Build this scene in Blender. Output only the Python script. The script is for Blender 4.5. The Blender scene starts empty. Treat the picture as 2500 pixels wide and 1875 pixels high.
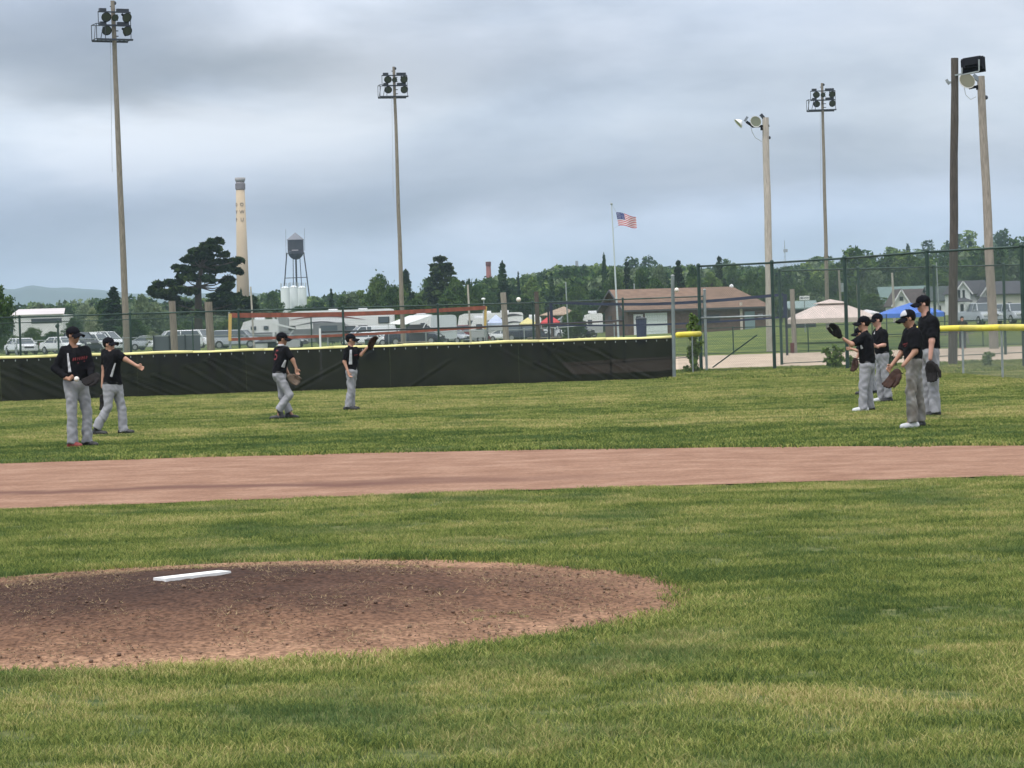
import bpy, math, random
import numpy as np
from mathutils import Vector, Matrix, Euler, noise as mnoise

random.seed(7); rng = np.random.default_rng(7)
scene = bpy.context.scene
COL = scene.collection
R = math.radians

# ------------------------------------------------------------------ camera
CAM_H = 1.4; FPX = 6000.0; W0, H0 = 2500.0, 1875.0
HORIZON_Y = 815.0; SLOPE = 0.030
ROLL = math.atan(SLOPE)
PITCH = math.atan((H0/2-HORIZON_Y)*math.cos(ROLL)/FPX)
FWD = Vector((0, math.cos(PITCH), -math.sin(PITCH)))
UPL = Vector((0, math.sin(PITCH), math.cos(PITCH)))
XL = Vector((1, 0, 0))
RIGHT = XL*math.cos(ROLL) - UPL*math.sin(ROLL)
UP = XL*math.sin(ROLL) + UPL*math.cos(ROLL)
cam_d = bpy.data.cameras.new('camera'); cam = bpy.data.objects.new('camera', cam_d); COL.objects.link(cam)
cam_d.sensor_width = 36; cam_d.lens = FPX/W0*36; cam_d.clip_start = 0.1; cam_d.clip_end = 20000
cam.matrix_world = Matrix(((RIGHT.x, UP.x, -FWD.x, 0), (RIGHT.y, UP.y, -FWD.y, 0), (RIGHT.z, UP.z, -FWD.z, CAM_H), (0, 0, 0, 1)))
scene.camera = cam

# ------------------------------------------------------------------ world, sun
SUN_EL, SUN_AZ = R(58), R(215)      # azimuth clockwise from +Y
world = bpy.data.worlds.new('World'); scene.world = world; world.use_nodes = True
wn = world.node_tree.nodes; wl = world.node_tree.links; wn.clear()
def N(tree_nodes, t, **kw):
    n = tree_nodes.new(t)
    for k, v in kw.items():
        if k == 'inp':
            for a, b in v.items(): n.inputs[a].default_value = b
        else: setattr(n, k, v)
    return n
tc = N(wn, 'ShaderNodeTexCoord')
sep = N(wn, 'ShaderNodeSeparateXYZ'); wl.new(tc.outputs['Generated'], sep.inputs[0])
mp = N(wn, 'ShaderNodeMapping'); mp.inputs['Scale'].default_value = (8, 8, 26); mp.inputs['Location'].default_value = (5.7, 0.3, 8.1)
wl.new(tc.outputs['Generated'], mp.inputs[0])
n1 = N(wn, 'ShaderNodeTexNoise', inp={'Scale': 1.0, 'Detail': 6.0, 'Roughness': 0.52, 'Distortion': 0.2}); wl.new(mp.outputs[0], n1.inputs['Vector'])
mp2 = N(wn, 'ShaderNodeMapping'); mp2.inputs['Scale'].default_value = (3.4, 3.4, 9); mp2.inputs['Location'].default_value = (0.4, 5.3, 2.2)
wl.new(tc.outputs['Generated'], mp2.inputs[0])
n2 = N(wn, 'ShaderNodeTexNoise', inp={'Scale': 1.0, 'Detail': 2.0, 'Roughness': 0.4, 'Distortion': 0.1}); wl.new(mp2.outputs[0], n2.inputs['Vector'])
# colour of the overcast by elevation: brighter towards the zenith, blue-grey band of thicker cloud low down
cr = N(wn, 'ShaderNodeValToRGB')
e = cr.color_ramp.elements
e[0].position = 0.0; e[0].color = (5.2, 5.95, 7.1, 1)
e[1].position = 1.0; e[1].color = (19.5, 19.8, 20.4, 1)
for p, c in [(0.030, (4.25, 5.0, 6.6)), (0.055, (4.15, 4.8, 6.25)), (0.085, (5.85, 6.45, 7.5)), (0.14, (6.5, 7.0, 8.0)), (0.4, (11.5, 12.0, 12.9))]:
    q = e.new(p); q.color = (*c, 1)
wl.new(sep.outputs['Z'], cr.inputs[0])
def ramp(nodes, src, links, stops):
    r_ = N(nodes, 'ShaderNodeValToRGB'); el = r_.color_ramp.elements
    el[0].position = stops[0][0]; el[0].color = (*stops[0][1], 1); el[1].position = stops[-1][0]; el[1].color = (*stops[-1][1], 1)
    for p, c in stops[1:-1]:
        q = el.new(p); q.color = (*c, 1)
    if src is not None: links.new(src, r_.inputs[0])
    return r_
r1 = ramp(wn, n1.outputs['Fac'], wl, [(0.32, (0.74, 0.77, 0.81)), (0.48, (0.97, 0.98, 0.98)), (0.64, (1.19, 1.16, 1.12))])
r2 = ramp(wn, n2.outputs['Fac'], wl, [(0.36, (0.86, 0.89, 0.94)), (0.5, (1.0, 1.0, 1.0)), (0.64, (1.12, 1.09, 1.05))])
m1 = N(wn, 'ShaderNodeMix', data_type='RGBA', blend_type='MULTIPLY'); m1.inputs['Factor'].default_value = 1
wl.new(cr.outputs[0], m1.inputs['A']); wl.new(r1.outputs[0], m1.inputs['B'])
m2 = N(wn, 'ShaderNodeMix', data_type='RGBA', blend_type='MULTIPLY'); m2.inputs['Factor'].default_value = 1
wl.new(m1.outputs['Result'], m2.inputs['A']); wl.new(r2.outputs[0], m2.inputs['B'])
# individual cloud masses: (direction x/y, elevation, half widths, gain)
CL = [(-0.185, 0.122, 0.085, 0.020, -0.26), (-0.115, 0.110, 0.06, 0.012, -0.14), (-0.015, 0.112, 0.075, 0.014, -0.22), (-0.17, 0.083, 0.09, 0.018, 0.22), (-0.05, 0.135, 0.05, 0.012, 0.16), (0.08, 0.125, 0.09, 0.016, 0.14),
      (-0.12, 0.048, 0.11, 0.014, -0.10), (0.03, 0.082, 0.10, 0.012, 0.10), (0.10, 0.070, 0.11, 0.011, -0.12), (0.06, 0.036, 0.10, 0.012, 0.20), (0.17, 0.045, 0.08, 0.012, 0.24), (-0.03, 0.052, 0.06, 0.008, -0.10), (0.30, 0.10, .1, .02, .15), (-0.32, 0.10, .1, .02, .15), (0.02, 0.20, .2, .03, -.12)]
acc = None
wv = N(wn, 'ShaderNodeVectorMath', operation='SUBTRACT'); wl.new(n1.outputs['Color'], wv.inputs[0]); wv.inputs[1].default_value = (0.5, 0.5, 0.5)
wsc = N(wn, 'ShaderNodeVectorMath', operation='MULTIPLY'); wl.new(wv.outputs[0], wsc.inputs[0]); wsc.inputs[1].default_value = (0.16, 0.0, 0.055)
wad = N(wn, 'ShaderNodeVectorMath', operation='ADD'); wl.new(wsc.outputs[0], wad.inputs[0]); wl.new(tc.outputs['Generated'], wad.inputs[1])
for (cx_, cz_, wx_, wz_, gn_) in CL:
    c_ = Vector((cx_, 1.0, cz_)).normalized()
    q1 = N(wn, 'ShaderNodeVectorMath', operation='SUBTRACT'); wl.new(wad.outputs[0], q1.inputs[0]); q1.inputs[1].default_value = c_
    q2 = N(wn, 'ShaderNodeVectorMath', operation='DIVIDE'); wl.new(q1.outputs[0], q2.inputs[0]); q2.inputs[1].default_value = (wx_, 0.3, wz_)
    q3 = N(wn, 'ShaderNodeVectorMath', operation='LENGTH'); wl.new(q2.outputs[0], q3.inputs[0])
    q4 = N(wn, 'ShaderNodeMapRange', interpolation_type='SMOOTHERSTEP', inp={'From Min': 0.0, 'From Max': 1.9, 'To Min': gn_, 'To Max': 0.0}); wl.new(q3.outputs['Value'], q4.inputs['Value'])
    if acc is None: acc = q4.outputs[0]
    else:
        q5 = N(wn, 'ShaderNodeMath', operation='ADD'); wl.new(acc, q5.inputs[0]); wl.new(q4.outputs[0], q5.inputs[1]); acc = q5.outputs[0]
q6 = N(wn, 'ShaderNodeMath', operation='ADD', inp={1: 1.0}); wl.new(acc, q6.inputs[0])
m2b = N(wn, 'ShaderNodeVectorMath', operation='SCALE'); wl.new(m2.outputs['Result'], m2b.inputs[0]); wl.new(q6.outputs[0], m2b.inputs['Scale'])
sky = N(wn, 'ShaderNodeTexSky'); sky.sky_type = 'NISHITA'; sky.sun_disc = False; sky.sun_elevation = SUN_EL; sky.sun_rotation = SUN_AZ
sky.air_density = 1.0; sky.dust_density = 2.0
m3 = N(wn, 'ShaderNodeMix', data_type='RGBA', blend_type='MIX'); m3.inputs['Factor'].default_value = 0.9
wl.new(sky.outputs[0], m3.inputs['A']); wl.new(m2b.outputs[0], m3.inputs['B'])
bg = N(wn, 'ShaderNodeBackground'); bg.inputs['Strength'].default_value = 0.092
wl.new(m3.outputs['Result'], bg.inputs['Color'])
wo = N(wn, 'ShaderNodeOutputWorld'); wl.new(bg.outputs[0], wo.inputs['Surface'])

sd = bpy.data.lights.new('sun', 'SUN'); sd.energy = 1.5; sd.angle = R(16); sd.color = (1.0, 0.97, 0.92)
sun = bpy.data.objects.new('sun', sd); COL.objects.link(sun)
sdir = Vector((math.sin(SUN_AZ)*math.cos(SUN_EL), math.cos(SUN_AZ)*math.cos(SUN_EL), math.sin(SUN_EL)))
sun.rotation_euler = sdir.to_track_quat('Z', 'Y').to_euler()
vs = scene.view_settings; vs.view_transform = 'Standard'; vs.look = 'None'; vs.gamma = 1; vs.exposure = 0.18; vs.use_curve_mapping = False
cy = scene.cycles
cy.max_bounces = 6; cy.diffuse_bounces = 3; cy.glossy_bounces = 2; cy.transmission_bounces = 4; cy.transparent_max_bounces = 24; cy.volume_bounces = 1
cy.use_denoising = True; cy.caustics_reflective = False; cy.caustics_refractive = False

# ------------------------------------------------------------------ helpers: picture <-> place
def ray(px, py):
    return FWD + RIGHT*((px-W0/2)/FPX) + UP*((H0/2-py)/FPX)
def at(px, py, D):
    r_ = ray(px, py); t = D/r_.y
    return Vector((0, 0, CAM_H)) + r_*t
def gnd(px, py, z=0.0):
    r_ = ray(px, py); t = (z-CAM_H)/r_.z
    return Vector((0, 0, CAM_H)) + r_*t
def on_plane(px, py, P0, n):
    r_ = ray(px, py); o = Vector((0, 0, CAM_H)); t = (P0-o).dot(n)/r_.dot(n)
    return o + r_*t
def sst(a, b, x):
    t = min(1, max(0, (x-a)/(b-a))); return t*t*(3-2*t)

MC = Vector((-1.62, 13.03)); MR = 2.50       # pitching mound, centre and radius
def hgt(x, y):
    if y < 70: return 0.0
    u = x/max(y, 1)
    pl = 0.87-0.29*sst(-0.13, -0.05, u)+0.37*sst(0.02, 0.06, u)
    z = pl*min(1, max(0, (y-80)/70.0))
    z += 1.15*sst(200, 300, y)*sst(0.08, 0.13, u)
    if y > 380:
        Hh = np.interp(u, [-0.02, 0.003, 0.02, 0.05, 0.10, 0.14, 0.17, 0.21, 0.3], [0, 4, 13, 14, 12, 13, 18, 24, 30])
        z += Hh*sst(380, 900, y)
    return z

# ------------------------------------------------------------------ materials
MATS = {}
def mat(name, col, rough=0.8, metal=0.0, var=0.0, vscale=3.0, bump=0.0, bscale=20.0, spec=None, stops=None, coord='Object', vdist=0.0, stretch=None, detail=4.0):
    if name in MATS: return MATS[name]
    m = bpy.data.materials.new(name); m.use_nodes = True; nt = m.node_tree; ns = nt.nodes; ls = nt.links
    b = ns['Principled BSDF']; b.inputs['Base Color'].default_value = (*col, 1); b.inputs['Roughness'].default_value = rough; b.inputs['Metallic'].default_value = metal
    if spec is not None: b.inputs['Specular IOR Level'].default_value = spec
    if var or bump:
        t = ns.new('ShaderNodeTexCoord'); src = t.outputs[coord]
        if coord == 'World':
            pass
        if stretch:
            mpn = ns.new('ShaderNodeMapping'); mpn.inputs['Scale'].default_value = stretch; ls.new(src, mpn.inputs[0]); src = mpn.outputs[0]
    if var:
        n = ns.new('ShaderNodeTexNoise'); n.inputs['Scale'].default_value = vscale; n.inputs['Detail'].default_value = detail; n.inputs['Distortion'].default_value = vdist; ls.new(src, n.inputs['Vector'])
        if stops is None:
            lo = tuple(c*(1-var) for c in col); hi = tuple(min(1, c*(1+var)) for c in col); stops = [(0.3, lo), (0.7, hi)]
        rr = ramp(ns, n.outputs['Fac'], ls, stops); ls.new(rr.outputs[0], b.inputs['Base Color'])
    if bump:
        n = ns.new('ShaderNodeTexNoise'); n.inputs['Scale'].default_value = bscale; n.inputs['Detail'].default_value = 5; ls.new(src, n.inputs['Vector'])
        bp = ns.new('ShaderNodeBump'); bp.inputs['Strength'].default_value = bump; bp.inputs['Distance'].default_value = 0.02; ls.new(n.outputs['Fac'], bp.inputs['Height']); ls.new(bp.outputs[0], b.inputs['Normal'])
    MATS[name] = m; return m

def leafmat(name, a, b_, c, scale=0.35, trans=0.25):
    """foliage: a dark, b mid, c light; varies with place and from leaf cluster to leaf cluster"""
    m = bpy.data.materials.new(name); m.use_nodes = True; nt = m.node_tree; ns = nt.nodes; ls = nt.links; ns.clear()
    g = ns.new('ShaderNodeNewGeometry'); n = ns.new('ShaderNodeTexNoise'); n.inputs['Scale'].default_value = scale; n.inputs['Detail'].default_value = 3
    ls.new(g.outputs['Position'], n.inputs['Vector'])
    oi = ns.new('ShaderNodeObjectInfo')
    ad = N(ns, 'ShaderNodeMath', operation='MULTIPLY_ADD', inp={1: 0.22, 2: -0.11}); ls.new(g.outputs['Random Per Island'], ad.inputs[0])
    ad1 = N(ns, 'ShaderNodeMath', operation='MULTIPLY_ADD', inp={1: 0.2, 2: -0.1}); ls.new(oi.outputs['Random'], ad1.inputs[0])
    s = N(ns, 'ShaderNodeMath', operation='ADD'); ls.new(n.outputs['Fac'], s.inputs[0]); ls.new(ad.outputs[0], s.inputs[1])
    s2 = N(ns, 'ShaderNodeMath', operation='ADD'); ls.new(s.outputs[0], s2.inputs[0]); ls.new(ad1.outputs[0], s2.inputs[1])
    rr = ramp(ns, s2.outputs[0], ls, [(0.28, a), (0.5, b_), (0.74, c)])
    d = ns.new('ShaderNodeBsdfDiffuse'); t = ns.new('ShaderNodeBsdfTranslucent'); mx = ns.new('ShaderNodeMixShader'); mx.inputs[0].default_value = trans
    ls.new(rr.outputs[0], d.inputs['Color']); ls.new(rr.outputs[0], t.inputs['Color']); ls.new(d.outputs[0], mx.inputs[1]); ls.new(t.outputs[0], mx.inputs[2])
    o = ns.new('ShaderNodeOutputMaterial'); ls.new(mx.outputs[0], o.inputs['Surface'])
    MATS[name] = m; return m

# ------------------------------------------------------------------ mesh building
def wloc(o):
    v = Vector((0, 0, 0))
    while o is not None:
        v += o.location; o = o.parent
    return v
def tag(o, label=None, cat=None, group=None, kind=None):
    if label: o['label'] = label
    if cat: o['category'] = cat
    if group: o['group'] = group
    if kind: o['kind'] = kind
    return o
def thing(name, label, cat, loc=(0, 0, 0), group=None):
    o = bpy.data.objects.new(name, None); COL.objects.link(o); o.location = loc; o.empty_display_size = 0.2
    return tag(o, label, cat, group)
def mesh_obj(name, V, F, m, parent=None, smooth=False):
    V = np.asarray(V, dtype=np.float64)
    if parent is not None:
        w = wloc(parent); V = V - np.array([w.x, w.y, w.z])
    me = bpy.data.meshes.new(name); me.from_pydata(V.tolist(), [], F if isinstance(F, list) else F.tolist())
    if isinstance(m, (list, tuple)):
        for q in m: me.materials.append(q)
    elif m: me.materials.append(m)
    if smooth: me.polygons.foreach_set('use_smooth', [True]*len(me.polygons))
    me.update()
    o = bpy.data.objects.new(name, me); COL.objects.link(o); o.parent = parent
    return o
class MB:
    def __init__(s): s.V = []; s.F = []
    def add(s, V, F):
        k = len(s.V); s.V += [tuple(v) for v in V]; s.F += [tuple(i+k for i in f) for f in F]; return s
    def box(s, c, sz, rz=0.0, M=None):
        hx, hy, hz = sz[0]/2, sz[1]/2, sz[2]/2
        P = [Vector((x*hx, y*hy, z*hz)) for z in (-1, 1) for y in (-1, 1) for x in (-1, 1)]
        if M is None: M = Matrix.Rotation(rz, 3, 'Z')
        P = [M @ p + Vector(c) for p in P]
        return s.add(P, [(0, 2, 3, 1), (4, 5, 7, 6), (0, 1, 5, 4), (2, 6, 7, 3), (0, 4, 6, 2), (1, 3, 7, 5)])
    def bar(s, a, b, w, h=None, up=Vector((0, 0, 1))):
        a = Vector(a); b = Vector(b); h = h or w; d = (b-a); L = d.length; d.normalize()
        if abs(d.dot(up)) > .98: up = Vector((0, 1, 0))
        x = d.cross(up).normalized(); z = x.cross(d)
        M = Matrix((x, d, z)).transposed()
        return s.box((a+b)/2, (w, L, h), M=M)
    def tube(s, a, b, r0, r1=None, n=8, caps=True):
        a = Vector(a); b = Vector(b); r1 = r0 if r1 is None else r1; d = (b-a).normalized()
        x = d.orthogonal().normalized(); y = d.cross(x); V = []
        for p, r_ in ((a, r0), (b, r1)):
            for i in range(n):
                t = 2*math.pi*i/n; V.append(p + x*(r_*math.cos(t)) + y*(r_*math.sin(t)))
        F = [(i, (i+1) % n, n+(i+1) % n, n+i) for i in range(n)]
        if caps: F += [tuple(range(n-1, -1, -1)), tuple(range(n, 2*n))]
        return s.add(V, F)
    def path(s, pts, rs, n=6):
        pts = [Vector(p) for p in pts]; V = []; F = []
        if not isinstance(rs, (list, tuple)): rs = [rs]*len(pts)
        x = None
        for i, p in enumerate(pts):
            d = (pts[min(i+1, len(pts)-1)]-pts[max(i-1, 0)]).normalized()
            x = d.orthogonal().normalized() if x is None else (x-d*x.dot(d)).normalized()
            y = d.cross(x)
            for k in range(n):
                t = 2*math.pi*k/n; V.append(p+x*(rs[i]*math.cos(t))+y*(rs[i]*math.sin(t)))
        for i in range(len(pts)-1):
            for k in range(n): F.append((i*n+k, i*n+(k+1) % n, (i+1)*n+(k+1) % n, (i+1)*n+k))
        F.append(tuple(range(n-1, -1, -1))); F.append(tuple((len(pts)-1)*n+k for k in range(n)))
        return s.add(V, F)
    def lathe(s, c, prof, n=16, axis=None):
        """prof: (radius, height) from bottom up, about axis"""
        c = Vector(c); axis = (axis or Vector((0, 0, 1))).normalized(); x = axis.orthogonal().normalized(); y = axis.cross(x); V = []; F = []
        for r_, h in prof:
            for k in range(n):
                t = 2*math.pi*k/n; V.append(c+axis*h+x*(r_*math.cos(t))+y*(r_*math.sin(t)))
        for i in range(len(prof)-1):
            for k in range(n): F.append((i*n+k, i*n+(k+1) % n, (i+1)*n+(k+1) % n, (i+1)*n+k))
        F.append(tuple(range(n-1, -1, -1))); F.append(tuple((len(prof)-1)*n+k for k in range(n)))
        return s.add(V, F)
    def poly(s, pts, off):
        """closed outline given thickness along off"""
        n = len(pts); off = Vector(off); V = [Vector(p) for p in pts]+[Vector(p)+off for p in pts]
        F = [tuple(range(n)), tuple(range(2*n-1, n-1, -1))]+[(i, n+i, n+(i+1) % n, (i+1) % n) for i in range(n)]
        return s.add(V, F)
    def ball(s, c, r_, n=10, sq=(1, 1, 1)):
        c = Vector(c); V = []; F = []; m_ = n//2+1
        for i in range(m_+1):
            ph = math.pi*i/m_
            for k in range(n):
                t = 2*math.pi*k/n; V.append(c+Vector((r_*sq[0]*math.sin(ph)*math.cos(t), r_*sq[1]*math.sin(ph)*math.sin(t), r_*sq[2]*math.cos(ph))))
        for i in range(m_):
            for k in range(n): F.append((i*n+k, (i+1)*n+k, (i+1)*n+(k+1) % n, i*n+(k+1) % n))
        return s.add(V, F)
    def build(s, name, m, parent=None, smooth=False):
        return mesh_obj(name, s.V, s.F, m, parent, smooth)
def dup(root, loc, rz=0.0, sc=None, label=None, group=None, cat=None, mats=None):
    """copy of a thing with its parts and sub-parts; mats: {part name: material}"""
    def cp(o, parent):
        c = o.copy(); COL.objects.link(c); c.parent = parent
        nm = o.name.split('.')[0]
        if mats and o.type == 'MESH' and nm in mats:
            c.data = o.data.copy(); c.data.materials.clear(); c.data.materials.append(mats[nm])
        for ch in list(o.children): cp(ch, c)
        return c
    r_ = cp(root, None); r_.location = loc; r_.rotation_euler = (0, 0, rz)
    if sc is not None: r_.scale = sc if hasattr(sc, '__len__') else (sc, sc, sc)
    tag(r_, label, cat, group)
    return r_
def drop(root):
    for ch in list(root.children): drop(ch)
    bpy.data.objects.remove(root)
def pts_instances(name, P, protos, scl, label=None, m=None, seed=0):
    """one 'stuff' object: small prototypes instanced on points (grass tufts, clods, far wood)"""
    coll = bpy.data.collections.new(name+'_kit')
    for o in protos:
        for c in list(o.users_collection): c.objects.unlink(o)
        coll.objects.link(o)
    me = bpy.data.meshes.new(name); me.from_pydata(P.tolist(), [], [])
    a = me.attributes.new('s', 'FLOAT', 'POINT'); a.data.foreach_set('value', np.asarray(scl, dtype=np.float32))
    o = bpy.data.objects.new(name, me); COL.objects.link(o)
    ng = bpy.data.node_groups.new(name, 'GeometryNodeTree')
    ng.interface.new_socket('Geometry', in_out='INPUT', socket_type='NodeSocketGeometry'); ng.interface.new_socket('Geometry', in_out='OUTPUT', socket_type='NodeSocketGeometry')
    gi = ng.nodes.new('NodeGroupInput'); go = ng.nodes.new('NodeGroupOutput')
    ip = ng.nodes.new('GeometryNodeInstanceOnPoints'); ci = ng.nodes.new('GeometryNodeCollectionInfo'); ci.inputs['Collection'].default_value = coll
    ci.inputs['Separate Children'].default_value = True; ci.inputs['Reset Children'].default_value = True
    ip.inputs['Pick Instance'].default_value = True
    rv = ng.nodes.new('FunctionNodeRandomValue'); rv.data_type = 'FLOAT_VECTOR'; rv.inputs[0].default_value = (0, 0, 0); rv.inputs[1].default_value = (0, 0, 6.283); rv.inputs['Seed'].default_value = seed
    ri = ng.nodes.new('FunctionNodeRandomValue'); ri.data_type = 'INT'
    ri.inputs[4].default_value = 0; ri.inputs[5].default_value = len(protos)-1; ri.inputs['Seed'].default_value = seed+3
    na = ng.nodes.new('GeometryNodeInputNamedAttribute'); na.data_type = 'FLOAT'; na.inputs['Name'].default_value = 's'
    L = ng.links
    L.new(gi.outputs[0], ip.inputs['Points']); L.new(ci.outputs[0], ip.inputs['Instance']); L.new(rv.outputs[0], ip.inputs['Rotation'])
    L.new(ri.outputs[2], ip.inputs['Instance Index']); L.new(na.outputs[0], ip.inputs['Scale']); L.new(ip.outputs[0], go.inputs[0])
    md = o.modifiers.new('scatter', 'NODES'); md.node_group = ng
    tag(o, label, None, None, 'stuff')
    return o
# ================================================================== GROUND
def fbm(x, y, s, o=4, seed=0.0):
    return mnoise.fractal(Vector((x*s, y*s, seed)), 1.0, 2.0, o)
grass_c = mat('lawn_soil', (0.10, 0.125, 0.045), 1.0)
def make_lawn_mat():
    m = MATS['lawn_soil']; ns = m.node_tree.nodes; ls = m.node_tree.links; b = ns['Principled BSDF']; b.inputs['Specular IOR Level'].default_value = 0.1
    g = ns.new('ShaderNodeNewGeometry')
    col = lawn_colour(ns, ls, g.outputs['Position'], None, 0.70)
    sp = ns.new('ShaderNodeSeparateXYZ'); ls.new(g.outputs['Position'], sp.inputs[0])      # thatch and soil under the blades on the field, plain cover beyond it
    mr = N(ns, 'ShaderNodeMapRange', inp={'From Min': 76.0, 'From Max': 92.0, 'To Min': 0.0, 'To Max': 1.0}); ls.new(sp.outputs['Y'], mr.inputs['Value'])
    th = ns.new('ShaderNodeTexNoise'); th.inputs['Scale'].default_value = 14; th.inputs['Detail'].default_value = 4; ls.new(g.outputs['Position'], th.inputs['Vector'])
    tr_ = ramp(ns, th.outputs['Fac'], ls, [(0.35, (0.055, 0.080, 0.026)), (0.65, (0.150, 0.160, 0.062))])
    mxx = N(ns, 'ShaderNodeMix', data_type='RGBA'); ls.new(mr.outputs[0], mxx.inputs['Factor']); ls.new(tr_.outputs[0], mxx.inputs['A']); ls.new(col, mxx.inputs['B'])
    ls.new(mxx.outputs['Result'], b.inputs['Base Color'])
    n = ns.new('ShaderNodeTexNoise'); n.inputs['Scale'].default_value = 9; n.inputs['Detail'].default_value = 6; ls.new(g.outputs['Position'], n.inputs['Vector'])
    bp = ns.new('ShaderNodeBump'); bp.inputs['Strength'].default_value = 0.5; bp.inputs['Distance'].default_value = 0.05; ls.new(n.outputs['Fac'], bp.inputs['Height']); ls.new(bp.outputs[0], b.inputs['Normal'])
def lawn_colour(ns, ls, pos, isl, dark=1.0):
    """patchy lawn: lush green, yellow-green and dry straw patches, in world metres"""
    mp_ = ns.new('ShaderNodeMapping'); mp_.inputs['Scale'].default_value = (0.8, 1.15, 1); ls.new(pos, mp_.inputs[0])
    a = ns.new('ShaderNodeTexNoise'); a.inputs['Scale'].default_value = 1.1; a.inputs['Detail'].default_value = 6; a.inputs['Roughness'].default_value = 0.70; a.inputs['Distortion'].default_value = 0.5; ls.new(mp_.outputs[0], a.inputs['Vector'])
    mq = ns.new('ShaderNodeMapping'); mq.inputs['Scale'].default_value = (0.05, 0.16, 1); mq.inputs['Rotation'].default_value = (0, 0, R(-3)); ls.new(pos, mq.inputs[0])
    bnd = ns.new('ShaderNodeTexNoise'); bnd.inputs['Scale'].default_value = 1.0; bnd.inputs['Detail'].default_value = 3; ls.new(mq.outputs[0], bnd.inputs['Vector'])
    s = N(ns, 'ShaderNodeMath', operation='MULTIPLY_ADD', inp={1: 0.92}); ls.new(a.outputs['Fac'], s.inputs[0])
    h = N(ns, 'ShaderNodeMath', operation='MULTIPLY_ADD', inp={1: 0.38, 2: -0.165}); ls.new(bnd.outputs['Fac'], h.inputs[0]); ls.new(h.outputs[0], s.inputs[2])
    # mowing and drought bands that follow the infield arc
    sp = ns.new('ShaderNodeSeparateXYZ'); ls.new(pos, sp.inputs[0])
    wob = N(ns, 'ShaderNodeMath', operation='MULTIPLY_ADD', inp={1: 7.0}); ls.new(bnd.outputs['Fac'], wob.inputs[0]); ls.new(sp.outputs['Y'], wob.inputs[2])
    mr0 = N(ns, 'ShaderNodeMapRange', inp={'From Min': 13.5, 'From Max': 83.5, 'To Min': 0.0, 'To Max': 1.0}); ls.new(wob.outputs[0], mr0.inputs['Value'])
    bs = [(10, .50), (15, .475), (19.5, .49), (21.5, .58), (24, .58), (28.5, .40), (33.5, .38), (36, .60), (39.5, .60), (42, .43), (46, .48), (50, .575), (58, .60), (68, .54), (78, .44)]
    bb_ = ramp(ns, mr0.outputs[0], ls, [((y_-10)/70, (v_, v_, v_)) for y_, v_ in bs])
    mr = N(ns, 'ShaderNodeMath', operation='MULTIPLY_ADD', inp={1: 0.52, 2: -0.255}); ls.new(bb_.outputs[0], mr.inputs[0])
    s1 = N(ns, 'ShaderNodeMath', operation='ADD'); ls.new(s.outputs[0], s1.inputs[0]); ls.new(mr.outputs[0], s1.inputs[1])
    src = s1.outputs[0]
    if isl is not None:
        k = N(ns, 'ShaderNodeMath', operation='MULTIPLY_ADD', inp={1: 0.32, 2: -0.16}); ls.new(isl, k.inputs[0])
        s2 = N(ns, 'ShaderNodeMath', operation='ADD'); ls.new(src, s2.inputs[0]); ls.new(k.outputs[0], s2.inputs[1]); src = s2.outputs[0]
    st = [(0.28, (0.056, 0.100, 0.036)), (0.40, (0.105, 0.155, 0.047)), (0.49, (0.200, 0.245, 0.065)), (0.58, (0.305, 0.345, 0.098)), (0.71, (0.54, 0.45, 0.21))]
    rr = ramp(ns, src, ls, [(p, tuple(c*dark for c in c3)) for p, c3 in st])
    # blue-green clover patches
    cl = ns.new('ShaderNodeTexNoise'); cl.inputs['Scale'].default_value = 0.75; cl.inputs['Detail'].default_value = 4; ls.new(pos, cl.inputs['Vector'])
    cf = ramp(ns, cl.outputs['Fac'], ls, [(0.52, (0, 0, 0)), (0.72, (.75, .75, .75))])
    mx = N(ns, 'ShaderNodeMix', data_type='RGBA'); ls.new(cf.outputs[0], mx.inputs['Factor']); ls.new(rr.outputs[0], mx.inputs['A']); mx.inputs['B'].default_value = (0.085*dark, 0.145*dark, 0.060*dark, 1)
    return mx.outputs['Result']
make_lawn_mat()

# ground sheet: finer rows near, coarse far, reaches past the hills
ys = np.concatenate([np.linspace(-40, 70, 12), np.linspace(75, 160, 30), np.geomspace(165, 1000, 50), np.geomspace(1050, 12000, 24)])
V = []; F = []
nu = 90
for j, y in enumerate(ys):
    half = max(60, abs(y)*0.55+40)
    for i in range(nu+1):
        x = (i/nu*2-1)*half
        V.append((x, y, hgt(x, y)))
for j in range(len(ys)-1):
    for i in range(nu):
        a = j*(nu+1)+i; F.append((a, a+1, a+nu+2, a+nu+1))
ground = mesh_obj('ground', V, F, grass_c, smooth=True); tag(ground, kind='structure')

# infield dirt band: arcs read off the picture, carried on beyond its edges
far_px = [(0, 1136), (300, 1122), (800, 1110), (1250, 1102.5), (1815, 1095), (2500, 1090)]
near_px = [(0, 1248), (340, 1230), (678, 1218), (1250, 1205), (1815, 1182), (2500, 1165)]
fp = [gnd(*p) for p in far_px]; npx = [gnd(*p) for p in near_px]
cf = np.polyfit([p.x for p in fp], [p.y for p in fp], 2); cn = np.polyfit([p.x for p in npx], [p.y for p in npx], 2)
def y_far(x): return float(np.polyval(cf, x)) + 0.10*mnoise.noise(Vector((x*0.9, 3.1, 0))) + 0.05*mnoise.noise(Vector((x*4, 9.1, 0)))
def y_near(x): return float(np.polyval(cn, x)) + 0.10*mnoise.noise(Vector((x*1.1, 7.7, 0))) + 0.05*mnoise.noise(Vector((x*4, 2.2, 0)))
V = []; F = []; nx, ny = 150, 24
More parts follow.
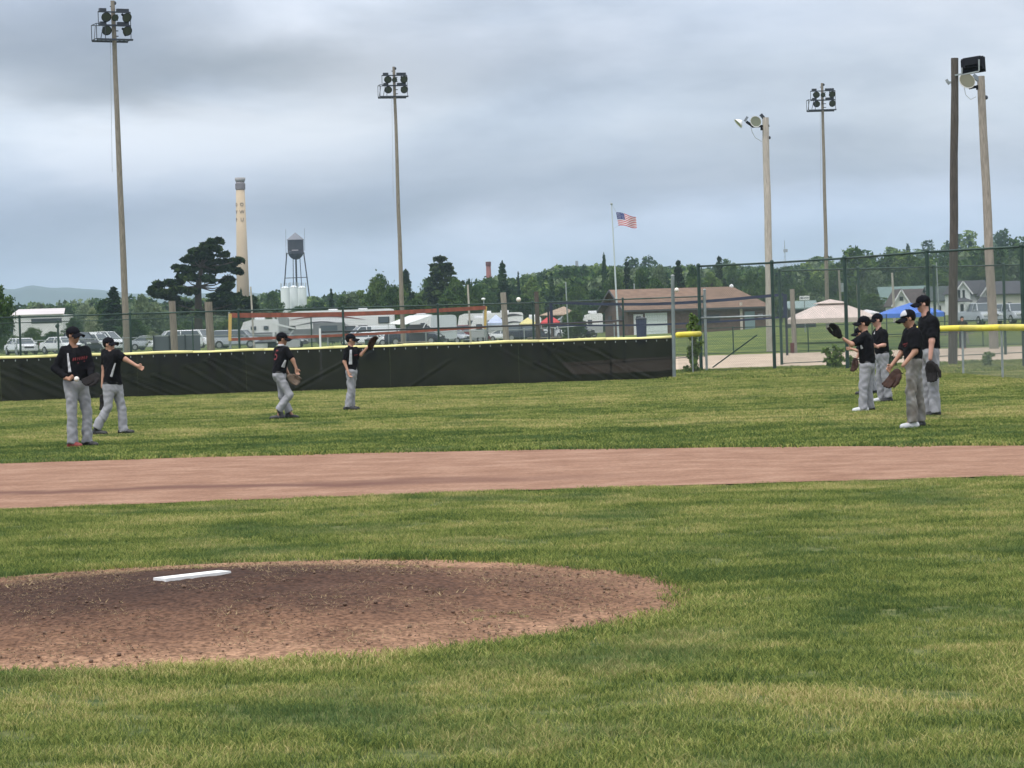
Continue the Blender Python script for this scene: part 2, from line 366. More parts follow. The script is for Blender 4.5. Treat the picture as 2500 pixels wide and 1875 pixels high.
for i in range(nx+1):
    x = -17+34*i/nx; a, b = y_near(x), y_far(x)
    for j in range(ny+1):
        t = j/ny; V.append((x, a+(b-a)*t, 0.012+0.006*abs(fbm(x, a+(b-a)*t, 1.2, 3))*math.sin(math.pi*t)))
for i in range(nx):
    for j in range(ny):
        a = i*(ny+1)+j; F.append((a, a+ny+1, a+ny+2, a+1))
def dirt_mat():
    m = mat('infield_dirt', (0.36, 0.205, 0.14), 0.95, spec=0.15); ns = m.node_tree.nodes; ls = m.node_tree.links; b = ns['Principled BSDF']
    g = ns.new('ShaderNodeNewGeometry')
    mp_ = ns.new('ShaderNodeMapping'); mp_.inputs['Scale'].default_value = (1.3, 1.6, 1); mp_.inputs['Rotation'].default_value = (0, 0, R(4)); ls.new(g.outputs['Position'], mp_.inputs[0])
    n = ns.new('ShaderNodeTexNoise'); n.inputs['Scale'].default_value = 1.2; n.inputs['Detail'].default_value = 7; n.inputs['Roughness'].default_value = 0.6; ls.new(mp_.outputs[0], n.inputs['Vector'])
    r_ = ramp(ns, n.outputs['Fac'], ls, [(0.3, (0.225, 0.122, 0.080)), (0.5, (0.285, 0.163, 0.110)), (0.7, (0.350, 0.215, 0.150))])
    f = ns.new('ShaderNodeTexNoise'); f.inputs['Scale'].default_value = 22; f.inputs['Detail'].default_value = 6; f.inputs['Roughness'].default_value = 0.75; ls.new(g.outputs['Position'], f.inputs['Vector'])
    r2_ = ramp(ns, f.outputs['Fac'], ls, [(0.3, (0.68, 0.66, 0.64)), (0.7, (1.22, 1.22, 1.22))])
    mx = N(ns, 'ShaderNodeMix', data_type='RGBA', blend_type='MULTIPLY'); mx.inputs['Factor'].default_value = 1; ls.new(r_.outputs[0], mx.inputs['A']); ls.new(r2_.outputs[0], mx.inputs['B'])
    # damp rut along the base path: noise-edged stripe that follows the path
    sp = ns.new('ShaderNodeSeparateXYZ'); ls.new(g.outputs['Position'], sp.inputs[0])
    w = ns.new('ShaderNodeTexNoise'); w.inputs['Scale'].default_value = 0.8; w.inputs['Detail'].default_value = 4; ls.new(g.outputs['Position'], w.inputs['Vector'])
    yy = N(ns, 'ShaderNodeMath', operation='MULTIPLY_ADD', inp={1: 1.6}); ls.new(w.outputs['Fac'], yy.inputs[0]); ls.new(sp.outputs['Y'], yy.inputs[2])
    rut0 = gnd(700, 1187); rut1 = gnd(60, 1204); k = (rut0.y-rut1.y)/(rut0.x-rut1.x)
    t1 = N(ns, 'ShaderNodeMath', operation='MULTIPLY_ADD', inp={1: -k}); ls.new(sp.outputs['X'], t1.inputs[0]); ls.new(yy.outputs[0], t1.inputs[2])
    t2 = N(ns, 'ShaderNodeMath', operation='SUBTRACT', inp={1: rut0.y-k*rut0.x+0.8}); ls.new(t1.outputs[0], t2.inputs[0])
    t3 = N(ns, 'ShaderNodeMath', operation='ABSOLUTE'); ls.new(t2.outputs[0], t3.inputs[0])
    t4 = N(ns, 'ShaderNodeMapRange', inp={'From Min': 0.12, 'From Max': 0.55, 'To Min': 0.85, 'To Max': 0.0}); ls.new(t3.outputs[0], t4.inputs['Value'])
    t5 = N(ns, 'ShaderNodeMapRange', inp={'From Min': -1.5, 'From Max': 1.5, 'To Min': 1.0, 'To Max': 0.0}); ls.new(sp.outputs['X'], t5.inputs['Value'])
    t6 = N(ns, 'ShaderNodeMath', operation='MULTIPLY'); ls.new(t4.outputs[0], t6.inputs[0]); ls.new(t5.outputs[0], t6.inputs[1])
    m4 = N(ns, 'ShaderNodeMix', data_type='RGBA'); ls.new(t6.outputs[0], m4.inputs['Factor']); ls.new(mx.outputs['Result'], m4.inputs['A']); m4.inputs['B'].default_value = (0.125, 0.060, 0.045, 1)
    ls.new(m4.outputs['Result'], b.inputs['Base Color'])
    bp = ns.new('ShaderNodeBump'); bp.inputs['Strength'].default_value = 0.5; bp.inputs['Distance'].default_value = 0.01; ls.new(f.outputs['Fac'], bp.inputs['Height']); ls.new(bp.outputs[0], b.inputs['Normal'])
    return m
dirt = mesh_obj('infield_dirt_path', V, F, dirt_mat(), smooth=True); tag(dirt, kind='structure')

# pitching mound: low dome of worn, damp clay with trodden clods
def mound_r(th): return MR*(1+0.020*mnoise.noise(Vector((math.cos(th)*1.3, math.sin(th)*1.3, 4)))+0.010*mnoise.noise(Vector((math.cos(th)*6, math.sin(th)*6, 8))))
def mound_z(x, y):
    d = math.hypot(x-MC.x, y-MC.y)/MR
    return 0.008 + 0.145*(1-sst(0.12, 1.0, d))
cenx, ceny = -1.74, 13.2
def make_mound():
    n = 380; xs = np.linspace(-1.06, 1.06, n)*MR; V = []; idx = -np.ones((n, n), int); F = []
    for i, dx in enumerate(xs):
        for j, dy in enumerate(xs):
            r_ = math.hypot(dx, dy); th = math.atan2(dy, dx)
            if r_ < mound_r(th)*1.01:
                x, y = MC.x+dx, MC.y+dy
                k = mnoise.noise(Vector((x*7, y*7, 1))); k2 = mnoise.noise(Vector((x*19, y*19, 5)))
                rough = 0.5+0.5*mnoise.noise(Vector((x*0.9, y*0.9, 2)))
                k3 = mnoise.noise(Vector((x*42, y*42, 9))); foot = math.exp(-(((x-cenx-.42)/.34)**2+((y-ceny+.36)/.20)**2))
                z = mound_z(x, y) + rough*(0.016*max(k, -0.2)+0.014*abs(k2)+0.007*k3) - 0.008 - 0.035*foot
                idx[i, j] = len(V); V.append((x, y, max(z, 0.004)))
    for i in range(n-1):
        for j in range(n-1):
            q = (idx[i, j], idx[i+1, j], idx[i+1, j+1], idx[i, j+1])
            if min(q) >= 0: F.append(tuple(int(t) for t in q))
    m = mat('mound_clay', (0.12, 0.07, 0.05), 0.95, spec=0.15); ns = m.node_tree.nodes; ls = m.node_tree.links; b = ns['Principled BSDF']
    g = ns.new('ShaderNodeNewGeometry')
    mp_ = ns.new('ShaderNodeMapping'); mp_.inputs['Location'].default_value = (-(MC.x-0.55), -(MC.y+0.10), 0); mp_.vector_type = 'POINT'; ls.new(g.outputs['Position'], mp_.inputs[0])
    sc = ns.new('ShaderNodeMapping'); sc.inputs['Scale'].default_value = (0.27, 0.40, 0); ls.new(mp_.outputs[0], sc.inputs[0])
    ln = N(ns, 'ShaderNodeVectorMath', operation='LENGTH'); ls.new(sc.outputs[0], ln.inputs[0])
    n_ = ns.new('ShaderNodeTexNoise'); n_.inputs['Scale'].default_value = 2.1; n_.inputs['Detail'].default_value = 8; n_.inputs['Roughness'].default_value = 0.68; ls.new(g.outputs['Position'], n_.inputs['Vector'])
    k = N(ns, 'ShaderNodeMath', operation='MULTIPLY_ADD', inp={1: 0.95}); ls.new(n_.outputs['Fac'], k.inputs[0]); ls.new(ln.outputs['Value'], k.inputs[2])
    r_ = ramp(ns, k.outputs[0], ls, [(0.42, (0.055, 0.030, 0.022)), (0.58, (0.095, 0.052, 0.036)), (0.74, (0.170, 0.094, 0.060)), (0.90, (0.31, 0.185, 0.120))])
    k.inputs[1].default_value = 0.78
    k2 = N(ns, 'ShaderNodeMath', operation='MULTIPLY', inp={1: 0.66}); ls.new(k.outputs[0], k2.inputs[0]); ls.new(k2.outputs[0], r_.inputs[0])
    f = ns.new('ShaderNodeTexNoise'); f.inputs['Scale'].default_value = 38; f.inputs['Detail'].default_value = 5; ls.new(g.outputs['Position'], f.inputs['Vector'])
    r2_ = ramp(ns, f.outputs['Fac'], ls, [(0.34, (0.50, 0.48, 0.46)), (0.66, (1.45, 1.43, 1.38))])
    mx = N(ns, 'ShaderNodeMix', data_type='RGBA', blend_type='MULTIPLY'); mx.inputs['Factor'].default_value = 1; ls.new(r_.outputs[0], mx.inputs['A']); ls.new(r2_.outputs[0], mx.inputs['B'])
    ls.new(mx.outputs['Result'], b.inputs['Base Color'])
    bp = ns.new('ShaderNodeBump'); bp.inputs['Strength'].default_value = 0.9; bp.inputs['Distance'].default_value = 0.012; ls.new(f.outputs['Fac'], bp.inputs['Height']); ls.new(bp.outputs[0], b.inputs['Normal'])
    return tag(mesh_obj('mound', V, F, m, smooth=True), kind='structure')
mound = make_mound()
MZ = 0.16
# pitching rubber, from its corners in the picture
pA = gnd(377, 1412, MZ); pB = gnd(561, 1393, MZ)
ax = (pB-pA); ax.z = 0; L_ = 0.46; ax = Vector((math.cos(R(46)), math.sin(R(46)), 0)); cen = gnd(470, 1402, MZ); lat = Vector((ax.y, -ax.x, 0))
rub = thing('pitching_rubber', 'white rubber slab set in the dirt on top of the pitching mound', 'pitching rubber', cen)
mb = MB(); z0 = Vector((0, 0, -0.05)); hl, hw = 0.222, 0.055
mb.poly([cen+ax*hl+lat*hw, cen-ax*hl+lat*hw, cen-ax*hl-lat*hw, cen+ax*hl-lat*hw], z0)
mb.build('slab', mat('white_rubber', (0.80, 0.80, 0.79), 0.6, var=0.08, vscale=9), rub)

# sand volleyball court
sandm = mat('court_sand', (0.46, 0.36, 0.27), 1.0, var=0.18, vscale=0.8, bump=0.6, bscale=3)
V = []; F = []; nx, ny = 70, 14
for i in range(nx+1):
    x = 2.0+26*i/nx
    for j in range(ny+1):
        y = 80.5+19.0*j/ny + 0.4*mnoise.noise(Vector((x*0.6, j*0.1, 2)))
        V.append((x, y, hgt(x, y)+0.012+0.03*max(0, fbm(x, y, 0.8, 3))))
for i in range(nx):
    for j in range(ny):
        a = i*(ny+1)+j; F.append((a, a+ny+1, a+ny+2, a+1))
tag(mesh_obj('sand_court', V, F, sandm, smooth=True), kind='structure')

# far blue hills, seen through kilometres of air
hm = mat('far_hill_woods', (0.022, 0.042, 0.034), 1.0, var=0.3, vscale=0.004, coord='Object')
pts = [(-900, 712), (-500, 705), (-200, 697), (40, 705), (75, 697), (150, 703), (240, 708), (330, 716), (420, 720), (600, 712), (660, 718), (760, 735), (900, 760), (1200, 790), (1500, 800)]
Dh = 4200; prof = [at(p[0], p[1], Dh) for p in pts]
xs = np.linspace(prof[0].x, prof[-1].x, 160); zs = np.interp(xs, [p.x for p in prof], [p.z for p in prof])
V = []; F = []; rows = [(-900, 0.0), (-700, 0.25), (-450, 0.6), (-200, 0.9), (0, 1.0), (300, 0.7), (700, 0)]
for x, z in zip(xs, zs):
    for dy, k in rows: V.append((x*(1+dy/Dh), Dh+dy, -5+(z+5)*k*(1+0.03*mnoise.noise(Vector((x*0.006, dy*0.006, 3))))+4*mnoise.noise(Vector((x*0.03, dy*.02, 1)))))
nr = len(rows)
for i in range(len(xs)-1):
    for j in range(nr-1):
        a = i*nr+j; F.append((a, a+nr, a+nr+1, a+1))
tag(mesh_obj('far_hills', V, F, hm, smooth=True), kind='structure')
# the air
hz = bpy.data.materials.new('haze_air'); hz.use_nodes = True; ns = hz.node_tree.nodes; ns.clear()
pv = ns.new('ShaderNodeVolumePrincipled'); pv.inputs['Color'].default_value = (0.64, 0.81, 1.0, 1); pv.inputs['Density'].default_value = 0.00016; pv.inputs['Anisotropy'].default_value = 0.0
oo = ns.new('ShaderNodeOutputMaterial'); hz.node_tree.links.new(pv.outputs[0], oo.inputs['Volume'])
mb = MB(); mb.box((0, 5900, 58.0), (16000, 13000, 134)); hzb = mb.build('haze', hz); tag(hzb, kind='stuff')

# ================================================================== GRASS
def blade_mat():
    m = bpy.data.materials.new('grass_blade'); m.use_nodes = True; ns = m.node_tree.nodes; ls = m.node_tree.links; ns.clear()
    g = ns.new('ShaderNodeNewGeometry'); col = lawn_colour(ns, ls, g.outputs['Position'], g.outputs['Random Per Island'])
    d = ns.new('ShaderNodeBsdfDiffuse'); t = ns.new('ShaderNodeBsdfTranslucent'); mx = ns.new('ShaderNodeMixShader'); mx.inputs[0].default_value = 0.3
    ls.new(col, d.inputs['Color']); ls.new(col, t.inputs['Color']); ls.new(d.outputs[0], mx.inputs[1]); ls.new(t.outputs[0], mx.inputs[2])
    o = ns.new('ShaderNodeOutputMaterial'); ls.new(mx.outputs[0], o.inputs['Surface']); return m
BM = blade_mat()
def tuft(name, nb, rad, h, w, seed, m):
    r_ = random.Random(seed); V = []; F = []
    for i in range(nb):
        a = r_.uniform(0, 6.283); d = rad*math.sqrt(r_.random()); x, y = d*math.cos(a), d*math.sin(a)
        hh = h*r_.uniform(0.55, 1.2); th = r_.uniform(0, 6.283); ln = r_.uniform(0.3, 1.5)*hh; fa = r_.uniform(0, 6.283)
        wx, wy = w/2*math.cos(fa), w/2*math.sin(fa); k = len(V)
        V += [(x-wx, y-wy, -0.004), (x+wx, y+wy, -0.004), (x+wx*.8+ln*.35*math.cos(th), y+wy*.8+ln*.35*math.sin(th), hh*.6), (x-wx*.8+ln*.35*math.cos(th), y-wy*.8+ln*.35*math.sin(th), hh*.6), (x+ln*math.cos(th), y+ln*math.sin(th), hh)]
        F += [(k, k+1, k+2, k+3), (k+3, k+2, k+4)]
    return mesh_obj(name, V, F, m)
near_kit = [tuft('grass_tuft', 54, 0.085, 0.027, 0.0034, 10+i, BM) for i in range(6)]
far_kit = [tuft('grass_tuft', 60, 0.20, 0.038, 0.010, 30+i, BM) for i in range(5)]
def in_mound(x, y, k=1.0):
    dx, dy = x-MC.x, y-MC.y
    r_ = math.hypot(dx, dy)
    return r_ < mound_r(math.atan2(dy, dx))*k
P = []; S = []
y = 6.6
cnt = 0
while y < 24:
    half = 0.215*y+3.2; dens = 225 if y < 14 else 160
    n = rng.poisson(2*half*0.1*dens)
    for _ in range(n):
        x = rng.uniform(-half, half); yy = y+rng.uniform(0, .1)
        if in_mound(x, yy, 1.0+0.015*rng.standard_normal()): continue
        if yy > y_near(x)-0.03+0.05*rng.standard_normal(): continue
        P.append((x, yy, 0.0)); s_ = (0.72+0.5*(0.5+0.5*mnoise.noise(Vector((x*.8, yy*.8, 7)))))*rng.uniform(.75, 1.25)
        dm = math.hypot(x-MC.x, yy-MC.y)/MR
        if dm < 1.12: s_ *= 1.35
        S.append(s_)
    y += 0.1
# a few straggling tufts growing in the clay of the mound
for _ in range(420):
    a = rng.uniform(0, 6.283); d = MR*math.sqrt(rng.uniform(0.45, 1)); x, yy = MC.x+d*math.cos(a), MC.y+d*math.sin(a)
    if mnoise.noise(Vector((x*1.2, yy*1.2, 3))) > 0.15: P.append((x, yy, mound_z(x, yy)-0.004)); S.append(rng.uniform(.25, .5))
pts_instances('infield_grass', np.array(P), near_kit, S, 'short patchy infield grass in front of the dirt', seed=2)
P = []; S = []
y = 27.0
while y < 84:
    half = 0.215*y+4.5; dens = 42 if y < 45 else 26
    n = rng.poisson(2*half*0.2*dens)
    for _ in range(n):
        x = rng.uniform(-half, half); yy = y+rng.uniform(0, .2)
        if yy < y_far(x)+0.05+0.06*rng.standard_normal(): continue
        if x > 1.8 and yy > 80.4: continue
        if yy > 72 and x < 4: continue
        P.append((x, yy, hgt(x, yy))); s_ = rng.uniform(.7, 1.25)
        if yy < y_far(x)+0.6: s_ *= 1.3
        u = x/yy
        if u > 0.066 and yy > 66: s_ *= 1.9+1.5*max(0, mnoise.noise(Vector((x*.7, yy*.5, 1))))
        S.append(s_)
    y += 0.2
pts_instances('outfield_grass', np.array(P), far_kit, S, 'dry yellow green outfield grass running to the fence', seed=5)
# loose clods and straw on the clay
cm = mat('clod_clay', (0.16, 0.10, 0.07), 1.0, var=0.35, vscale=30)
sm_ = mat('dead_straw', (0.30, 0.22, 0.12), 1.0)
kit = []
for i in range(4):
    mb = MB(); mb.ball((0, 0, 0), 0.0058, 6, (1, .8, .6)); V = [tuple(Vector(v)*(1+.35*mnoise.noise(Vector(v)*150+Vector((i*9, 0, 0))))) for v in mb.V]; mb.V = V; kit.append(mb.build('clod', cm))
for i in range(3):
    V = []; F = []; r_ = random.Random(i)
    for k in range(7):
        a = r_.uniform(0, 6.28); x, y = r_.uniform(-.04, .04), r_.uniform(-.04, .04); l = r_.uniform(.008, .018); q = len(V)
        V += [(x, y, 0.004), (x+.0022, y+.002, .004), (x+l*math.cos(a), y+l*math.sin(a), r_.uniform(.004, .018))]; F.append((q, q+1, q+2))
    kit.append(mesh_obj('straw', V, F, sm_))
P = []; S = []
for _ in range(12000):
    a = rng.uniform(0, 6.283); d = MR*math.sqrt(rng.random())*.99; x, yy = MC.x+d*math.cos(a), MC.y+d*math.sin(a)
    if (Vector((x, yy, 0))-Vector((cen.x, cen.y, 0))).length < 0.34: continue
    if mnoise.noise(Vector((x*1.5, yy*1.5, 6))) > -0.25: P.append((x, yy, mound_z(x, yy)+0.001)); S.append(rng.uniform(.4, 1.5)*(.7 if rng.random() < .9 else 1.6))
pts_instances('soil_clods', np.array(P), kit, S, 'crumbled clods and straw on the mound', seed=8)
P = []; S = []
for _ in range(9000):
    x = rng.uniform(-8, 8); a, b = y_near(x), y_far(x); yy = a+(b-a)*rng.random()
    P.append((x, yy, 0.008)); S.append(rng.uniform(.4, 1.2))
kit2 = []
for i in range(3):
    mb = MB(); mb.ball((0, 0, 0), 0.006, 6, (1, .8, .6)); kit2.append(mb.build('pebble', mat('path_grit', (0.30, 0.17, 0.12), 1.0, var=.4, vscale=8, coord='Object')))
pts_instances('path_grit', np.array(P), kit2, S, 'reddish grit scattered over the infield dirt', seed=9)
# ================================================================== FENCES
m_green = mat('green_pipe', (0.030, 0.060, 0.050), 0.5, metal=0.3, var=0.3, vscale=4)
m_galv = mat('galvanised', (0.34, 0.37, 0.37), 0.45, metal=0.6, var=0.2, vscale=5)
m_wire = mat('green_wire', (0.05, 0.085, 0.07), 0.6)
m_wireg = mat('grey_wire', (0.25, 0.28, 0.27), 0.5, metal=0.5)
m_dk0 = mat('black_post', (.012, .013, .012), .6)
m_yel = mat('yellow_cap', (0.80, 0.66, 0.07), 0.45, var=0.14, vscale=1.5)
m_yelp = mat('faded_yellow_cap', (0.80, 0.72, 0.30), 0.5, var=0.22, vscale=0.8)

def chain(parent, pts, z0, z1, sp=0.07, r_=0.0022, m=None, name='wire_mesh'):
    """real diamond mesh between the stations pts=[(x,y)], three-sided wires"""
    V = []; F = []
    for a, b in zip(pts[:-1], pts[1:]):
        a = Vector((a[0], a[1], 0)); b = Vector((b[0], b[1], 0)); L = (b-a).length; d = (b-a)/L; H = z1-z0; nrm = Vector((-d.y, d.x, 0))
        g0 = hgt(a.x, a.y); g1 = hgt(b.x, b.y)
        for sgn in (1, -1):
            c = -H if sgn > 0 else 0.0
            while c < (L if sgn > 0 else L+H):
                # line u = c + sgn*w, w in [0,H]
                if sgn > 0: w0, w1 = max(0, -c), min(H, L-c)
                else: w0, w1 = max(0, c-L), min(H, c)
                if w1 > w0+0.01:
                    u0, u1 = c+sgn*w0, c+sgn*w1
                    p = a+d*u0+Vector((0, 0, z0+w0+g0+(g1-g0)*u0/L)); q = a+d*u1+Vector((0, 0, z0+w1+g0+(g1-g0)*u1/L))
                    off = nrm*(sgn*r_); k = len(V); t = (q-p).normalized(); s_ = t.cross(nrm)*r_
                    for e_ in (p+off, p+off*.2+s_, p+off*.2-s_, q+off, q+off*.2+s_, q+off*.2-s_): V.append(tuple(e_))
                    F += [(k, k+1, k+4, k+3), (k+1, k+2, k+5, k+4), (k+2, k, k+3, k+5)]
                c += sp
    o = mesh_obj(name, V, F, m or m_wire, parent); tag(o, kind='stuff'); return o
def lerp2(pts, t):
    n = len(pts)-1; i = min(n-1, int(t*n)); f = t*n-i
    return pts[i][0]+(pts[i+1][0]-pts[i][0])*f, pts[i][1]+(pts[i+1][1]-pts[i][1])*f
def post(parent, x, y, h, r_, m, z=None, name='post', cap=True):
    z = hgt(x, y) if z is None else z
    mb = MB(); mb.tube((x, y, z-0.05), (x, y, z+h), r_, n=8)
    if cap: mb.ball((x, y, z+h), r_*1.25, 8)
    return mb.build(name, m, parent, smooth=False)
def rail(parent, pts, z, r_, m, name='rail', zs=None):
    mb = MB(); P = []
    for i, (x, y) in enumerate(pts): P.append((x, y, hgt(x, y)+z))
    mb.path(P, r_, 8); return mb.build(name, m, parent, smooth=True)

# --- low outfield fence under a black windscreen with a yellow top cap
A = at(0, 872, 65.0); B = at(1640, 826, 69.0)
ddx = (B.x-A.x); L0 = Vector((A.x-ddx*0.45, A.y-(B.y-A.y)*0.45-1.2, 0)); FA = (L0.x, L0.y); FB = (B.x, B.y)
FH = 1.165
fence = thing('outfield_fence', 'low outfield fence covered in black windscreen with a pale yellow top cap', 'fence', (FA[0], FA[1], 0))
def fpt(t):
    x = FA[0]+(FB[0]-FA[0])*t; y = FA[1]+(FB[1]-FA[1])*t + 1.0*math.sin(math.pi*min(1, max(0, t)))*0.6
    return x, y
def screen_mat():
    m = bpy.data.materials.new('black_windscreen'); m.use_nodes = True; ns = m.node_tree.nodes; ls = m.node_tree.links; ns.clear()
    g = ns.new('ShaderNodeNewGeometry'); n = ns.new('ShaderNodeTexNoise'); n.inputs['Scale'].default_value = 1.4; n.inputs['Detail'].default_value = 5; ls.new(g.outputs['Position'], n.inputs['Vector'])
    r_ = ramp(ns, n.outputs['Fac'], ls, [(0.3, (0.0045, 0.006, 0.0055)), (0.7, (0.013, 0.014, 0.012))])
    d = ns.new('ShaderNodeBsdfPrincipled'); d.inputs['Roughness'].default_value = 0.55; ls.new(r_.outputs[0], d.inputs['Base Color']); d.inputs['Specular IOR Level'].default_value = 0.2
    t = ns.new('ShaderNodeBsdfTransparent'); mx = ns.new('ShaderNodeMixShader'); mx.inputs[0].default_value = 0.035
    ls.new(d.outputs[0], mx.inputs[1]); ls.new(t.outputs[0], mx.inputs[2]); o = ns.new('ShaderNodeOutputMaterial'); ls.new(mx.outputs[0], o.inputs['Surface']); return m
scr = screen_mat()
# windscreen in lengths laced end to end; each hangs with its own diagonal tension folds
bounds = [0.0, 0.17, 0.313, 0.445, 0.553, 0.70, 0.835, 1.0]
folds = []
rr_ = random.Random(4)
for k in range(44):
    t0 = rr_.uniform(0, .97); folds.append((t0, rr_.uniform(.55, 1.15), rr_.uniform(.02, .075), rr_.uniform(.6, 1.5)*(1 if rr_.random() < .95 else -1)))
Lf = math.hypot(FB[0]-FA[0], FB[1]-FA[1])
for bi in range(len(bounds)-1):
    t0, t1 = bounds[bi]+0.00003, bounds[bi+1]-0.00003; nxs = int((t1-t0)*Lf/0.06); V = []; F = []; nz = 26
    for i in range(nxs+1):
        t = t0+(t1-t0)*i/nxs; x, y = fpt(t)
        for j in range(nz+1):
            w = j/nz; z = 0.015+(FH-0.035)*w; off = 0.03*(1-w)*mnoise.noise(Vector((x*.8, w, bi)))
            for (ft, fz, fa, sl) in folds:
                dist = (t-ft)*Lf - (fz-z)*sl*1.6
                if abs(dist) < .35 and z < fz: off += fa*math.exp(-(dist/0.04)**2)-fa*.5*math.exp(-((dist-.09)/0.07)**2)
            sc_ = 0.03*math.sin(min(1, (t1-t)/(t1-t0)+.001)*math.pi)
            V.append((x, y-0.05-off, z))
    for i in range(nxs):
        for j in range(nz):
            a = i*(nz+1)+j; F.append((a, a+nz+1, a+nz+2, a+1))
    mesh_obj('windscreen', V, F, scr, fence, smooth=True)
npost = 15
for i in range(npost+1):
    x, y = fpt(i/npost)
    post(fence, x, y, FH-0.03, 0.024 if i < npost else .02, m_dk0, cap=False)
ncap = 14
for i in range(ncap):
    P = []; dz_ = 0.008*math.sin(i*5.3)
    for q in range(5):
        t = (i+q/4*0.998)/ncap; x, y = fpt(t); P.append((x, y, FH+dz_+0.010*math.sin(t*70)+0.012*mnoise.noise(Vector((t*30, 0, 0)))))
    mb = MB(); mb.path(P, 0.048, 10); mb.build('top_cap', m_yelp, fence, smooth=True)
mb = MB()
for i in range(90):
    x, y = fpt((i+.5)/90); mb.box((x, y-0.062, FH-0.075), (0.02, 0.012, 0.05))
tag(mb.build('cable_tie', m_galv, fence), kind='stuff')

# tall grey pole at the fence's end
gp0 = at(1646, 927, 68.8); gp1 = at(1642, 673, 68.8)
gp = thing('end_pole', 'grey metal pole rising beside the right end of the black windscreen', 'pole', (gp0.x, gp0.y, 0))
mb = MB(); mb.tube((gp0.x, gp0.y, -0.1), (gp1.x, gp1.y, gp1.z), 0.052, 0.05, 12); mb.build('shaft', mat('weathered_steel', (0.20, 0.235, 0.235), 0.6, metal=.3, var=.25, vscale=3), gp)
mb = MB(); mb.ball(tuple(gp1), 0.056, 10, (1, 1, .6)); mb.build('pole_cap', m_galv, gp)

# --- uncovered fence on the right with a bright yellow cap, crossing behind the players
rp = [at(1652, 816, 76.0), at(1800, 812, 74.5), at(2030, 806, 70.0), at(2240, 805, 66.0), at(2349, 803, 63.3), at(2445, 804, 58.0), at(2560, 803, 53.0), at(2760, 803, 46.5)]
rf = thing('foul_line_fence', 'low chain-link fence with a bright yellow cap behind the players at right', 'fence', (rp[-1].x, rp[-1].y, 0))
seg = [(p.x, p.y) for p in rp]
# short length with the cap left on beside the grey pole
sf = thing('short_fence_length', 'short gap fence with a stub of bright yellow cap beside the grey pole', 'fence', (rp[0].x, rp[0].y, 0))
s0, s1 = at(1654, 817.5, 74.0), at(1708, 815, 75.0)
mb = MB(); mb.path([tuple(s0), tuple((s0+s1)/2), tuple(s1)], 0.085, 12); mb.build('top_cap', m_yel, sf, smooth=True)
chain(sf, [(s0.x, s0.y), (s1.x, s1.y)], 0.03, s0.z-0.06, m=m_wireg)
post(sf, (s0.x+s1.x)/2+.1, (s0.y+s1.y)/2, s0.z-.06, .022, m_galv, cap=False)
r2s = [(p.x, p.y) for p in rp[3:]]
for a, b in zip(rp[3:-1], rp[4:]):
    mb = MB(); mb.path([(a.x, a.y, 1.205), ((a.x+b.x)/2, (a.y+b.y)/2, 1.197), (b.x, b.y, 1.205)], 0.078, 12); mb.build('top_cap', m_yel, rf, smooth=True)
for p in rp[3:]: post(rf, p.x, p.y, 1.16, 0.028, m_galv, cap=False)
chain(rf, r2s, 0.04, 1.14, m=m_wireg, r_=.0017)

# --- tall dark green chain-link enclosure at right
def tall_fence(name, label, stations, H, r_post, r_rail, rails=(1.0,), bottom=True, wire=m_wire, sp=0.075, wr=0.0023, mat_=None):
    mt = mat_ or m_green
    t = thing(name, label, 'fence', (stations[0][0], stations[0][1], 0))
    for x, y in stations: post(t, x, y, H+0.03, r_post, mt)
    for k in rails:
        for a, b in zip(stations[:-1], stations[1:]): rail(t, [a, b], H*k, r_rail, mt)
    if bottom: rail(t, stations, 0.06, 0.014, mt, 'bottom_wire')
    chain(t, stations, 0.05, H-0.03, sp, wr, wire)
    return t
tf = [at(1712, 900, 77.5), at(1890, 850, 76.0), at(2068, 850, 73.2), at(2269, 850, 69.2), at(2500, 850, 66.8), at(2720, 850, 65.0)]
TF = tall_fence('tall_fence', 'tall dark green chain-link fence crossing behind the group of players', [(p.x, p.y) for p in tf], 3.35, 0.055, 0.032)
# first bay: double corner post, mid rail, gate brace
p0, p1 = tf[0], tf[1]
post(TF, p0.x+.22, p0.y+.6, 2.6, .04, m_galv); rail(TF, [(p0.x, p0.y), (p1.x, p1.y)], 1.72, .03, m_galv, 'mid_rail')
mb = MB(); q0 = at(1740, 897, 77.3); q1 = at(1848, 818, 76.6); mb.bar(tuple(q0), tuple(q1), .035); mb.build('brace', m_green, TF)
bf = [at(1908, 860, 84.0), at(2100, 860, 85.5), at(2285, 860, 86.8), at(2455, 860, 88.3), at(2640, 860, 90)]
BF = tall_fence('rear_tall_fence', 'second dark green chain-link fence on the far side of the enclosure', [(p.x, p.y) for p in bf], 3.22, 0.05, 0.028)
rail(BF, [(p.x, p.y) for p in bf[1:4]], .9, .02, m_green, 'mid_rail')
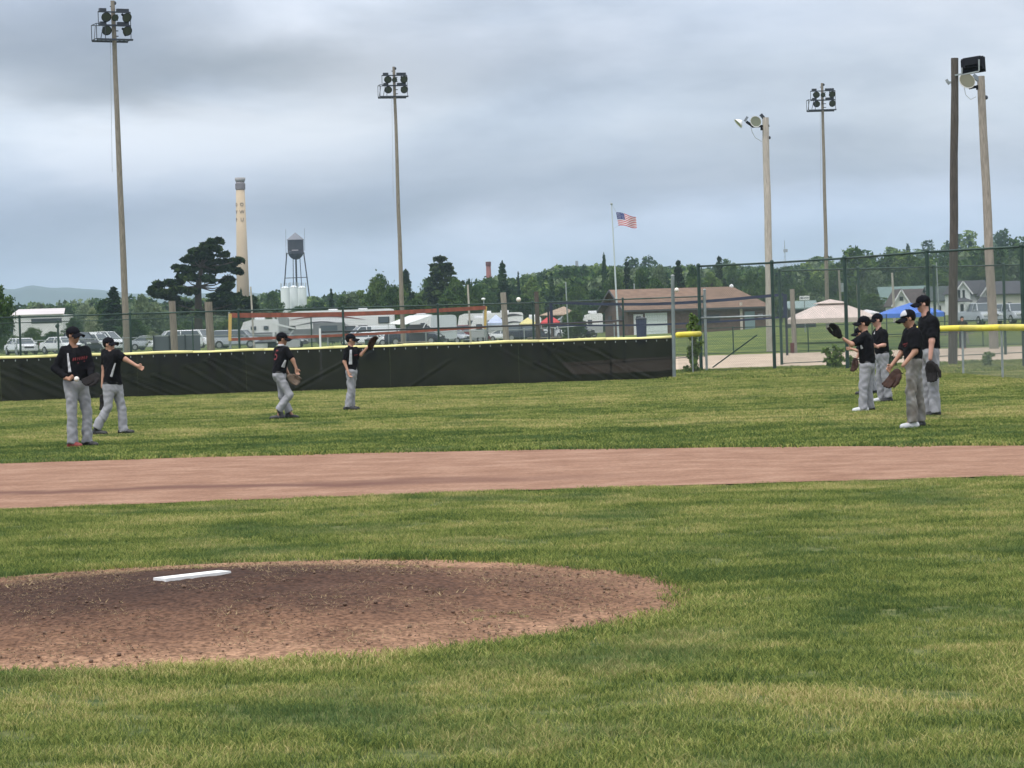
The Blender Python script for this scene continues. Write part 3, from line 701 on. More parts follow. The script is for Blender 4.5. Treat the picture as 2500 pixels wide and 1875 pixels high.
# --- green park fence behind the outfield fence
gf = [at(-260, 790, 80.0), at(48, 790, 81), at(318, 790, 81.7), at(583, 790, 82.3), at(838, 790, 83.3), at(1070, 790, 86), at(1302, 790, 89), at(1522, 790, 93), at(1720, 790, 97)]
GF = tall_fence('park_fence', 'long green chain-link fence between the outfield fence and the parking', [(p.x, p.y) for p in gf], 2.42, 0.038, 0.026)
rail(GF, [(at(781, 811, 84).x, at(781, 811, 84).y), (gf[5].x, gf[5].y), (gf[6].x, gf[6].y), (gf[7].x, gf[7].y)], 1.62, .03, mat('black_pipe', (.02, .022, .03), .5), 'mid_rail')
wp = at(781, 803, 83); post(GF, wp.x, wp.y, 1.75, .035, mat('white_post', (.75, .76, .76), .5), name='white_post', cap=False)
lf = [at(x, 800, 100+0.004*x) for x in (-200, 142, 470, 760)]
LF = tall_fence('far_park_fence', 'thin grey-green chain-link fence in front of the parked cars at left', [(p.x, p.y) for p in lf], 2.2, 0.03, 0.018, sp=0.11, wr=.0022)
kf = [at(x, 820, 122) for x in (40, 300, 560, 800, 1040, 1280, 1500)]
KF = tall_fence('parking_fence', 'low grey chain-link fence along the parking area', [(p.x, p.y) for p in kf], 1.25, 0.03, 0.02, sp=0.12, wr=.002, mat_=m_galv, wire=m_wireg)
cf_ = [at(x, 830, 101) for x in (1640, 1790, 1973, 2100, 2240, 2400, 2560)]
CF = tall_fence('court_fence', 'low thin chain-link fence behind the sand court', [(p.x, p.y) for p in cf_], 1.1, 0.025, 0.018, sp=0.12, wr=.002)

# ================================================================== POLES
woodm = mat('pole_wood', (0.225, 0.195, 0.160), 0.9, var=0.32, vscale=3, stretch=(14, 14, 1), bump=.5, bscale=10)
wood2 = mat('dark_creosote_wood', (0.085, 0.072, 0.062), 0.9, var=0.4, vscale=3, stretch=(16, 16, 1), bump=.6, bscale=10)
woodl = mat('pale_pole_wood', (0.42, 0.385, 0.34), 0.9, var=0.26, vscale=3, stretch=(14, 14, 1), bump=.5, bscale=10)
woodg = mat('grey_pole_wood', (0.27, 0.245, 0.21), 0.9, var=0.34, vscale=3, stretch=(14, 14, 1), bump=.5, bscale=10)
m_dk = mat('dark_steel', (0.035, 0.042, 0.055), 0.5, metal=0.3)
m_lamp = mat('lamp_black', (0.010, 0.011, 0.014), 0.9, spec=.1)
m_refl = mat('white_reflector', (0.78, 0.80, 0.80), 0.3)
m_lens = mat('lamp_lens', (0.30, 0.33, 0.28), 0.15); m_lensd = mat('dark_lens', (0.05, 0.055, 0.05), 0.2)
def wood_pole(parent, a, b, r0, r1, m, n=14, name='pole'):
    mb = MB(); k = 10; P = []; rs = []
    for i in range(k+1):
        t = i/k; p = a.lerp(b, t); P.append(p+Vector((.03*mnoise.noise(Vector((p.z*.4, 1, p.x))), .03*mnoise.noise(Vector((p.z*.4, 5, p.x))), 0))); rs.append((r0+(r1-r0)*t)*(1+.04*mnoise.noise(Vector((p.z, 3, 3)))))
    mb.path(P, rs, n); return mb.build(name, m, parent, smooth=False)
def lamp_head(parent, c, d, r_=0.26, dark=True):
    """bell shaped sports lamp pointing along d"""
    mb = MB(); d = Vector(d).normalized()
    mb.lathe(Vector(c)-d*r_*1.0, [(r_*.25, -0.12), (r_*.32, 0.02), (r_*.45, r_*.2), (r_*.85, r_*.7), (r_, r_*1.05), (r_*.93, r_*1.05), (r_*.55, r_*.55)], 14, d)
    o = mb.build('lamp', m_lamp if dark else m_refl, parent, smooth=False)
    mb = MB(); mb.lathe(Vector(c)-d*r_*1.0, [(r_*.9, r_*.93), (r_*.9, r_*.96)], 14, d); mb.build('lens', m_lensd if dark else m_lens, o); return o
def tower(px0, py0, px1, py1, D, yaw, w, label, heads=8):
    top = at(px0, py0, D); gx = at(px1, py1, D); g = Vector((gx.x, D, hgt(gx.x, D)))
    dr = (top-gx).normalized(); base = gx+dr*((g.z-gx.z)/dr.z)
    t = thing('floodlight_tower', label, 'floodlight', (base.x, base.y, base.z), 'floodlight towers around the ball field')
    wood_pole(t, base-dr*.4, top, (.19 if D < 150 else .17), (.11 if D < 150 else .095), woodm)
    ca, sa = math.cos(yaw), math.sin(yaw); X = Vector((ca, sa, 0)); Y = Vector((-sa, ca, 0)); Z = Vector((0, 0, 1))
    def L(x, y, z): return top+X*x*w+Y*y*w+Z*z
    def B_(a, b, t_, nm, m=m_dk):
        mb = MB(); mb.bar(L(*a), L(*b), t_); return mb.build(nm, m, t)
    B_((-.5, -.12, -.62), (.5, -.12, -.62), .07, 'crossarm'); B_((-.5, -.12, -1.32), (.5, -.12, -1.32), .09, 'crossarm')
    # service platform with mesh railing
    mb = MB(); mb.bar(L(-.62, -.3, -2.1), L(.5, -.3, -2.1), .06, .10); mb.bar(L(-.62, .22, -2.1), L(.5, .22, -2.1), .06, .10)
    for i in range(9): mb.bar(L(-.62+i*.14, -.3, -2.06), L(-.62+i*.14, .22, -2.06), .05, .03)
    mb.build('platform', m_dk, t)
    mb = MB()
    for (a, b) in [((-.62, -.3, -1.28), (-.35, -.3, -1.28)), ((-.62, .22, -1.28), (-.35, .22, -1.28)), ((-.62, -.3, -1.28), (-.62, .22, -1.28)), ((-.62, -.3, -2.1), (-.62, -.3, -1.28)), ((-.62, .22, -2.1), (-.62, .22, -1.28)), ((-.5, -.12, -1.3), (-.5, -.12, -.6)), ((.5, -.12, -1.3), (.5, -.12, -.6)), ((.5, -.12, -2.1), (.5, -.12, -1.3)), ((-.35, -.3, -2.1), (-.35, -.3, -1.28)), ((-.62, -.04, -2.1), (-.5, .22, -1.3)), ((-.5, -.3, -2.1), (-.4, -.3, -1.3))]:
        mb = MB(); mb.bar(L(*a), L(*b), .035); mb.build('railing_bar', m_dk, t)
    for z in (-.92, -1.62):
        for x in (-.28, .36): lamp_head(t, L(x, -.22, z), -Y*0.9-Z*.42+X*(-.12 if x < 0 else .12), .27)
    lamp_head(t, L(-.02, -.26, -.95), -Y*.9-Z*.4, .19)
    for z in (-.85, -1.6): lamp_head(t, L(.46, .12, z), X*.8+Y*.35-Z*.45, .25)
    for x in (-.34, .2, .36): # ballast boxes on the arms
        for z_, w_ in ((-.5, .36), (-1.2, .33)):
            mb = MB(); mb.box(L(x, -.05, z_), (w_, .22, .15), yaw); mb.build('ballast_box', m_dk, t)
    mb = MB(); mb.ball(L(.05, 0, -.12), .11, 8); mb.build('photocell', m_dk, t); mb = MB(); mb.bar(L(-.09, 0, -.3), L(0, 0, -.3), .07, .05); mb.build('top_bracket', m_dk, t)
    mb = MB()
    for i in range(5): mb = MB(); mb.bar(L(0, -.04, -.75-i*.28), L(.13, -.05, -.75-i*.28), .05); mb.build('step_peg', m_dk, t)
    mb = MB(); mb.tube(L(-.10, .05, -2.1), L(-.16, .1, -9.0), .012, n=4); mb.build('guy_wire', m_galv, t)
    return t
tower(275, 2, 310, 850, 130, R(26), 1.75, 'tallest floodlight tower, standing at the left behind the throwing boys')
tower(961, 163, 984, 830, 170, R(12), 1.75, 'middle floodlight tower rising behind the white trailers')
tower(2007, 203, 2021, 800, 189, R(2), 1.9, 'thin distant floodlight tower between the two pale wooden poles')

def light_pole(px0, py0, px1, py1, D, r0, r1, m, label):
    top = at(px0, py0, D); gx = at(px1, py1, D); dr = (top-gx).normalized(); base = gx+dr*((hgt(gx.x, D)-gx.z)/dr.z)
    t = thing('light_pole', label, 'light pole', tuple(base), 'wooden light poles beside the enclosure')
    wood_pole(t, base-dr*.3, top, r0, r1, m); return t, top
t, top = light_pole(1869, 287, 1881, 858, 104, .17, .135, woodl, 'pale wooden light pole with two white bowl lamps')
k = 104/FPX
def P_(px, py, D, dy=0): return at(px, py, D+dy)
def bowl(parent, c, d, r_):
    mb = MB(); d = Vector(d).normalized(); o = Vector(c)
    mb.lathe(o, [(r_*.16, -r_*.9), (r_*.30, -r_*.75), (r_*.62, -r_*.5), (r_*.9, -r_*.15), (r_, .0), (r_*.96, .0), (r_*.8, -r_*.2)], 20, d); b_ = mb.build('bowl_lamp', m_refl, parent, smooth=True)
    mb = MB(); mb.lathe(o, [(r_*.93, -.03), (r_*.93, -.022)], 20, d); mb.build('lens', m_lens, b_); return b_
bowl(t, P_(1845, 297, 104, -.3), (-.42, -.85, -.38), .25)
bowl(t, P_(1802, 302, 104), (-.72, -.1, -.60), .24)
mb = MB(); mb.bar(P_(1822, 297, 104), P_(1838, 308, 104), .14, .1); mb.bar(P_(1836, 309, 104), P_(1878, 307, 104), .12, .09); mb.bar(P_(1862, 311, 104), P_(1862, 318, 104), .18, .1); mb.build('crossarm', m_lamp, t)
mb = MB(); mb.bar(P_(1857, 279, 104), P_(1871, 296, 104), .16, .12); mb.build('ballast_box', m_dk, t); mb = MB(); mb.bar(P_(1818, 296, 104), P_(1825, 285, 104), .1); mb.build('ballast_box', mat('ballast_grey', (.16, .19, .22), .5), t)
mb = MB(); mb.path([P_(1833, 308, 104), P_(1836, 322, 104), P_(1844, 336, 104), P_(1860, 346, 104)], .012, 5); mb.build('wire', m_galv, t)
mb = MB(); mb.ball(P_(1878, 336, 104), .07, 8); mb.build('insulator', m_dk, t)
t, top = light_pole(2330, 142, 2326, 894, 75, .145, .11, wood2, 'dark wooden pole with a big black square floodlight')
lc = P_(2374, 155, 75)
mb = MB(); Mx = Euler((R(62), R(-6), R(-18))).to_matrix()
for (w_, d_, h_, z_) in ((.74, .52, .05, .14), (.68, .47, .1, .07), (.55, .38, .1, -.03), (.42, .28, .09, -.11)):
    mb.box(lc+Mx @ Vector((0, 0, -z_)), (w_, d_, h_), M=Mx)
mb.build('flood_lamp', m_lamp, t)
mb = MB(); mb.box(lc+Mx @ Vector((0, 0, -.17)), (.62, .42, .012), M=Mx); mb.build('lens', m_lens, t)
mb = MB(); mb.bar(P_(2390, 145, 75, -.3), P_(2390, 173, 75, -.3), .04); mb.bar(P_(2390, 174, 75, -.2), P_(2346, 183, 75), .04); mb.bar(P_(2348, 180, 75), P_(2348, 165, 75), .04); mb.build('yoke', m_galv, t)
mb = MB(); mb.bar(P_(2331, 184, 75, -.13), P_(2346, 181, 75, -.13), .08, .05); mb.build('bracket', m_galv, t); mb = MB(); mb.bar(P_(2310, 200, 75), P_(2322, 201, 75), .05); mb.bar(P_(2310, 194, 75), P_(2318, 206, 75), .04, .08); mb.build('bracket', m_galv, t)
t, top = light_pole(2394, 186, 2427, 853, 97, .19, .15, woodg, 'leaning grey wooden light pole with one white bowl lamp')
bowl(t, P_(2361, 197, 97, -.4), (-.55, -.7, -.52), .34)
mb = MB(); mb.bar(P_(2366, 215, 97), P_(2404, 208, 97), .13, .1); mb.bar(P_(2390, 208, 97), P_(2390, 219, 97), .2, .16); mb.build('crossarm', m_lamp, t)
mb = MB(); mb.bar(P_(2375, 184, 97), P_(2396, 200, 97), .2, .16); mb.build('ballast_box', mat('ballast_grey', (.16, .19, .22), .5), t)
mb = MB(); mb.path([P_(2354, 214, 97), P_(2358, 232, 97), P_(2370, 243, 97), P_(2383, 236, 97)], .012, 5); mb.build('wire', m_galv, t)
mb = MB(); mb.ball(P_(2407, 238, 97), .09, 8); mb.build('insulator', m_dk, t)

def stub(px, py, D, w, m, label, pb=None):
    g_ = 'cut-off wooden posts beyond the outfield fence'
    top = at(px, py, D); x = top.x+.02*top.z; b = Vector((x if pb is None else at(pb, 850, D).x, D, hgt(x, D)))
    t = thing('wood_post', label, 'post', tuple(b), g_); wood_pole(t, b-Vector((0, 0, .2)), top, w/2*1.08, w/2, m, 12); return t
stub(420, 735, 88, .24, woodm, 'thick brown wooden post left of its twin under the spreading pine')
stub(509, 737, 88, .27, woodm, 'thick brown wooden post just right of its twin under the spreading pine')
stub(1229, 714, 95, .23, woodg, 'grey wooden post in front of the camper with the swoosh')
stub(1309, 712, 95, .17, wood2, 'narrow dark wooden post left of the red canopy')
stub(1934, 706, 100, .19, woodg, 'grey wooden post standing at the edge of the sand court')
nb = at(1936, 852, 100)
mb = MB(); mb.tube((nb.x, nb.y-.0, hgt(nb.x, 100)), (nb.x, nb.y, hgt(nb.x, 100)+.42), .115, n=12); pad = mb.build('post_pad', mat('maroon_pad', (.12, .03, .035), .7)); tag(pad, 'maroon pad wrapped round the foot of the post by the sand court', 'pad')

# volleyball nets
def net(name, label, corners, band_m, post_m, postpx, bw, sag=.0, thin=.012, bands=(1, 1)):
    (a0, a1), (b0, b1) = corners   # top/bottom at each end
    t = thing(name, label, 'volleyball net', tuple((a1.x, a1.y, hgt(a1.x, a1.y))))
    for k_, (p, q) in enumerate(((a0, b0), (a1, b1))):
        P = [p.lerp(q, i/16)-Vector((0, 0, sag*math.sin(math.pi*i/16)*(1 if k_ == 0 else .6))) for i in range(17)]
        V = []; F = []; h = bw*(1 if k_ == 0 else .62)
        for i, c in enumerate(P):
            w_ = .01*math.sin(i*2.1)
            V += [(c.x, c.y-.012+w_, c.z+h/2), (c.x, c.y+.012+w_, c.z+h/2), (c.x, c.y+.012-w_, c.z-h/2), (c.x, c.y-.012-w_, c.z-h/2)]
        for i in range(16):
            for e_ in range(4): F.append((i*4+e_, i*4+(e_+1) % 4, i*4+4+(e_+1) % 4, i*4+4+e_))
        F += [(0, 1, 2, 3), (67, 66, 65, 64)]
        mesh_obj('top_tape' if k_ == 0 else 'bottom_tape', V, F, band_m, t)
    n_ = 90; mb = MB()
    for i in range(n_+1):
        f = i/n_; s_ = sag*math.sin(math.pi*f); u = a0.lerp(b0, f)-Vector((0, 0, s_)); l = a1.lerp(b1, f)-Vector((0, 0, s_*.6)); mb.bar(u, l, .003)
    for j in range(1, 10):
        f = j/10; P = [a0.lerp(a1, f), b0.lerp(b1, f)]; mb.bar(P[0], P[1], .003)
    tag(mb.build('netting', mat('net_cord', (.10, .10, .11), .9), t), kind='stuff')
    return t
m_or = mat('orange_net_tape', (.36, .085, .05), .8, var=.3, vscale=2.5)
m_nv = mat('navy_net_tape', (.018, .024, .065), .8)
m_yp = mat('ochre_net_sleeve', (.62, .42, .13), .7)
on = net('orange_volleyball_net', 'volleyball net with rusty orange tapes sagging between two ochre ends', ((at(562, 770, 88), at(562, 829, 88)), (at(1186, 751, 112), at(1184, 798, 112))), m_or, m_yp, None, .17, .09)
for a, b in ((at(562, 766, 88), at(561, 832, 88)), (at(1186, 748, 112), at(1184, 803, 112))):
    mb = MB(); mb.bar(a, b, .11, .04); mb.build('end_sleeve', m_yp, on)
for px, D in ((560, 88), (1187, 112)):
    q = at(px, 800, D); mb = MB(); mb.tube((q.x, q.y+.1, hgt(q.x, D)-.1), (q.x, q.y+.1, 2.5), .04, n=8); mb.build('net_post', m_galv, on)
bn = net('blue_volleyball_net', 'navy blue volleyball net stretching toward the brick building', ((at(1345, 738, 115), at(1346, 794, 115)), (at(1912, 719, 96), at(1916, 774, 96))), m_nv, m_nv, None, .12, .22)
mb = MB(); mb.bar(at(1345, 736, 115), at(1347, 796, 115), .14, .05); mb.build('end_sleeve', m_nv, bn); mb = MB(); mb.bar(at(1916, 718, 96), at(1917, 776, 96), .14, .05); mb.build('end_sleeve', m_nv, bn)
for px, D in ((1340, 115), (1921, 96)):
    q = at(px, 800, D); mb = MB(); mb.tube((q.x, q.y+.12, hgt(q.x, D)-.1), (q.x, q.y+.12, 2.6), .05, n=8); mb.build('net_post', m_dk, bn)
# flag
D = 205; tp = at(1493, 498, D); bp_ = at(1506, 790, D); gz = hgt(bp_.x, D)
fl = thing('flagpole', 'tall thin silver flagpole in front of the brick building', 'flagpole', (bp_.x, D, gz))
mb = MB(); mb.tube((bp_.x+.1, D, gz), tuple(tp), .085, .05, 10); mb.build('pole', mat('silver_paint', (.55, .60, .62), .4, metal=.3), fl)
mb = MB(); mb.ball(tuple(tp), .11, 8); mb.build('finial', m_galv, fl)
def flag():
    c00 = at(1504, 518, D); c10 = at(1553, 529, D); c01 = at(1510, 551, D); c11 = at(1555, 556, D)
    stripes = ([], []); canton = []; white = mat('flag_white', (.75, .75, .78), .8); red = mat('flag_red', (.50, .03, .06), .8); blue = mat('flag_blue', (.03, .045, .20), .8)
    def S(u, v):
        p = c00.lerp(c10, u).lerp(c01.lerp(c11, u), v); w = .16*math.sin(u*7.5+v*1.2)*min(1, u*4)
        return Vector((p.x, p.y+w, p.z+.07*math.sin(u*6)))
    t = thing('flag', 'American flag flying from the silver flagpole', 'flag', tuple(c00))
    nU = 16
    def patch(name, u0, u1, v0, v1, m, off=0.0, nv=2):
        V = []; F = []; nu_ = max(2, int(nU*(u1-u0)))
        for s_ in (0, 1):
            for i in range(nu_+1):
                for j in range(nv+1): p = S(u0+(u1-u0)*i/nu_, v0+(v1-v0)*j/nv); V.append((p.x, p.y+(-.006-off if s_ == 0 else .006+off), p.z))
        K = (nu_+1)*(nv+1)
        for i in range(nu_):
            for j in range(nv):
                a = i*(nv+1)+j; F += [(a, a+1, a+nv+2, a+nv+1), (K+a, K+a+nv+1, K+a+nv+2, K+a+1)]
        for i in range(nu_):
            for j in (0, nv): a = i*(nv+1)+j; F.append((a, a+nv+1, K+a+nv+1, K+a))
        mesh_obj(name, V, F, m, t, smooth=False)
    for i in range(13):
        patch('stripe', 0 if i > 6 else .4, 1, i/13, (i+1)/13, red if i % 2 == 0 else white, nv=1)
    patch('canton', 0, .4, 0, 7/13, blue, .002, 3)
    mb = MB()
    for r_ in range(9):
        for c in range(6 if r_ % 2 == 0 else 5):
            u = .4*((c+.5 if r_ % 2 == 0 else c+1)/6); v = 7/13*(r_+.6)/9.4; p = S(u, v)
            pts5 = [Vector((p.x+(.032 if q % 2 == 0 else .013)*math.sin(q*math.pi/5), p.y-.012, p.z+(.032 if q % 2 == 0 else .013)*math.cos(q*math.pi/5))) for q in range(10)]
            mb.poly(pts5, (0, -.003, 0))
    tag(mb.build('stars', white, t), kind='stuff')
flag()
mb = MB(); mb.path([tuple(tp), tuple(at(1504, 517, D))], .012, 4); mb.build('halyard', m_galv, fl); mb = MB(); mb.path([tuple(at(1495, 560, D)), tuple(at(1509, 551, D))], .012, 4); mb.build('halyard', m_galv, fl)
# ================================================================== TREES
lm_dec = leafmat('leaves_maple', (0.018, 0.044, 0.017), (0.050, 0.096, 0.030), (0.120, 0.180, 0.052))
lm_bri = leafmat('leaves_poplar', (0.060, 0.110, 0.032), (0.125, 0.190, 0.052), (0.22, 0.29, 0.09))
lm_con = leafmat('needles_spruce', (0.012, 0.030, 0.016), (0.032, 0.064, 0.030), (0.070, 0.115, 0.050), trans=.1)
lm_pin = leafmat('needles_pine', (0.009, 0.020, 0.009), (0.024, 0.044, 0.016), (0.070, 0.100, 0.032), scale=.6, trans=.1)
lm_grey = leafmat('leaves_willow', (0.075, 0.115, 0.060), (0.130, 0.180, 0.095), (0.21, 0.26, 0.14))
lm_flow = leafmat('blossom', (0.10, 0.15, 0.06), (0.30, 0.34, 0.20), (0.55, 0.58, 0.40), scale=1.5)
bark = mat('bark', (0.09, 0.072, 0.058), 0.95, var=.35, vscale=4, stretch=(6, 6, 1))
def cloud_quads(V, F, c, rad, n, size, rg, flat=1.0, shell=.55):
    """n small leaf-spray quads in an ellipsoid, thicker towards its skin"""
    c = np.asarray(c); d = rg.normal(size=(n, 3)); d /= np.linalg.norm(d, axis=1)[:, None]
    rr = (shell+(1-shell)*rg.random(n))[:, None]*(1+.12*rg.normal(size=(n, 1))); P = c+d*rr*np.asarray(rad)
    a = rg.normal(size=(n, 3))*np.array([1, 1, flat]); a /= np.linalg.norm(a, axis=1)[:, None]
    b = np.cross(a, rg.normal(size=(n, 3))); b /= np.linalg.norm(b, axis=1)[:, None]
    s = (size*(.6+.8*rg.random(n)))[:, None]
    q = np.stack([P-a*s-b*s*.35, P+a*s*.2-b*s*.6, P+a*s+b*s*.3, P-a*s*.1+b*s*.6], 1).reshape(-1, 3); k = len(V)
    V.extend(q.tolist()); F.extend([(k+4*i, k+4*i+1, k+4*i+2, k+4*i+3) for i in range(n)])
def deciduous(name, seed, h=10., w=7., nb=26, nq=5200, size=.24, lm=None, base=.18, poplar=False):
    rg = np.random.default_rng(seed); r_ = random.Random(seed); t = thing(name, '', '')
    mb = MB(); mb.path([(0, 0, -.3), (.1*r_.uniform(-1, 1), 0, h*.25), (.3*r_.uniform(-1, 1), .2, h*.55), (.2, 0, h*.85)], [h*.028, h*.022, h*.013, h*.004], 8)
    V = []; F = []; B = []
    for i in range(nb):
        z = base+(1-base)*(i+.5)/nb; a = i*2.4+r_.uniform(-.5, .5)
        prof = math.sin(min(1, max(.02, (z-base)/(1-base)))**(.75)*math.pi)**.6 if not poplar else math.sin(min(.97, max(.05, (z-base)/(1-base)))*math.pi)**.5
        rr = w/2*prof*r_.uniform(.3, .78); c = (rr*math.cos(a), rr*math.sin(a), h*z*.96); br = w*.19*r_.uniform(.6, 1.35)*(.6+.5*prof)
        B.append((c, br)); mb.path([(0, 0, h*max(.15, z-.18)), (c[0]*.5, c[1]*.5, h*(z-.06)), (c[0]*.95, c[1]*.95, c[2])], [h*.009, h*.006, h*.002], 5)
    for c, br in B: cloud_quads(V, F, c, (br, br, br*.8), int(nq//nb*.75), size, rg); cloud_quads(V, F, c, (br*1.25, br*1.25, br*1.05), int(nq//nb*.25), size*.9, rg)
    mb.build('trunk', bark, t); mesh_obj('crown', V, F, lm or lm_dec, t); return t
def conifer(name, seed, h=10., w=4.2, nw=27, lm=None, droop=.25, size=.2, open_=False, nq=5200):
    rg = np.random.default_rng(seed); r_ = random.Random(seed); t = thing(name, '', '')
    mb = MB(); mb.path([(0, 0, -.3), (0, 0, h*.5), (0, 0, h*.98)], [h*.022, h*.013, h*.002], 8); V = []; F = []
    br = []
    for i in range(nw):
        z = .08+.90*(i+.3+r_.uniform(-.3, .3))/nw if not open_ else .22+.75*(i+.3+r_.uniform(-.3, .3))/nw; L = w/2*(1-z)**(.85 if not open_ else .6)*1.08+.12
        for j in range(7 if not open_ else 5):
            a = j*6.283/(7 if not open_ else 5)+i*.9+r_.uniform(-.3, .3); l = L*r_.uniform(.62, 1.15); br.append((z, a, l))
    for z, a, l in br:
        ca, sa = math.cos(a), math.sin(a); up = droop*(-1 if not open_ else 1)
        tip = (l*ca, l*sa, h*z+l*up); mb.path([(0, 0, h*z), tuple(tip)], [h*.004, .01], 4)
        k = max(3, int(nq/len(br)/7))
        for s_ in range(5):
            f = .25+.75*(s_+.5)/5; cloud_quads(V, F, (l*f*ca, l*f*sa, h*z+l*up*f), (.16*l+.12, .16*l+.12, .10*l+.08), k, size*1.35, rg, flat=.6, shell=.1)
    for q in range(9): cloud_quads(V, F, (0, 0, h*(.86+.015*q)), (.42-.04*q, .42-.04*q, h*.02), 22, size*.7, rg, shell=0)
    mb.build('trunk', bark, t); mesh_obj('crown', V, F, lm or lm_con, t); return t
K = {
 'maple': [deciduous('broadleaf_tree', 11+i, 10, 7.4+i*.5, lm=lm_dec) for i in range(4)],
 'poplar': [deciduous('poplar_tree', 31+i, 11, 5.2, nb=28, lm=lm_bri, poplar=True) for i in range(2)],
 'willow': [deciduous('willow_tree', 41+i, 9, 7.0, lm=lm_grey) for i in range(2)],
 'spruce': [conifer('spruce_tree', 51+i, 10, 4.0+.6*i) for i in range(3)],
 'pine': [conifer('pine_tree', 61+i, 10, 6.4, nw=13, lm=lm_pin, droop=.16, size=.24, open_=True, nq=6000) for i in range(2)],
 'shrub': [deciduous('shrub', 71, 3, 4.2, nb=14, nq=1500, size=.16, lm=lm_dec, base=.05), deciduous('shrub', 72, 3, 4.2, nb=14, nq=1500, size=.16, lm=lm_grey, base=.05)],
 'blossom': [deciduous('flowering_tree', 81, 6, 4.0, nb=14, nq=2600, size=.14, lm=lm_flow)],
}
HT = {'maple': 10, 'poplar': 11, 'willow': 9, 'spruce': 10, 'pine': 10, 'shrub': 3, 'blossom': 6}
CN = {'maple': 'tree', 'poplar': 'tree', 'willow': 'tree', 'spruce': 'tree', 'pine': 'tree', 'shrub': 'shrub', 'blossom': 'tree'}
rt = random.Random(12)
def plant(kind, px, pytop, D, label, wpx=None, var=None, group='trees beyond the park'):
    if 0 < px < 1460 and D < 330: D = D*1.15+62
    top = at(px, pytop, D); g = hgt(top.x, D); h = (top.z-g)/HT[kind]; p = K[kind][var if var is not None else rt.randrange(len(K[kind]))]
    x = top.x+.03*(top.z-g)*0
    wf = 1.0
    if wpx:
        base_w = {'maple': 7.8, 'poplar': 5.4, 'willow': 7, 'spruce': 4.4, 'pine': 6.2, 'shrub': 4.4, 'blossom': 4}[kind]; wf = (wpx/FPX*D)/base_w
    else: wf = h*rt.uniform(.95, 1.15)
    return dup(p, (x, D, g), rt.uniform(0, 6.28), (wf, wf, h*(1 if kind in ('spruce', 'pine') else .93)), label=label, group=group, cat=CN[kind])
# named individuals, left to right
plant('maple', -22, 668, 140, 'big leafy tree cut by the left edge of the picture', 120, 0)
plant('maple', 78, 797, 158, 'small bushy tree in front of the white long building', 60)
plant('maple', 128, 806, 200, 'small dark tree right in front of the white building', 80)
plant('willow', 95, 734, 455, 'hazy tree left of centre behind the white building', 110)
plant('maple', 160, 738, 460, 'rounded hazy tree behind the right half of the white building', 100)
plant('willow', 205, 735, 450, 'pale round tree right of the white building', 70)
plant('maple', 178, 770, 210, 'dark green tree at the right end of the white building', 60)
plant('blossom', 222, 745, 175, 'small tree covered in white blossom left of the tallest floodlight tower', 44)
plant('spruce', 277, 699, 190, 'dark cedar just left of the tallest floodlight tower', 92, 1)
plant('maple', 250, 722, 195, 'leafy tree filling the left flank of the dark cedar', 70)
plant('willow', 345, 712, 260, 'pale poplar-like tree right of the tallest floodlight tower', 60)
plant('willow', 375, 735, 240, 'broad pale tree left of the spreading pine', 90)
plant('maple', 330, 775, 170, 'low dark tree behind the parked cars right of the tallest tower', 90)
plant('blossom', 372, 806, 150, 'low white-flowering bush beside the parked cars', 40)
plant('maple', 560, 775, 215, 'dark bushy tree under the right side of the spreading pine', 120)
plant('maple', 470, 780, 225, 'dark bushy tree directly behind the spreading pine', 150)
plant('willow', 640, 745, 290, 'pale green tree left of the white silos', 80)
plant('spruce', 588, 702, 400, 'small pointed conifer by the foot of the tan chimney', 24)
plant('maple', 618, 712, 430, 'hazy rounded tree between the tan chimney and the water tower', 50)
plant('maple', 663, 702, 420, 'hazy tree just left of the white silos', 66)
plant('maple', 592, 742, 300, 'low green tree at the foot of the tan chimney', 60)
plant('maple', 727, 742, 300, 'bushy tree in front of the white silos', 70)
plant('maple', 775, 730, 310, 'rounded tree right of the white silos', 90)
plant('spruce', 808, 704, 360, 'pointed conifer right of the water tower', 28)
plant('maple', 838, 716, 330, 'dull green tree left of the bright poplar', 70)
plant('poplar', 880, 700, 250, 'bright yellow-green poplar left of the dark clump of trees', 60)
plant('maple', 925, 664, 240, 'large dark rounded tree left of the middle floodlight tower', 90, 2)
plant('spruce', 990, 655, 250, 'dark conifer just right of the middle floodlight tower', 70, 2)
plant('maple', 960, 690, 235, 'dark tree behind the middle floodlight tower', 90)
plant('maple', 1015, 722, 215, 'low dark tree right of the middle floodlight tower', 110)
plant('pine', 1075, 622, 260, 'tall spreading white pine right of the middle floodlight tower', 140, 0)
plant('maple', 1095, 700, 230, 'bright green tree at the foot of the tall white pine', 90)
plant('poplar', 1130, 690, 245, 'green poplar at the right foot of the tall white pine', 50)
plant('maple', 1143, 672, 300, 'dark tree right of the tall white pine', 50)
plant('maple', 1046, 672, 320, 'dark crown filling the gap behind the left side of the tall white pine', 80)
plant('maple', 1110, 668, 330, 'dark crown behind the right side of the tall white pine', 80)
plant('willow', 860, 706, 330, 'grey-green crown behind the bright yellow-green poplar', 70)
plant('spruce', 905, 690, 300, 'dark conifer between the bright poplar and the dark rounded tree', 40)
plant('maple', 1250, 690, 320, 'green crown right of the tall dark spruce', 70)
plant('maple', 1165, 690, 330, 'hazy tree left of the red brick chimney', 60)
plant('poplar', 1083, 745, 190, 'little bright bush behind the trailers', 26)
plant('spruce', 1226, 636, 260, 'tall dark spruce just right of the red brick chimney', 66, 0)
plant('maple', 1197, 712, 300, 'tree hiding the foot of the red brick chimney', 50)
plant('poplar', 1295, 668, 320, 'light green poplar right of the tall dark spruce', 60)
plant('maple', 1280, 715, 270, 'green tree behind the two cut-off posts', 90)
plant('spruce', 1346, 665, 290, 'small neat dark spruce left of the flagpole', 34, 1)
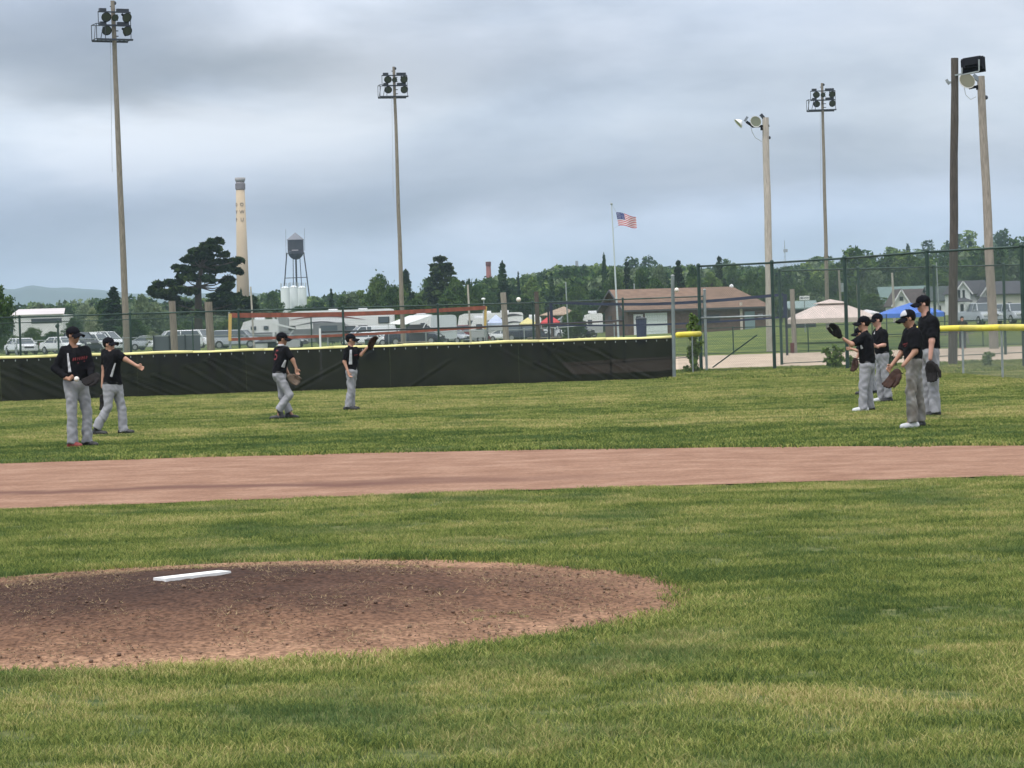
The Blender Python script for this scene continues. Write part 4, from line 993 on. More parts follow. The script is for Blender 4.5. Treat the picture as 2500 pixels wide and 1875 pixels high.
plant('spruce', 1265, 662, 420, 'small hazy spruce on the slope right of the tall spruce', 20)
plant('maple', 1405, 690, 290, 'dark round tree left of the flagpole', 70)
plant('maple', 1450, 700, 280, 'dark tree beside the left end of the brick building', 90)
plant('spruce', 1474, 616, 420, 'tall narrow spruce standing above the ridge left of the flagpole', 34, 0)
plant('pine', 1530, 636, 400, 'pine showing above the trees right of the flagpole', 36, 1)
for i, (px, py, D_, k, w_) in enumerate([(1500, 650, 390, 'maple', 60), (1562, 645, 380, 'maple', 60), (1610, 638, 395, 'willow', 56), (1655, 634, 380, 'pine', 44), (1690, 640, 370, 'maple', 64), (1735, 655, 350, 'poplar', 60), (1700, 670, 345, 'maple', 70), (1600, 672, 350, 'maple', 80), (1540, 680, 340, 'spruce', 40), (1640, 690, 330, 'maple', 80), (1755, 624, 400, 'pine', 40), (1790, 632, 410, 'maple', 50), (1830, 655, 360, 'maple', 60), (1870, 650, 380, 'maple', 60)]):

    plant(k, px, py, D_, ['round dark crown above the roof just right of the flagpole', 'second crown right of the flagpole above the roof', 'grey-green crown above the middle of the brick roof', 'pine crown above the roof just left of the white roof vent', 'wide dark crown touching the grey end pole', 'bright green crown right above the thrown ball', 'dark crown right behind the thrown ball', 'dark crown low over the left half of the brick roof', 'spruce tip low over the left end of the brick roof', 'low crown directly left of the grey end pole', 'pine rising over the tall fence corner', 'rounded crown right of the tall fence corner', 'crown above the white dome roof vent', 'crown above the right end of the brick roof'][i], w_)
# right side: wooded slope behind the houses
slope = [(1905, 668, 420), (1950, 690, 350), (1990, 672, 400), (2040, 650, 420), (2075, 690, 340), (2110, 640, 430), (2140, 655, 400), (2170, 612, 440), (2200, 604, 440), (2225, 612, 430), (2255, 640, 420), (2290, 655, 400), (2320, 662, 410), (2360, 650, 430), (2400, 640, 440), (2440, 652, 420), (2480, 640, 440), (2520, 650, 420), (2060, 720, 300), (2130, 715, 320), (1985, 712, 330), (2300, 700, 340), (2440, 688, 360)]
names = ['at the left end of the wooded slope', 'over the small teal-roofed hut', 'behind the white sign board', 'left of the utility pole with a box', 'over the peak of the beige canopy', 'right of the utility pole with a box', 'above the beige canopy', 'on the left of the bright domed crown', 'bright domed crown on the skyline above the houses', 'on the right of the bright domed crown', 'over the green metal roof', 'left of the dark pole above the blue canopy', 'directly behind the dark wooden pole', 'right behind the dark wooden pole', 'left of the leaning grey pole', 'behind the leaning grey pole', 'right of the leaning grey pole', 'at the right edge of the picture', 'low behind the beige canopy', 'low between the beige and blue canopies', 'low right of the white sign board', 'low behind the blue canopy and tall player', 'low over the white houses']
for (px, py, D_), nm in zip(slope, names):
    k = 'poplar' if 'bright' in nm and 'domed crown on the' in nm else rt.choice(['maple', 'maple', 'maple', 'willow', 'poplar'])
    plant(k, px, py, D_, (('leafy tree ' if not nm.startswith('bright') else '')+nm), 84)
plant('maple', 1402, 752, 150, 'olive bush beside the tan hip roof', 74, 1)
plant('shrub', 1385, 768, 149, 'dark low bush left of the white camper by the building', 50, 0)
for i, (px, py, D_, w_) in enumerate([(30, 818, 190, 120), (85, 812, 205, 110), (150, 815, 205, 110), (205, 818, 200, 90)]):
    plant('shrub', px, py, D_, ['leftmost scrubby bush behind the white sedan', 'scrubby bush left of the thin dark post', 'scrubby bush right of the thin dark post', 'scrubby bush behind the dark pickup'][i], w_, 1, 'scrub along the far edge of the parking grass')

# spreading dark pine, built clump by clump from its outline
D = 272
def jackpine():
    base = at(482, 838, D); g = hgt(base.x, D); rg = np.random.default_rng(99)
    t = thing('spreading_pine', 'large dark spreading pine left of the tan chimney', 'tree', (base.x, D, g))
    s = D/FPX; mb = MB(); T = [at(486, 850, D), at(484, 760, D), at(484, 700, D), at(492, 650, D), at(505, 600, D)]; T[0].z = g-.2
    mb.path(T, [.5, .42, .34, .22, .08], 10)
    cl = [(512, 592, 16, 8), (535, 588, 10, 7), (495, 602, 16, 9), (520, 608, 20, 8), (478, 614, 18, 9), (505, 622, 22, 9), (545, 622, 14, 5), (470, 630, 18, 8), (495, 638, 26, 9), (455, 636, 10, 5), (530, 640, 18, 7), (565, 640, 22, 8), (588, 634, 14, 5), (440, 655, 22, 9), (475, 660, 26, 10), (515, 658, 26, 10), (555, 655, 22, 8), (575, 662, 14, 6), (450, 676, 24, 9), (490, 682, 24, 9), (525, 680, 22, 10), (560, 682, 18, 8), (400, 694, 24, 7), (430, 690, 22, 8), (380, 704, 18, 6), (372, 714, 20, 6), (405, 712, 26, 8), (440, 708, 22, 8), (470, 712, 14, 6), (555, 698, 14, 6), (545, 708, 14, 5), (420, 728, 24, 7), (395, 722, 20, 6), (520, 722, 30, 7), (560, 722, 30, 8), (595, 732, 26, 9), (540, 735, 28, 8), (575, 745, 28, 9), (610, 752, 20, 9), (445, 742, 24, 7), (520, 748, 24, 8), (555, 760, 30, 9), (600, 768, 26, 9), (440, 760, 20, 8), (500, 765, 20, 8)]
    V = []; F = []
    for (px, py, rx, rz) in cl:
        dd = rg.uniform(-1, 1)*(2.1 if py < 700 else 3.4); c = at(px, py, D+dd)
        for q in range(6):
            o = np.array([rg.uniform(-.8, .8)*rx*s, rg.uniform(-1, 1), rg.uniform(-.5, .5)*rz*s])
            cloud_quads(V, F, np.array(c)+o, (rx*s*.5, rx*s*.5, rz*s*.62), 50, .34, rg, flat=.6, shell=.1)
        tz = min(range(5), key=lambda i: abs(T[i].z-(c.z-.7))); k = T[tz]; mid = k.lerp(c, .5)+Vector((0, 0, -.25)); mb.path([k, mid, c], [.11, .07, .02], 5)
    mb.build('trunk', bark, t); mesh_obj('crown', V, F, lm_pin, t)
jackpine()

# far woods as one mass on flat land and hill
P = []; S = []; S2 = []
def skyline(px): return np.interp(px, [0, 60, 150, 250, 330, 600, 700, 820, 900, 1000, 1150, 1270, 1330, 1420, 1500, 1700, 1900, 1990, 2100, 2200, 2300, 2400, 2500, 2600], [740, 738, 736, 735, 722, 716, 712, 718, 712, 706, 690, 674, 664, 652, 656, 654, 655, 650, 642, 640, 628, 612, 592, 585])
cnt = 0
while cnt < 5200:
    yy = rng.uniform(430, 1050)**1; u = rng.uniform(-.235, .235); x = u*yy
    g = hgt(x, yy); hh = rng.uniform(7.5, 12.5)
    px = 1250+u*FPX
    if px < 1200: hh *= .95; 
    # keep crowns under the skyline drawn by the photograph
    v = (CAM_H-(g+hh))/yy; py = 815-SLOPE*(px-1250)+v*FPX
    if py < skyline(px)-rng.uniform(0, 8): 
        if g+hh > 9 and rng.random() < .97: 
            continue
    if px < 1180 and yy < 520: continue
    P.append((x, yy, g)); S.append(hh/10); cnt += 1
lo = []
def far_tree(kind, seed, lm):
    rg = np.random.default_rng(seed); V = []; F = []; r_ = random.Random(seed)
    if kind == 'd':
        for i in range(9):
            a = i*2.4; z = 3+6*(i/8); rr = 1.7*math.sin((i+1)/10*math.pi); cloud_quads(V, F, (rr*math.cos(a), rr*math.sin(a), z), (1.6, 1.6, 1.3), 46, .5, rg)
    else:
        for i in range(9):
            z = 1.5+8.2*i/8; cloud_quads(V, F, (0, 0, z*.86), (2.4*(1-z/11)+.15, 2.4*(1-z/11)+.15, .6), 36, .42, rg, flat=.4, shell=.3)
    return mesh_obj('far_tree', V, F, lm)
lo = [far_tree('d', 1, lm_dec), far_tree('d', 2, lm_bri), far_tree('d', 3, lm_dec), far_tree('c', 4, lm_con), far_tree('d', 5, lm_grey), far_tree('c', 6, lm_con), far_tree('d', 7, lm_dec)]
pts_instances('far_woods', np.array(P), lo, S, 'mixed woods covering the far hill', seed=21)
# ragged weeds and bushes at the enclosure's foot
def weed(px, pyt, D_, wpx, label, n=1400, size=.06, lm=None):
    top = at(px, pyt, D_); g = hgt(top.x, D_); h = top.z-g; w_ = wpx/FPX*D_; rg = np.random.default_rng(int(px)); t = thing('weed_bush', label, 'bush', (top.x, D_, g), 'self-sown bushes along the fences')
    mb = MB(); V = []; F = []
    for i in range(9):
        a = i*.7; x = w_*.32*math.cos(a*2.3)*rg.random(); y_ = w_*.3*math.sin(a*3.1)*rg.random(); hh = h*rg.uniform(.55, 1)
        mb.path([(top.x+x*.3, D_+y_*.3, g), (top.x+x, D_+y_, g+hh*.95)], [.012, .004], 4)
        for q in range(4): z = g+hh*(.2+.8*q/3.6); cloud_quads(V, F, (top.x+x*(.4+.2*q)+rg.normal()*w_*.10, D_+y_, z+rg.normal()*h*.05), (w_*.13, w_*.13, h*.07), n//60, size, rg, shell=.2)
    mb.build('stem', bark, t); mesh_obj('leaves', V, F, lm or lm_bri, t)
weed(1690, 752, 76, 66, 'tall leafy bush growing through the gap under the yellow cap stub', 2600, .055)
weed(2034, 838, 76, 60, 'leafy weed bush at the foot of the tall fence behind the raised glove', 1800)
weed(2170, 850, 74.5, 60, 'weed bush between the two tall fence posts behind the players', 1500, lm=lm_dec)
weed(2410, 850, 72, 46, 'thin weeds by the foot of the leaning pole', 700)
weed(2072, 868, 74.5, 34, 'small weed clump right of the leafy bush by the fence', 600)
# ================================================================== FAR STRUCTURES
D = 650
tanm = mat('tan_concrete', (0.50, 0.395, 0.27), .9, var=.10, vscale=.15); grc = mat('grey_crown', (.22, .20, .21), .9, var=.2, vscale=.5)
tt = at(586, 434, D); tb = at(594, 740, D); s = D/FPX
def axpt(py): return tt.lerp(tb, (py-434)/(740-434))
ch = thing('tan_chimney', 'tall tan smokestack with dark letters and a grey crown', 'chimney', (tb.x, D, hgt(tb.x, D)))
b_ = tb.copy(); dr = (tb-tt).normalized(); b_ = tb+dr*((tb.z-1)/-dr.z)
mb = MB(); mb.path([b_, axpt(640), axpt(464)], [17.6*s, 14.2*s, 10.7*s], 24); mb.build('stack', tanm, ch, smooth=True)
mb = MB(); mb.path([axpt(464), axpt(444)], [10.6*s, 10.4*s], 24); mb.build('dark_band', grc, ch, smooth=True)
mb = MB(); mb.path([axpt(444), axpt(440), axpt(434)], [10.6*s, 12.6*s, 12.8*s], 24); mb.build('crown', mat('crown_concrete', (.34, .32, .31), .9), ch, smooth=True)
mb = MB()
for i in range(24):
    a = i*math.pi/12; p = axpt(448); mb.bar(p+Vector((10.9*s*math.cos(a), 10.9*s*math.sin(a), 0)), axpt(462)+Vector((11*s*math.cos(a), 11*s*math.sin(a), 0)), .25)
mb.build('crown_ribs', grc, ch)
def text_mesh(txt, size, ext=.0, shear=0.0):
    c = bpy.data.curves.new('txt', 'FONT'); c.body = txt; c.size = size; c.align_x = 'CENTER'; c.align_y = 'CENTER'; c.extrude = ext; c.resolution_u = 2; c.shear = shear
    o = bpy.data.objects.new('txt', c); COL.objects.link(o); dg = bpy.context.evaluated_depsgraph_get(); me = bpy.data.meshes.new_from_object(o.evaluated_get(dg))
    V = [v.co.copy() for v in me.vertices]; F = [tuple(p.vertices) for p in me.polygons]; bpy.data.objects.remove(o); bpy.data.meshes.remove(me); return V, F
lt = mat('letter_brown', (.20, .155, .115), .9)
for row, (pyc, right, left) in enumerate([(500, 'O', 'D'), (518, 'W', 'V'), (537, 'U', 'P')]):
    c = axpt(pyc); rad = (10.8+(pyc-464)*3.4/176)*s+.05
    for chx, ang in ((right, R(-90+19)), (left, R(-90-58))):
        V, F = text_mesh(chx, 1.35, .03); VV = []
        for v in V:
            a = ang+v.x/rad; rr = rad+v.z; VV.append((c.x+rr*math.cos(a), c.y+rr*math.sin(a), c.z+v.y))
        o = mesh_obj('letter', VV, F, lt, ch)
# water tower
D = 700; s = D/FPX; wm = mat('tank_black', (.018, .018, .028), .6, var=.3, vscale=.3); wr_ = mat('tank_roof', (.15, .155, .18), .6)
def wp_(px, py, dd=0): return at(px, py, D+dd)
wt = thing('water_tower', 'black steel water tower on legs with a pale conical roof', 'water tower', tuple(Vector((wp_(723, 700).x, D, .9))))
ax_ = (wp_(721, 585)-wp_(724, 700)).normalized()
c0 = wp_(722, 613); mb = MB(); mb.lathe(c0, [(19.5*s, 0), (19.5*s, 27*s)], 28, ax_); mb.build('tank', wm, wt, smooth=False)
mb = MB(); mb.lathe(c0, [(1.5*s, -21*s), (7*s, -19.6*s), (12.5*s, -16*s), (16.5*s, -11*s), (18.9*s, -5*s), (19.5*s, 0)], 28, ax_); mb.build('tank_bowl', wm, wt, smooth=True)
mb = MB(); mb.lathe(c0, [(21.5*s, 27*s), (20.5*s, 28.5*s), (1*s, 45*s)], 28, ax_); mb.build('roof', wr_, wt)
mb = MB(); mb.lathe(c0, [(22*s, -6.5*s), (22*s, -5.5*s), (19.4*s, -5*s)], 28, ax_); mb.build('walkway', wm, wt)
mb = MB(); mb.tube(c0-ax_*20*s, c0-ax_*125*s, 2.2*s, n=10); mb.build('riser', wm, wt)
for sx, sy in ((-1, -1), (1, -1), (-1, 1), (1, 1)):
    kx = 20.5 if sy < 0 else 8; 
    a = c0+Vector((sx*kx*s, sy*15*s, -4*s)); b_ = a+Vector((sx*(12 if sy < 0 else 3)*s, sy*6*s, -118*s)); mb = MB(); mb.bar(a, b_, .32 if sy < 0 else .2); mb.build('leg', wm, wt)
mb = MB(); q0 = wp_(697, 679); q1 = wp_(750, 677); mb.bar(q0, q1, .2); mb.bar(q0+Vector((0, -2, 0)), q1+Vector((0, 2, 0)), .12); mb.build('brace', wm, wt)
for px, y0, y1 in ((697.5, 560, 640), (743, 557, 612)):
    mb = MB(); mb.bar(wp_(px, y0), wp_(px+1, y1), .09); mb.build('antenna', wr_, wt)
mb = MB()
for i in range(7): mb.box(c0+Vector(((i-3)*2.3*s, -19.3*s*math.cos((i-3)*.12)-.15, 1.5*s)), (1.6*s, .12, 2.6*s))
mb.build('faded_lettering', mat('faded_white', (.45, .42, .44), .8), wt)
# silos
sil = mat('silo_white', (.66, .70, .72), .6, var=.06, vscale=.2); D = 480; s = D/FPX
for i, (px, py, r_) in enumerate([(696, 705, 11), (717, 703, 10), (737, 704, 11)]):
    tp_ = at(px, py, D+i*3); t = thing('silo', ['leftmost tall white silo below the water tower', 'middle white silo below the water tower', 'right white silo half hidden by a bush'][i], 'silo', (tp_.x, D+i*3, hgt(tp_.x, D)), 'white silos below the water tower')
    mb = MB(); mb.tube((tp_.x, D+i*3, .5), tuple(tp_), r_*s, n=24); mb.build('shell', sil, t, smooth=False)
    mb = MB(); mb.lathe(tp_, [(r_*s*1.02, 0), (r_*s*1.02, .15), (.3, .5)], 24); mb.build('lid', sil, t)
    mb = MB()
    for k in range(10): a = k*.628; mb.bar(tp_+Vector((r_*s*math.cos(a), r_*s*math.sin(a), 0)), tp_+Vector((r_*s*math.cos(a), r_*s*math.sin(a), 1.1)), .06)
    mb.build('handrail', m_galv, t)
# red brick chimney
D = 600; s = D/FPX; a = at(1192, 640, D); b_ = at(1197, 760, D); b_.z = hgt(b_.x, D)
rc = thing('brick_chimney', 'slender red brick chimney beside the dark spruce', 'chimney', tuple(b_))
mb = MB(); mb.path([b_, a], [9*s, 5.6*s], 16); mb.build('stack', mat('red_brick', (.21, .085, .075), .9, var=.2, vscale=.4), rc, smooth=True)
mb = MB(); mb.path([a-Vector((0, 0, .9)), a+Vector((0, 0, .1))], [6.6*s, 6.6*s], 16); mb.build('rim', mat('dark_brick', (.13, .055, .055), .9), rc)
# antenna masts on the hill
for px, py, pb, D, lb in ((1408, 637, 660, 880, 'short block-shaped mast on the wooded ridge left of the flagpole'), (1915, 586, 655, 950, 'faint lattice radio mast on the skyline between the pale poles')):
    a = at(px, py, D); b_ = at(px, pb, D); t = thing('radio_mast', lb, 'mast', (a.x, D, hgt(a.x, D))); mb = MB()
    if D > 900:
        for q in (-1, 1): mb.bar((a.x+q*.7, D, hgt(a.x, D)), tuple(a), .12)
        for i in range(12): z = hgt(a.x, D)+(a.z-hgt(a.x, D))*i/12; w_ = .7*(1-i/12); mb.bar((a.x-w_, D, z), (a.x+w_, D, z+.8), .08)
        mb.box((a.x+.3, D-.3, at(px, 612, D).z), (1.6, .6, 1.2))
    else: mb.tube((a.x, D, hgt(a.x, D)), tuple(a), .55, .5, 8)
    mb.build('mast', mat('mast_grey', (.28, .30, .32), .7), t)

# ================================================================== BUILDINGS
wht = mat('white_paint', (.74, .75, .76), .6, var=.05, vscale=1); glass = mat('dark_glass', (.03, .035, .04), .15); dkm = mat('dark_trim', (.06, .06, .065), .7)
# white long building at far left
D = 420; s = D/FPX
p = at(85, 785, D); t = thing('white_warehouse', 'long low white building with a striped roof edge behind trees at far left', 'building', (p.x, D, hgt(p.x, D)))
x0, x1 = at(32, 790, D).x, at(154, 790, D).x; g = hgt(p.x, D); zt = at(90, 769, D).z
mb = MB(); mb.box(((x0+x1)/2, D+5, (g+zt)/2), (x1-x0, 10, zt-g)); mb.build('wall', mat('warehouse_white', (.70, .69, .69), .7, var=.06, vscale=.3), t)
mb = MB(); mb.poly([(x0-.3, D-.4, zt), (x1+.3, D-.4, zt), (x1-.1, D+3, at(90, 755, D).z), (x0+.4, D+3, at(90, 755, D).z)], (0, 0, .12)); mb.build('roof', mat('pale_roof', (.55, .50, .50), .6, var=.12, vscale=.6, stretch=(.2, 1, 4)), t)
for i in range(6):
    xx = x0+(x1-x0)*(.42+i*.10); f = MB(); f.box((xx, D-.03, at(90, 784, D).z), (.95, .08, .8)); w_ = f.build('window', dkm, t); f = MB(); f.box((xx, D-.08, at(90, 784, D).z), (.8, .03, .65)); f.build('pane', glass, w_)
mb = MB(); mb.box((x0+2.6, D-.05, (g+1.6)), (2.6, .08, 3.0)); mb.build('door', mat('door_grey', (.45, .46, .48), .6), t)
# brown brick community building with a hip roof
bm = mat('brown_brick', (.125, .085, .068), .9, var=.22, vscale=3, bump=.4, bscale=12); rfm = mat('brown_shingle', (.18, .115, .080), .95, var=.2, vscale=1.2, stretch=(1, 1, 3), bump=.4, bscale=10)
C0 = at(1535, 820, 260); C0.z = hgt(C0.x, 260); ph = R(12); A_ = Vector((math.cos(ph), math.sin(ph), 0)); Bv = Vector((-math.sin(ph), math.cos(ph), 0)); nF = Vector((A_.y, -A_.x, 0))
LB = on_plane(1872, 800, C0, nF); LL = (LB-C0).dot(A_); WD = 10.0; EH = 3.35-C0.z+.95; RH = 2.15
bb = thing('brick_building', 'long low brown brick building with a brown shingle roof behind the flagpole', 'building', tuple(C0))
def BP(a, b, z): return C0+A_*a+Bv*b+Vector((0, 0, z))
EHt = (on_plane(1700, 752.5, C0, nF).z-C0.z)
mb = MB(); mb.poly([BP(0, 0, -.3), BP(LL, 0, -.3), BP(LL, WD, -.3), BP(0, WD, -.3)], (0, 0, EHt+.3)); mb.build('wall', bm, bb)
mb = MB(); mb.poly([BP(0.001, 0, EHt), BP(0.001, WD, EHt), BP(0.001, WD/2, EHt+RH-.25)], A_*.3); mb.build('gable', mat('brown_board', (.14, .10, .09), .9, var=.2, vscale=2), bb)
o_ = .55; zr = EHt+RH
for side in (0, 1):
    b0 = -o_ if side == 0 else WD+o_; e0 = BP(-.7, b0, EHt-.16); e1 = BP(LL+o_, b0, EHt-.16); r0_ = BP(-.7, WD/2, zr); r1_ = BP(LL-2.2, WD/2, zr)
    mb = MB(); mb.poly([e0, e1, r1_, r0_], (0, 0, .14)); mb.build('roof_slope', rfm, bb)
mb = MB(); mb.poly([BP(LL+o_, -o_, EHt-.155), BP(LL+o_, WD+o_, EHt-.155), BP(LL-2.2, WD/2, zr+.003)], (0, 0, .14)); mb.build('roof_slope', rfm, bb)
for b0 in (-o_, ):
    mb = MB(); mb.bar(BP(-.72, b0-.02, EHt-.1), BP(LL+o_, b0-.02, EHt-.1), .06, .2); mb.build('fascia', dkm, bb)
mb = MB(); mb.bar(BP(-.74, -o_, EHt-.06), BP(-.74, WD/2, zr+.06), .08, .22); mb.bar(BP(-.74, WD+o_, EHt-.06), BP(-.74, WD/2, zr+.06), .08, .22); mb.build('barge_board', dkm, bb)
def fac(px0, py0, px1, py1, name, m, depth=.08, out=.03, parent=bb, plane=(C0, nF), ax=A_):
    a = on_plane(px0, py1, *plane); b = on_plane(px1, py0, *plane); w_ = (b-a).dot(ax); z0 = max(a.z, C0.z if parent is bb else -9); z1 = b.z
    n_ = plane[1]*(-1 if (Vector((0, -1, 0))).dot(plane[1]) < 0 else 1)
    c = a+ax*w_/2; c.z = (z0+z1)/2; mb = MB(); M = Matrix((ax, n_, Vector((0, 0, 1)))).transposed(); mb.box(c+n_*out, (w_, depth, z1-z0), M=M); return mb.build(name, m, parent)
d_ = fac(1548, 767, 1569, 820, 'door_frame', wht); fac(1553, 772, 1564, 795, 'door_glass', glass, .05, .075, d_)
fac(1576, 763, 1628, 819, 'garage_door', mat('garage_white', (.66, .72, .70), .6), .08)
for i in range(4): fac(1576, 769+i*13, 1628, 770+i*13, 'panel_groove', mat('groove_grey', (.42, .46, .45), .7), .03, .07)
fac(1819, 760, 1842, 812, 'door', mat('teal_door', (.20, .28, .29), .6)); fac(1807, 738, 1811, 806, 'downpipe', mat('cream_pipe', (.55, .48, .40), .6), .12, .1)
fac(1850, 766, 1861, 776, 'wall_meter', mat('meter_grey', (.35, .34, .36), .6), .15, .08)
fac(1690, 765, 1760, 792, 'window', mat('bronze_frame', (.09, .06, .05), .5)); fac(1694, 768, 1756, 789, 'pane', glass, .03, .08)
nG = -A_
for px in (1490, 1516): fac(px-4, 771, px+4, 785, 'window', dkm, .06, .03, bb, (C0, nG), -Bv)
v_ = on_plane(1786, 706, BP(0, WD/2, 0), nF); mb = MB(); mb.lathe(BP(v_.dot(A_)-C0.dot(A_), WD/2, zr), [(.22, 0), (.24, .2), (.18, .34), (.05, .4)], 12); mb.build('roof_vent', wht, bb)
# pavilion roof left of it, tan hip
D = 262; t = thing('tan_pavilion', 'small pavilion with a tan hip roof left of the brick building', 'pavilion', (at(1372, 800, D).x, D+3, hgt(5, D)))
pk = at(1377, 748, D+3); e = [at(1318, 769, D), at(1398, 767, D), at(1412, 768, D+6), at(1335, 768, D+6)]
tanr = mat('tan_shingle', (.36, .27, .20), .95, var=.15, vscale=1.5)
for i in range(4):
    mb = MB(); mb.poly([e[i], e[(i+1) % 4], pk], (0, 0, -.1)); mb.build('roof_slope', tanr, t)
for i in range(4): mb = MB(); q = e[i].lerp(pk, .1); mb.bar((q.x, q.y, hgt(q.x, D)), (q.x, q.y, q.z-.05), .16); mb.build('post', bm, t)
mb = MB(); c = sum(e, Vector())/4; mb.box((c.x, c.y, hgt(c.x, D)+.9), (2.0, 3.5, 1.8)); mb.build('wall', mat('pav_brown', (.16, .11, .09), .9), t)

# houses on the right
sidw = mat('white_siding', (.78, .80, .80), .7, var=.05, vscale=1.5, stretch=(.2, .2, 14)); sidb = mat('beige_siding', (.50, .49, .42), .8, var=.06, vscale=1.5, stretch=(.2, .2, 14))
rdark = mat('charcoal_shingle', (.065, .065, .078), .95, var=.2, vscale=2); rbrown = mat('brown_shingle_dark', (.085, .065, .065), .95, var=.2, vscale=2); rgreen = mat('green_metal_roof', (.13, .20, .19), .5, var=.1, vscale=1.5); wdk = mat('weathered_boards', (.085, .068, .058), .9, var=.25, vscale=2, stretch=(6, 6, 1))
def gable_front(t, pxl, pxr, eave, apex, base, D, depth, wall, roof, wins=(), ov=.25, ovf=.3):
    """house wing whose gable faces the camera"""
    a = at(pxl, base, D); b = at(pxr, base, D); zb = min(hgt(a.x, D), a.z)-.2; cx = (a.x+b.x)/2; ze = at((pxl+pxr)/2, eave, D).z; za = at((pxl+pxr)/2, apex, D).z
    mb = MB(); mb.poly([(a.x, D, zb), (b.x, D, zb), (b.x, D, ze), (cx, D, za), (a.x, D, ze)], (0, depth, 0)); mb.build('wall', wall, t)
    sl = (za-ze)/(cx-a.x)
    for sg, e_ in ((-1, a.x), (1, b.x)):
        p0 = Vector((cx, D-ovf, za+.03)); p1 = Vector((e_+sg*ov, D-ovf, ze-ov*sl+.03)); mb = MB(); mb.poly([p0, p1, p1+Vector((0, depth+ovf*2, 0)), p0+Vector((0, depth+ovf*2, 0))], (0, 0, .13)); mb.build('roof_slope', roof, t)
        mb = MB(); mb.bar(p0+Vector((0, -.02, .0)), p1+Vector((0, -.02, .0)), .05, .16); mb.build('barge_board', wht, t)
    for (x0, y0, x1, y1) in wins:
        p = at(x0, y1, D); q = at(x1, y0, D); c = ((p.x+q.x)/2, D-.04, (p.z+q.z)/2); w_ = abs(q.x-p.x); h_ = abs(q.z-p.z)
        mb = MB(); mb.box(c, (w_, .1, h_)); f = mb.build('window', dkm, t); mb = MB(); mb.box((c[0], c[1]-.06, c[2]), (w_*.78, .03, h_*.85)); mb.build('pane', glass, f)
def eave_front(t, pxl, pxr, eave, ridge, base, D, depth, wall, roof, wins=(), hip=0):
    a = at(pxl, base, D); b = at(pxr, base, D); zb = min(hgt(a.x, D), a.z)-.2; ze = at((pxl+pxr)/2, eave, D).z; zr = at((pxl+pxr)/2, ridge, D).z
    mb = MB(); mb.poly([(a.x, D, zb), (a.x, D+depth, zb), (a.x, D+depth, ze), (a.x, D+depth/2, zr-.08), (a.x, D, ze)], (b.x-a.x, 0, 0)); mb.build('wall', wall, t)
    for sg in (0, 1):
        y0 = D-.35 if sg == 0 else D+depth+.35; mb = MB(); mb.poly([(a.x-.3, y0, ze-.1), (b.x+.3, y0, ze-.1), (b.x+.3-hip, D+depth/2, zr), (a.x-.3+hip, D+depth/2, zr)], (0, 0, .13)); mb.build('roof_slope', roof, t)
    for (x0, y0, x1, y1) in wins:
        p = at(x0, y1, D); q = at(x1, y0, D); c = ((p.x+q.x)/2, D-.04, (p.z+q.z)/2); w_ = abs(q.x-p.x); h_ = abs(q.z-p.z)
        mb = MB(); mb.box(c, (w_, .1, h_)); f = mb.build('window', dkm, t); mb = MB(); mb.box((c[0], c[1]-.06, c[2]), (w_*.78, .03, h_*.85)); mb.build('pane', glass, f)
def porch(t, pxl, pxr, top, eave, base, D, roof, n=4):
    a = at(pxl, eave, D); b = at(pxr, eave, D); cz = at((pxl+pxr)/2, top, D).z; w_ = b.x-a.x
    mb = MB(); mb.poly([(a.x, D-1.8, a.z), (b.x, D-1.8, a.z), (b.x-w_*.28, D+.1, cz), (a.x+w_*.28, D+.1, cz)], (0, 0, .1)); mb.build('porch_roof', roof, t)
    for i in range(n):
        x = a.x+.2+(w_-.4)*i/(n-1); mb = MB(); mb.bar((x, D-1.6, at(pxl, base, D).z-.5), (x, D-1.6, a.z), .16); mb.build('porch_post', wht, t)
D = 300
h1 = thing('dark_barn_house', 'weathered dark house with a green metal roof above the blue canopy', 'house', (at(2190, 755, 325).x, 325, hgt(47, 325)))
eave_front(h1, 2158, 2272, 742, 700, 765, 325, 7, wdk, rgreen, hip=0)
p = at(2158, 742, 324); mb = MB(); mb.poly([tuple(at(2120, 757, 322)), tuple(at(2188, 757, 322)), tuple(at(2168, 740, 326)), tuple(at(2150, 741, 326))], (0, 0, .1)); mb.build('lean_to_roof', rbrown, h1)
mb = MB(); mb.poly([tuple(at(2124, 775, 323)), tuple(at(2186, 775, 323)), tuple(at(2186, 757, 323)), tuple(at(2124, 758, 323))], (0, 2, 0)); mb.build('lean_to_wall', wdk, h1)
h2 = thing('white_gable_cottage', 'small white gabled cottage with a brown roof behind the capped players', 'house', (at(2200, 755, 300).x, 300, hgt(47, 300)))
gable_front(h2, 2181, 2221, 741, 708, 765, 300, 6, sidw, rbrown, [(2196, 724, 2205, 734)])
eave_front(h2, 2212, 2262, 742, 707, 765, 302, 5.5, sidw, rbrown)
h3 = thing('white_cottage_wing', 'low white house wall seen just left of the dark wooden pole', 'house', (at(2293, 760, 300).x, 300, hgt(50, 300)))
eave_front(h3, 2274, 2335, 734, 700, 768, 300, 6, sidw, mat('slate_green_roof', (.055, .07, .07), .9, var=.2, vscale=2), [(2290, 746, 2297, 758)])
h4 = thing('white_farmhouse', 'white two-gabled farmhouse with a dark roof between the two wooden poles', 'house', (at(2375, 760, 290).x, 290, hgt(52, 290)))
gable_front(h4, 2334, 2370, 712, 688, 768, 288, 7, sidw, rdark, [(2339, 708, 2344, 727), (2350, 708, 2355, 727), (2345, 742, 2352, 762)])
eave_front(h4, 2362, 2412, 717, 686, 768, 291, 6, sidw, rdark)
gable_front(h4, 2398, 2438, 717, 690, 768, 288.5, 7, sidw, rdark, [(2408, 712, 2413, 724)])
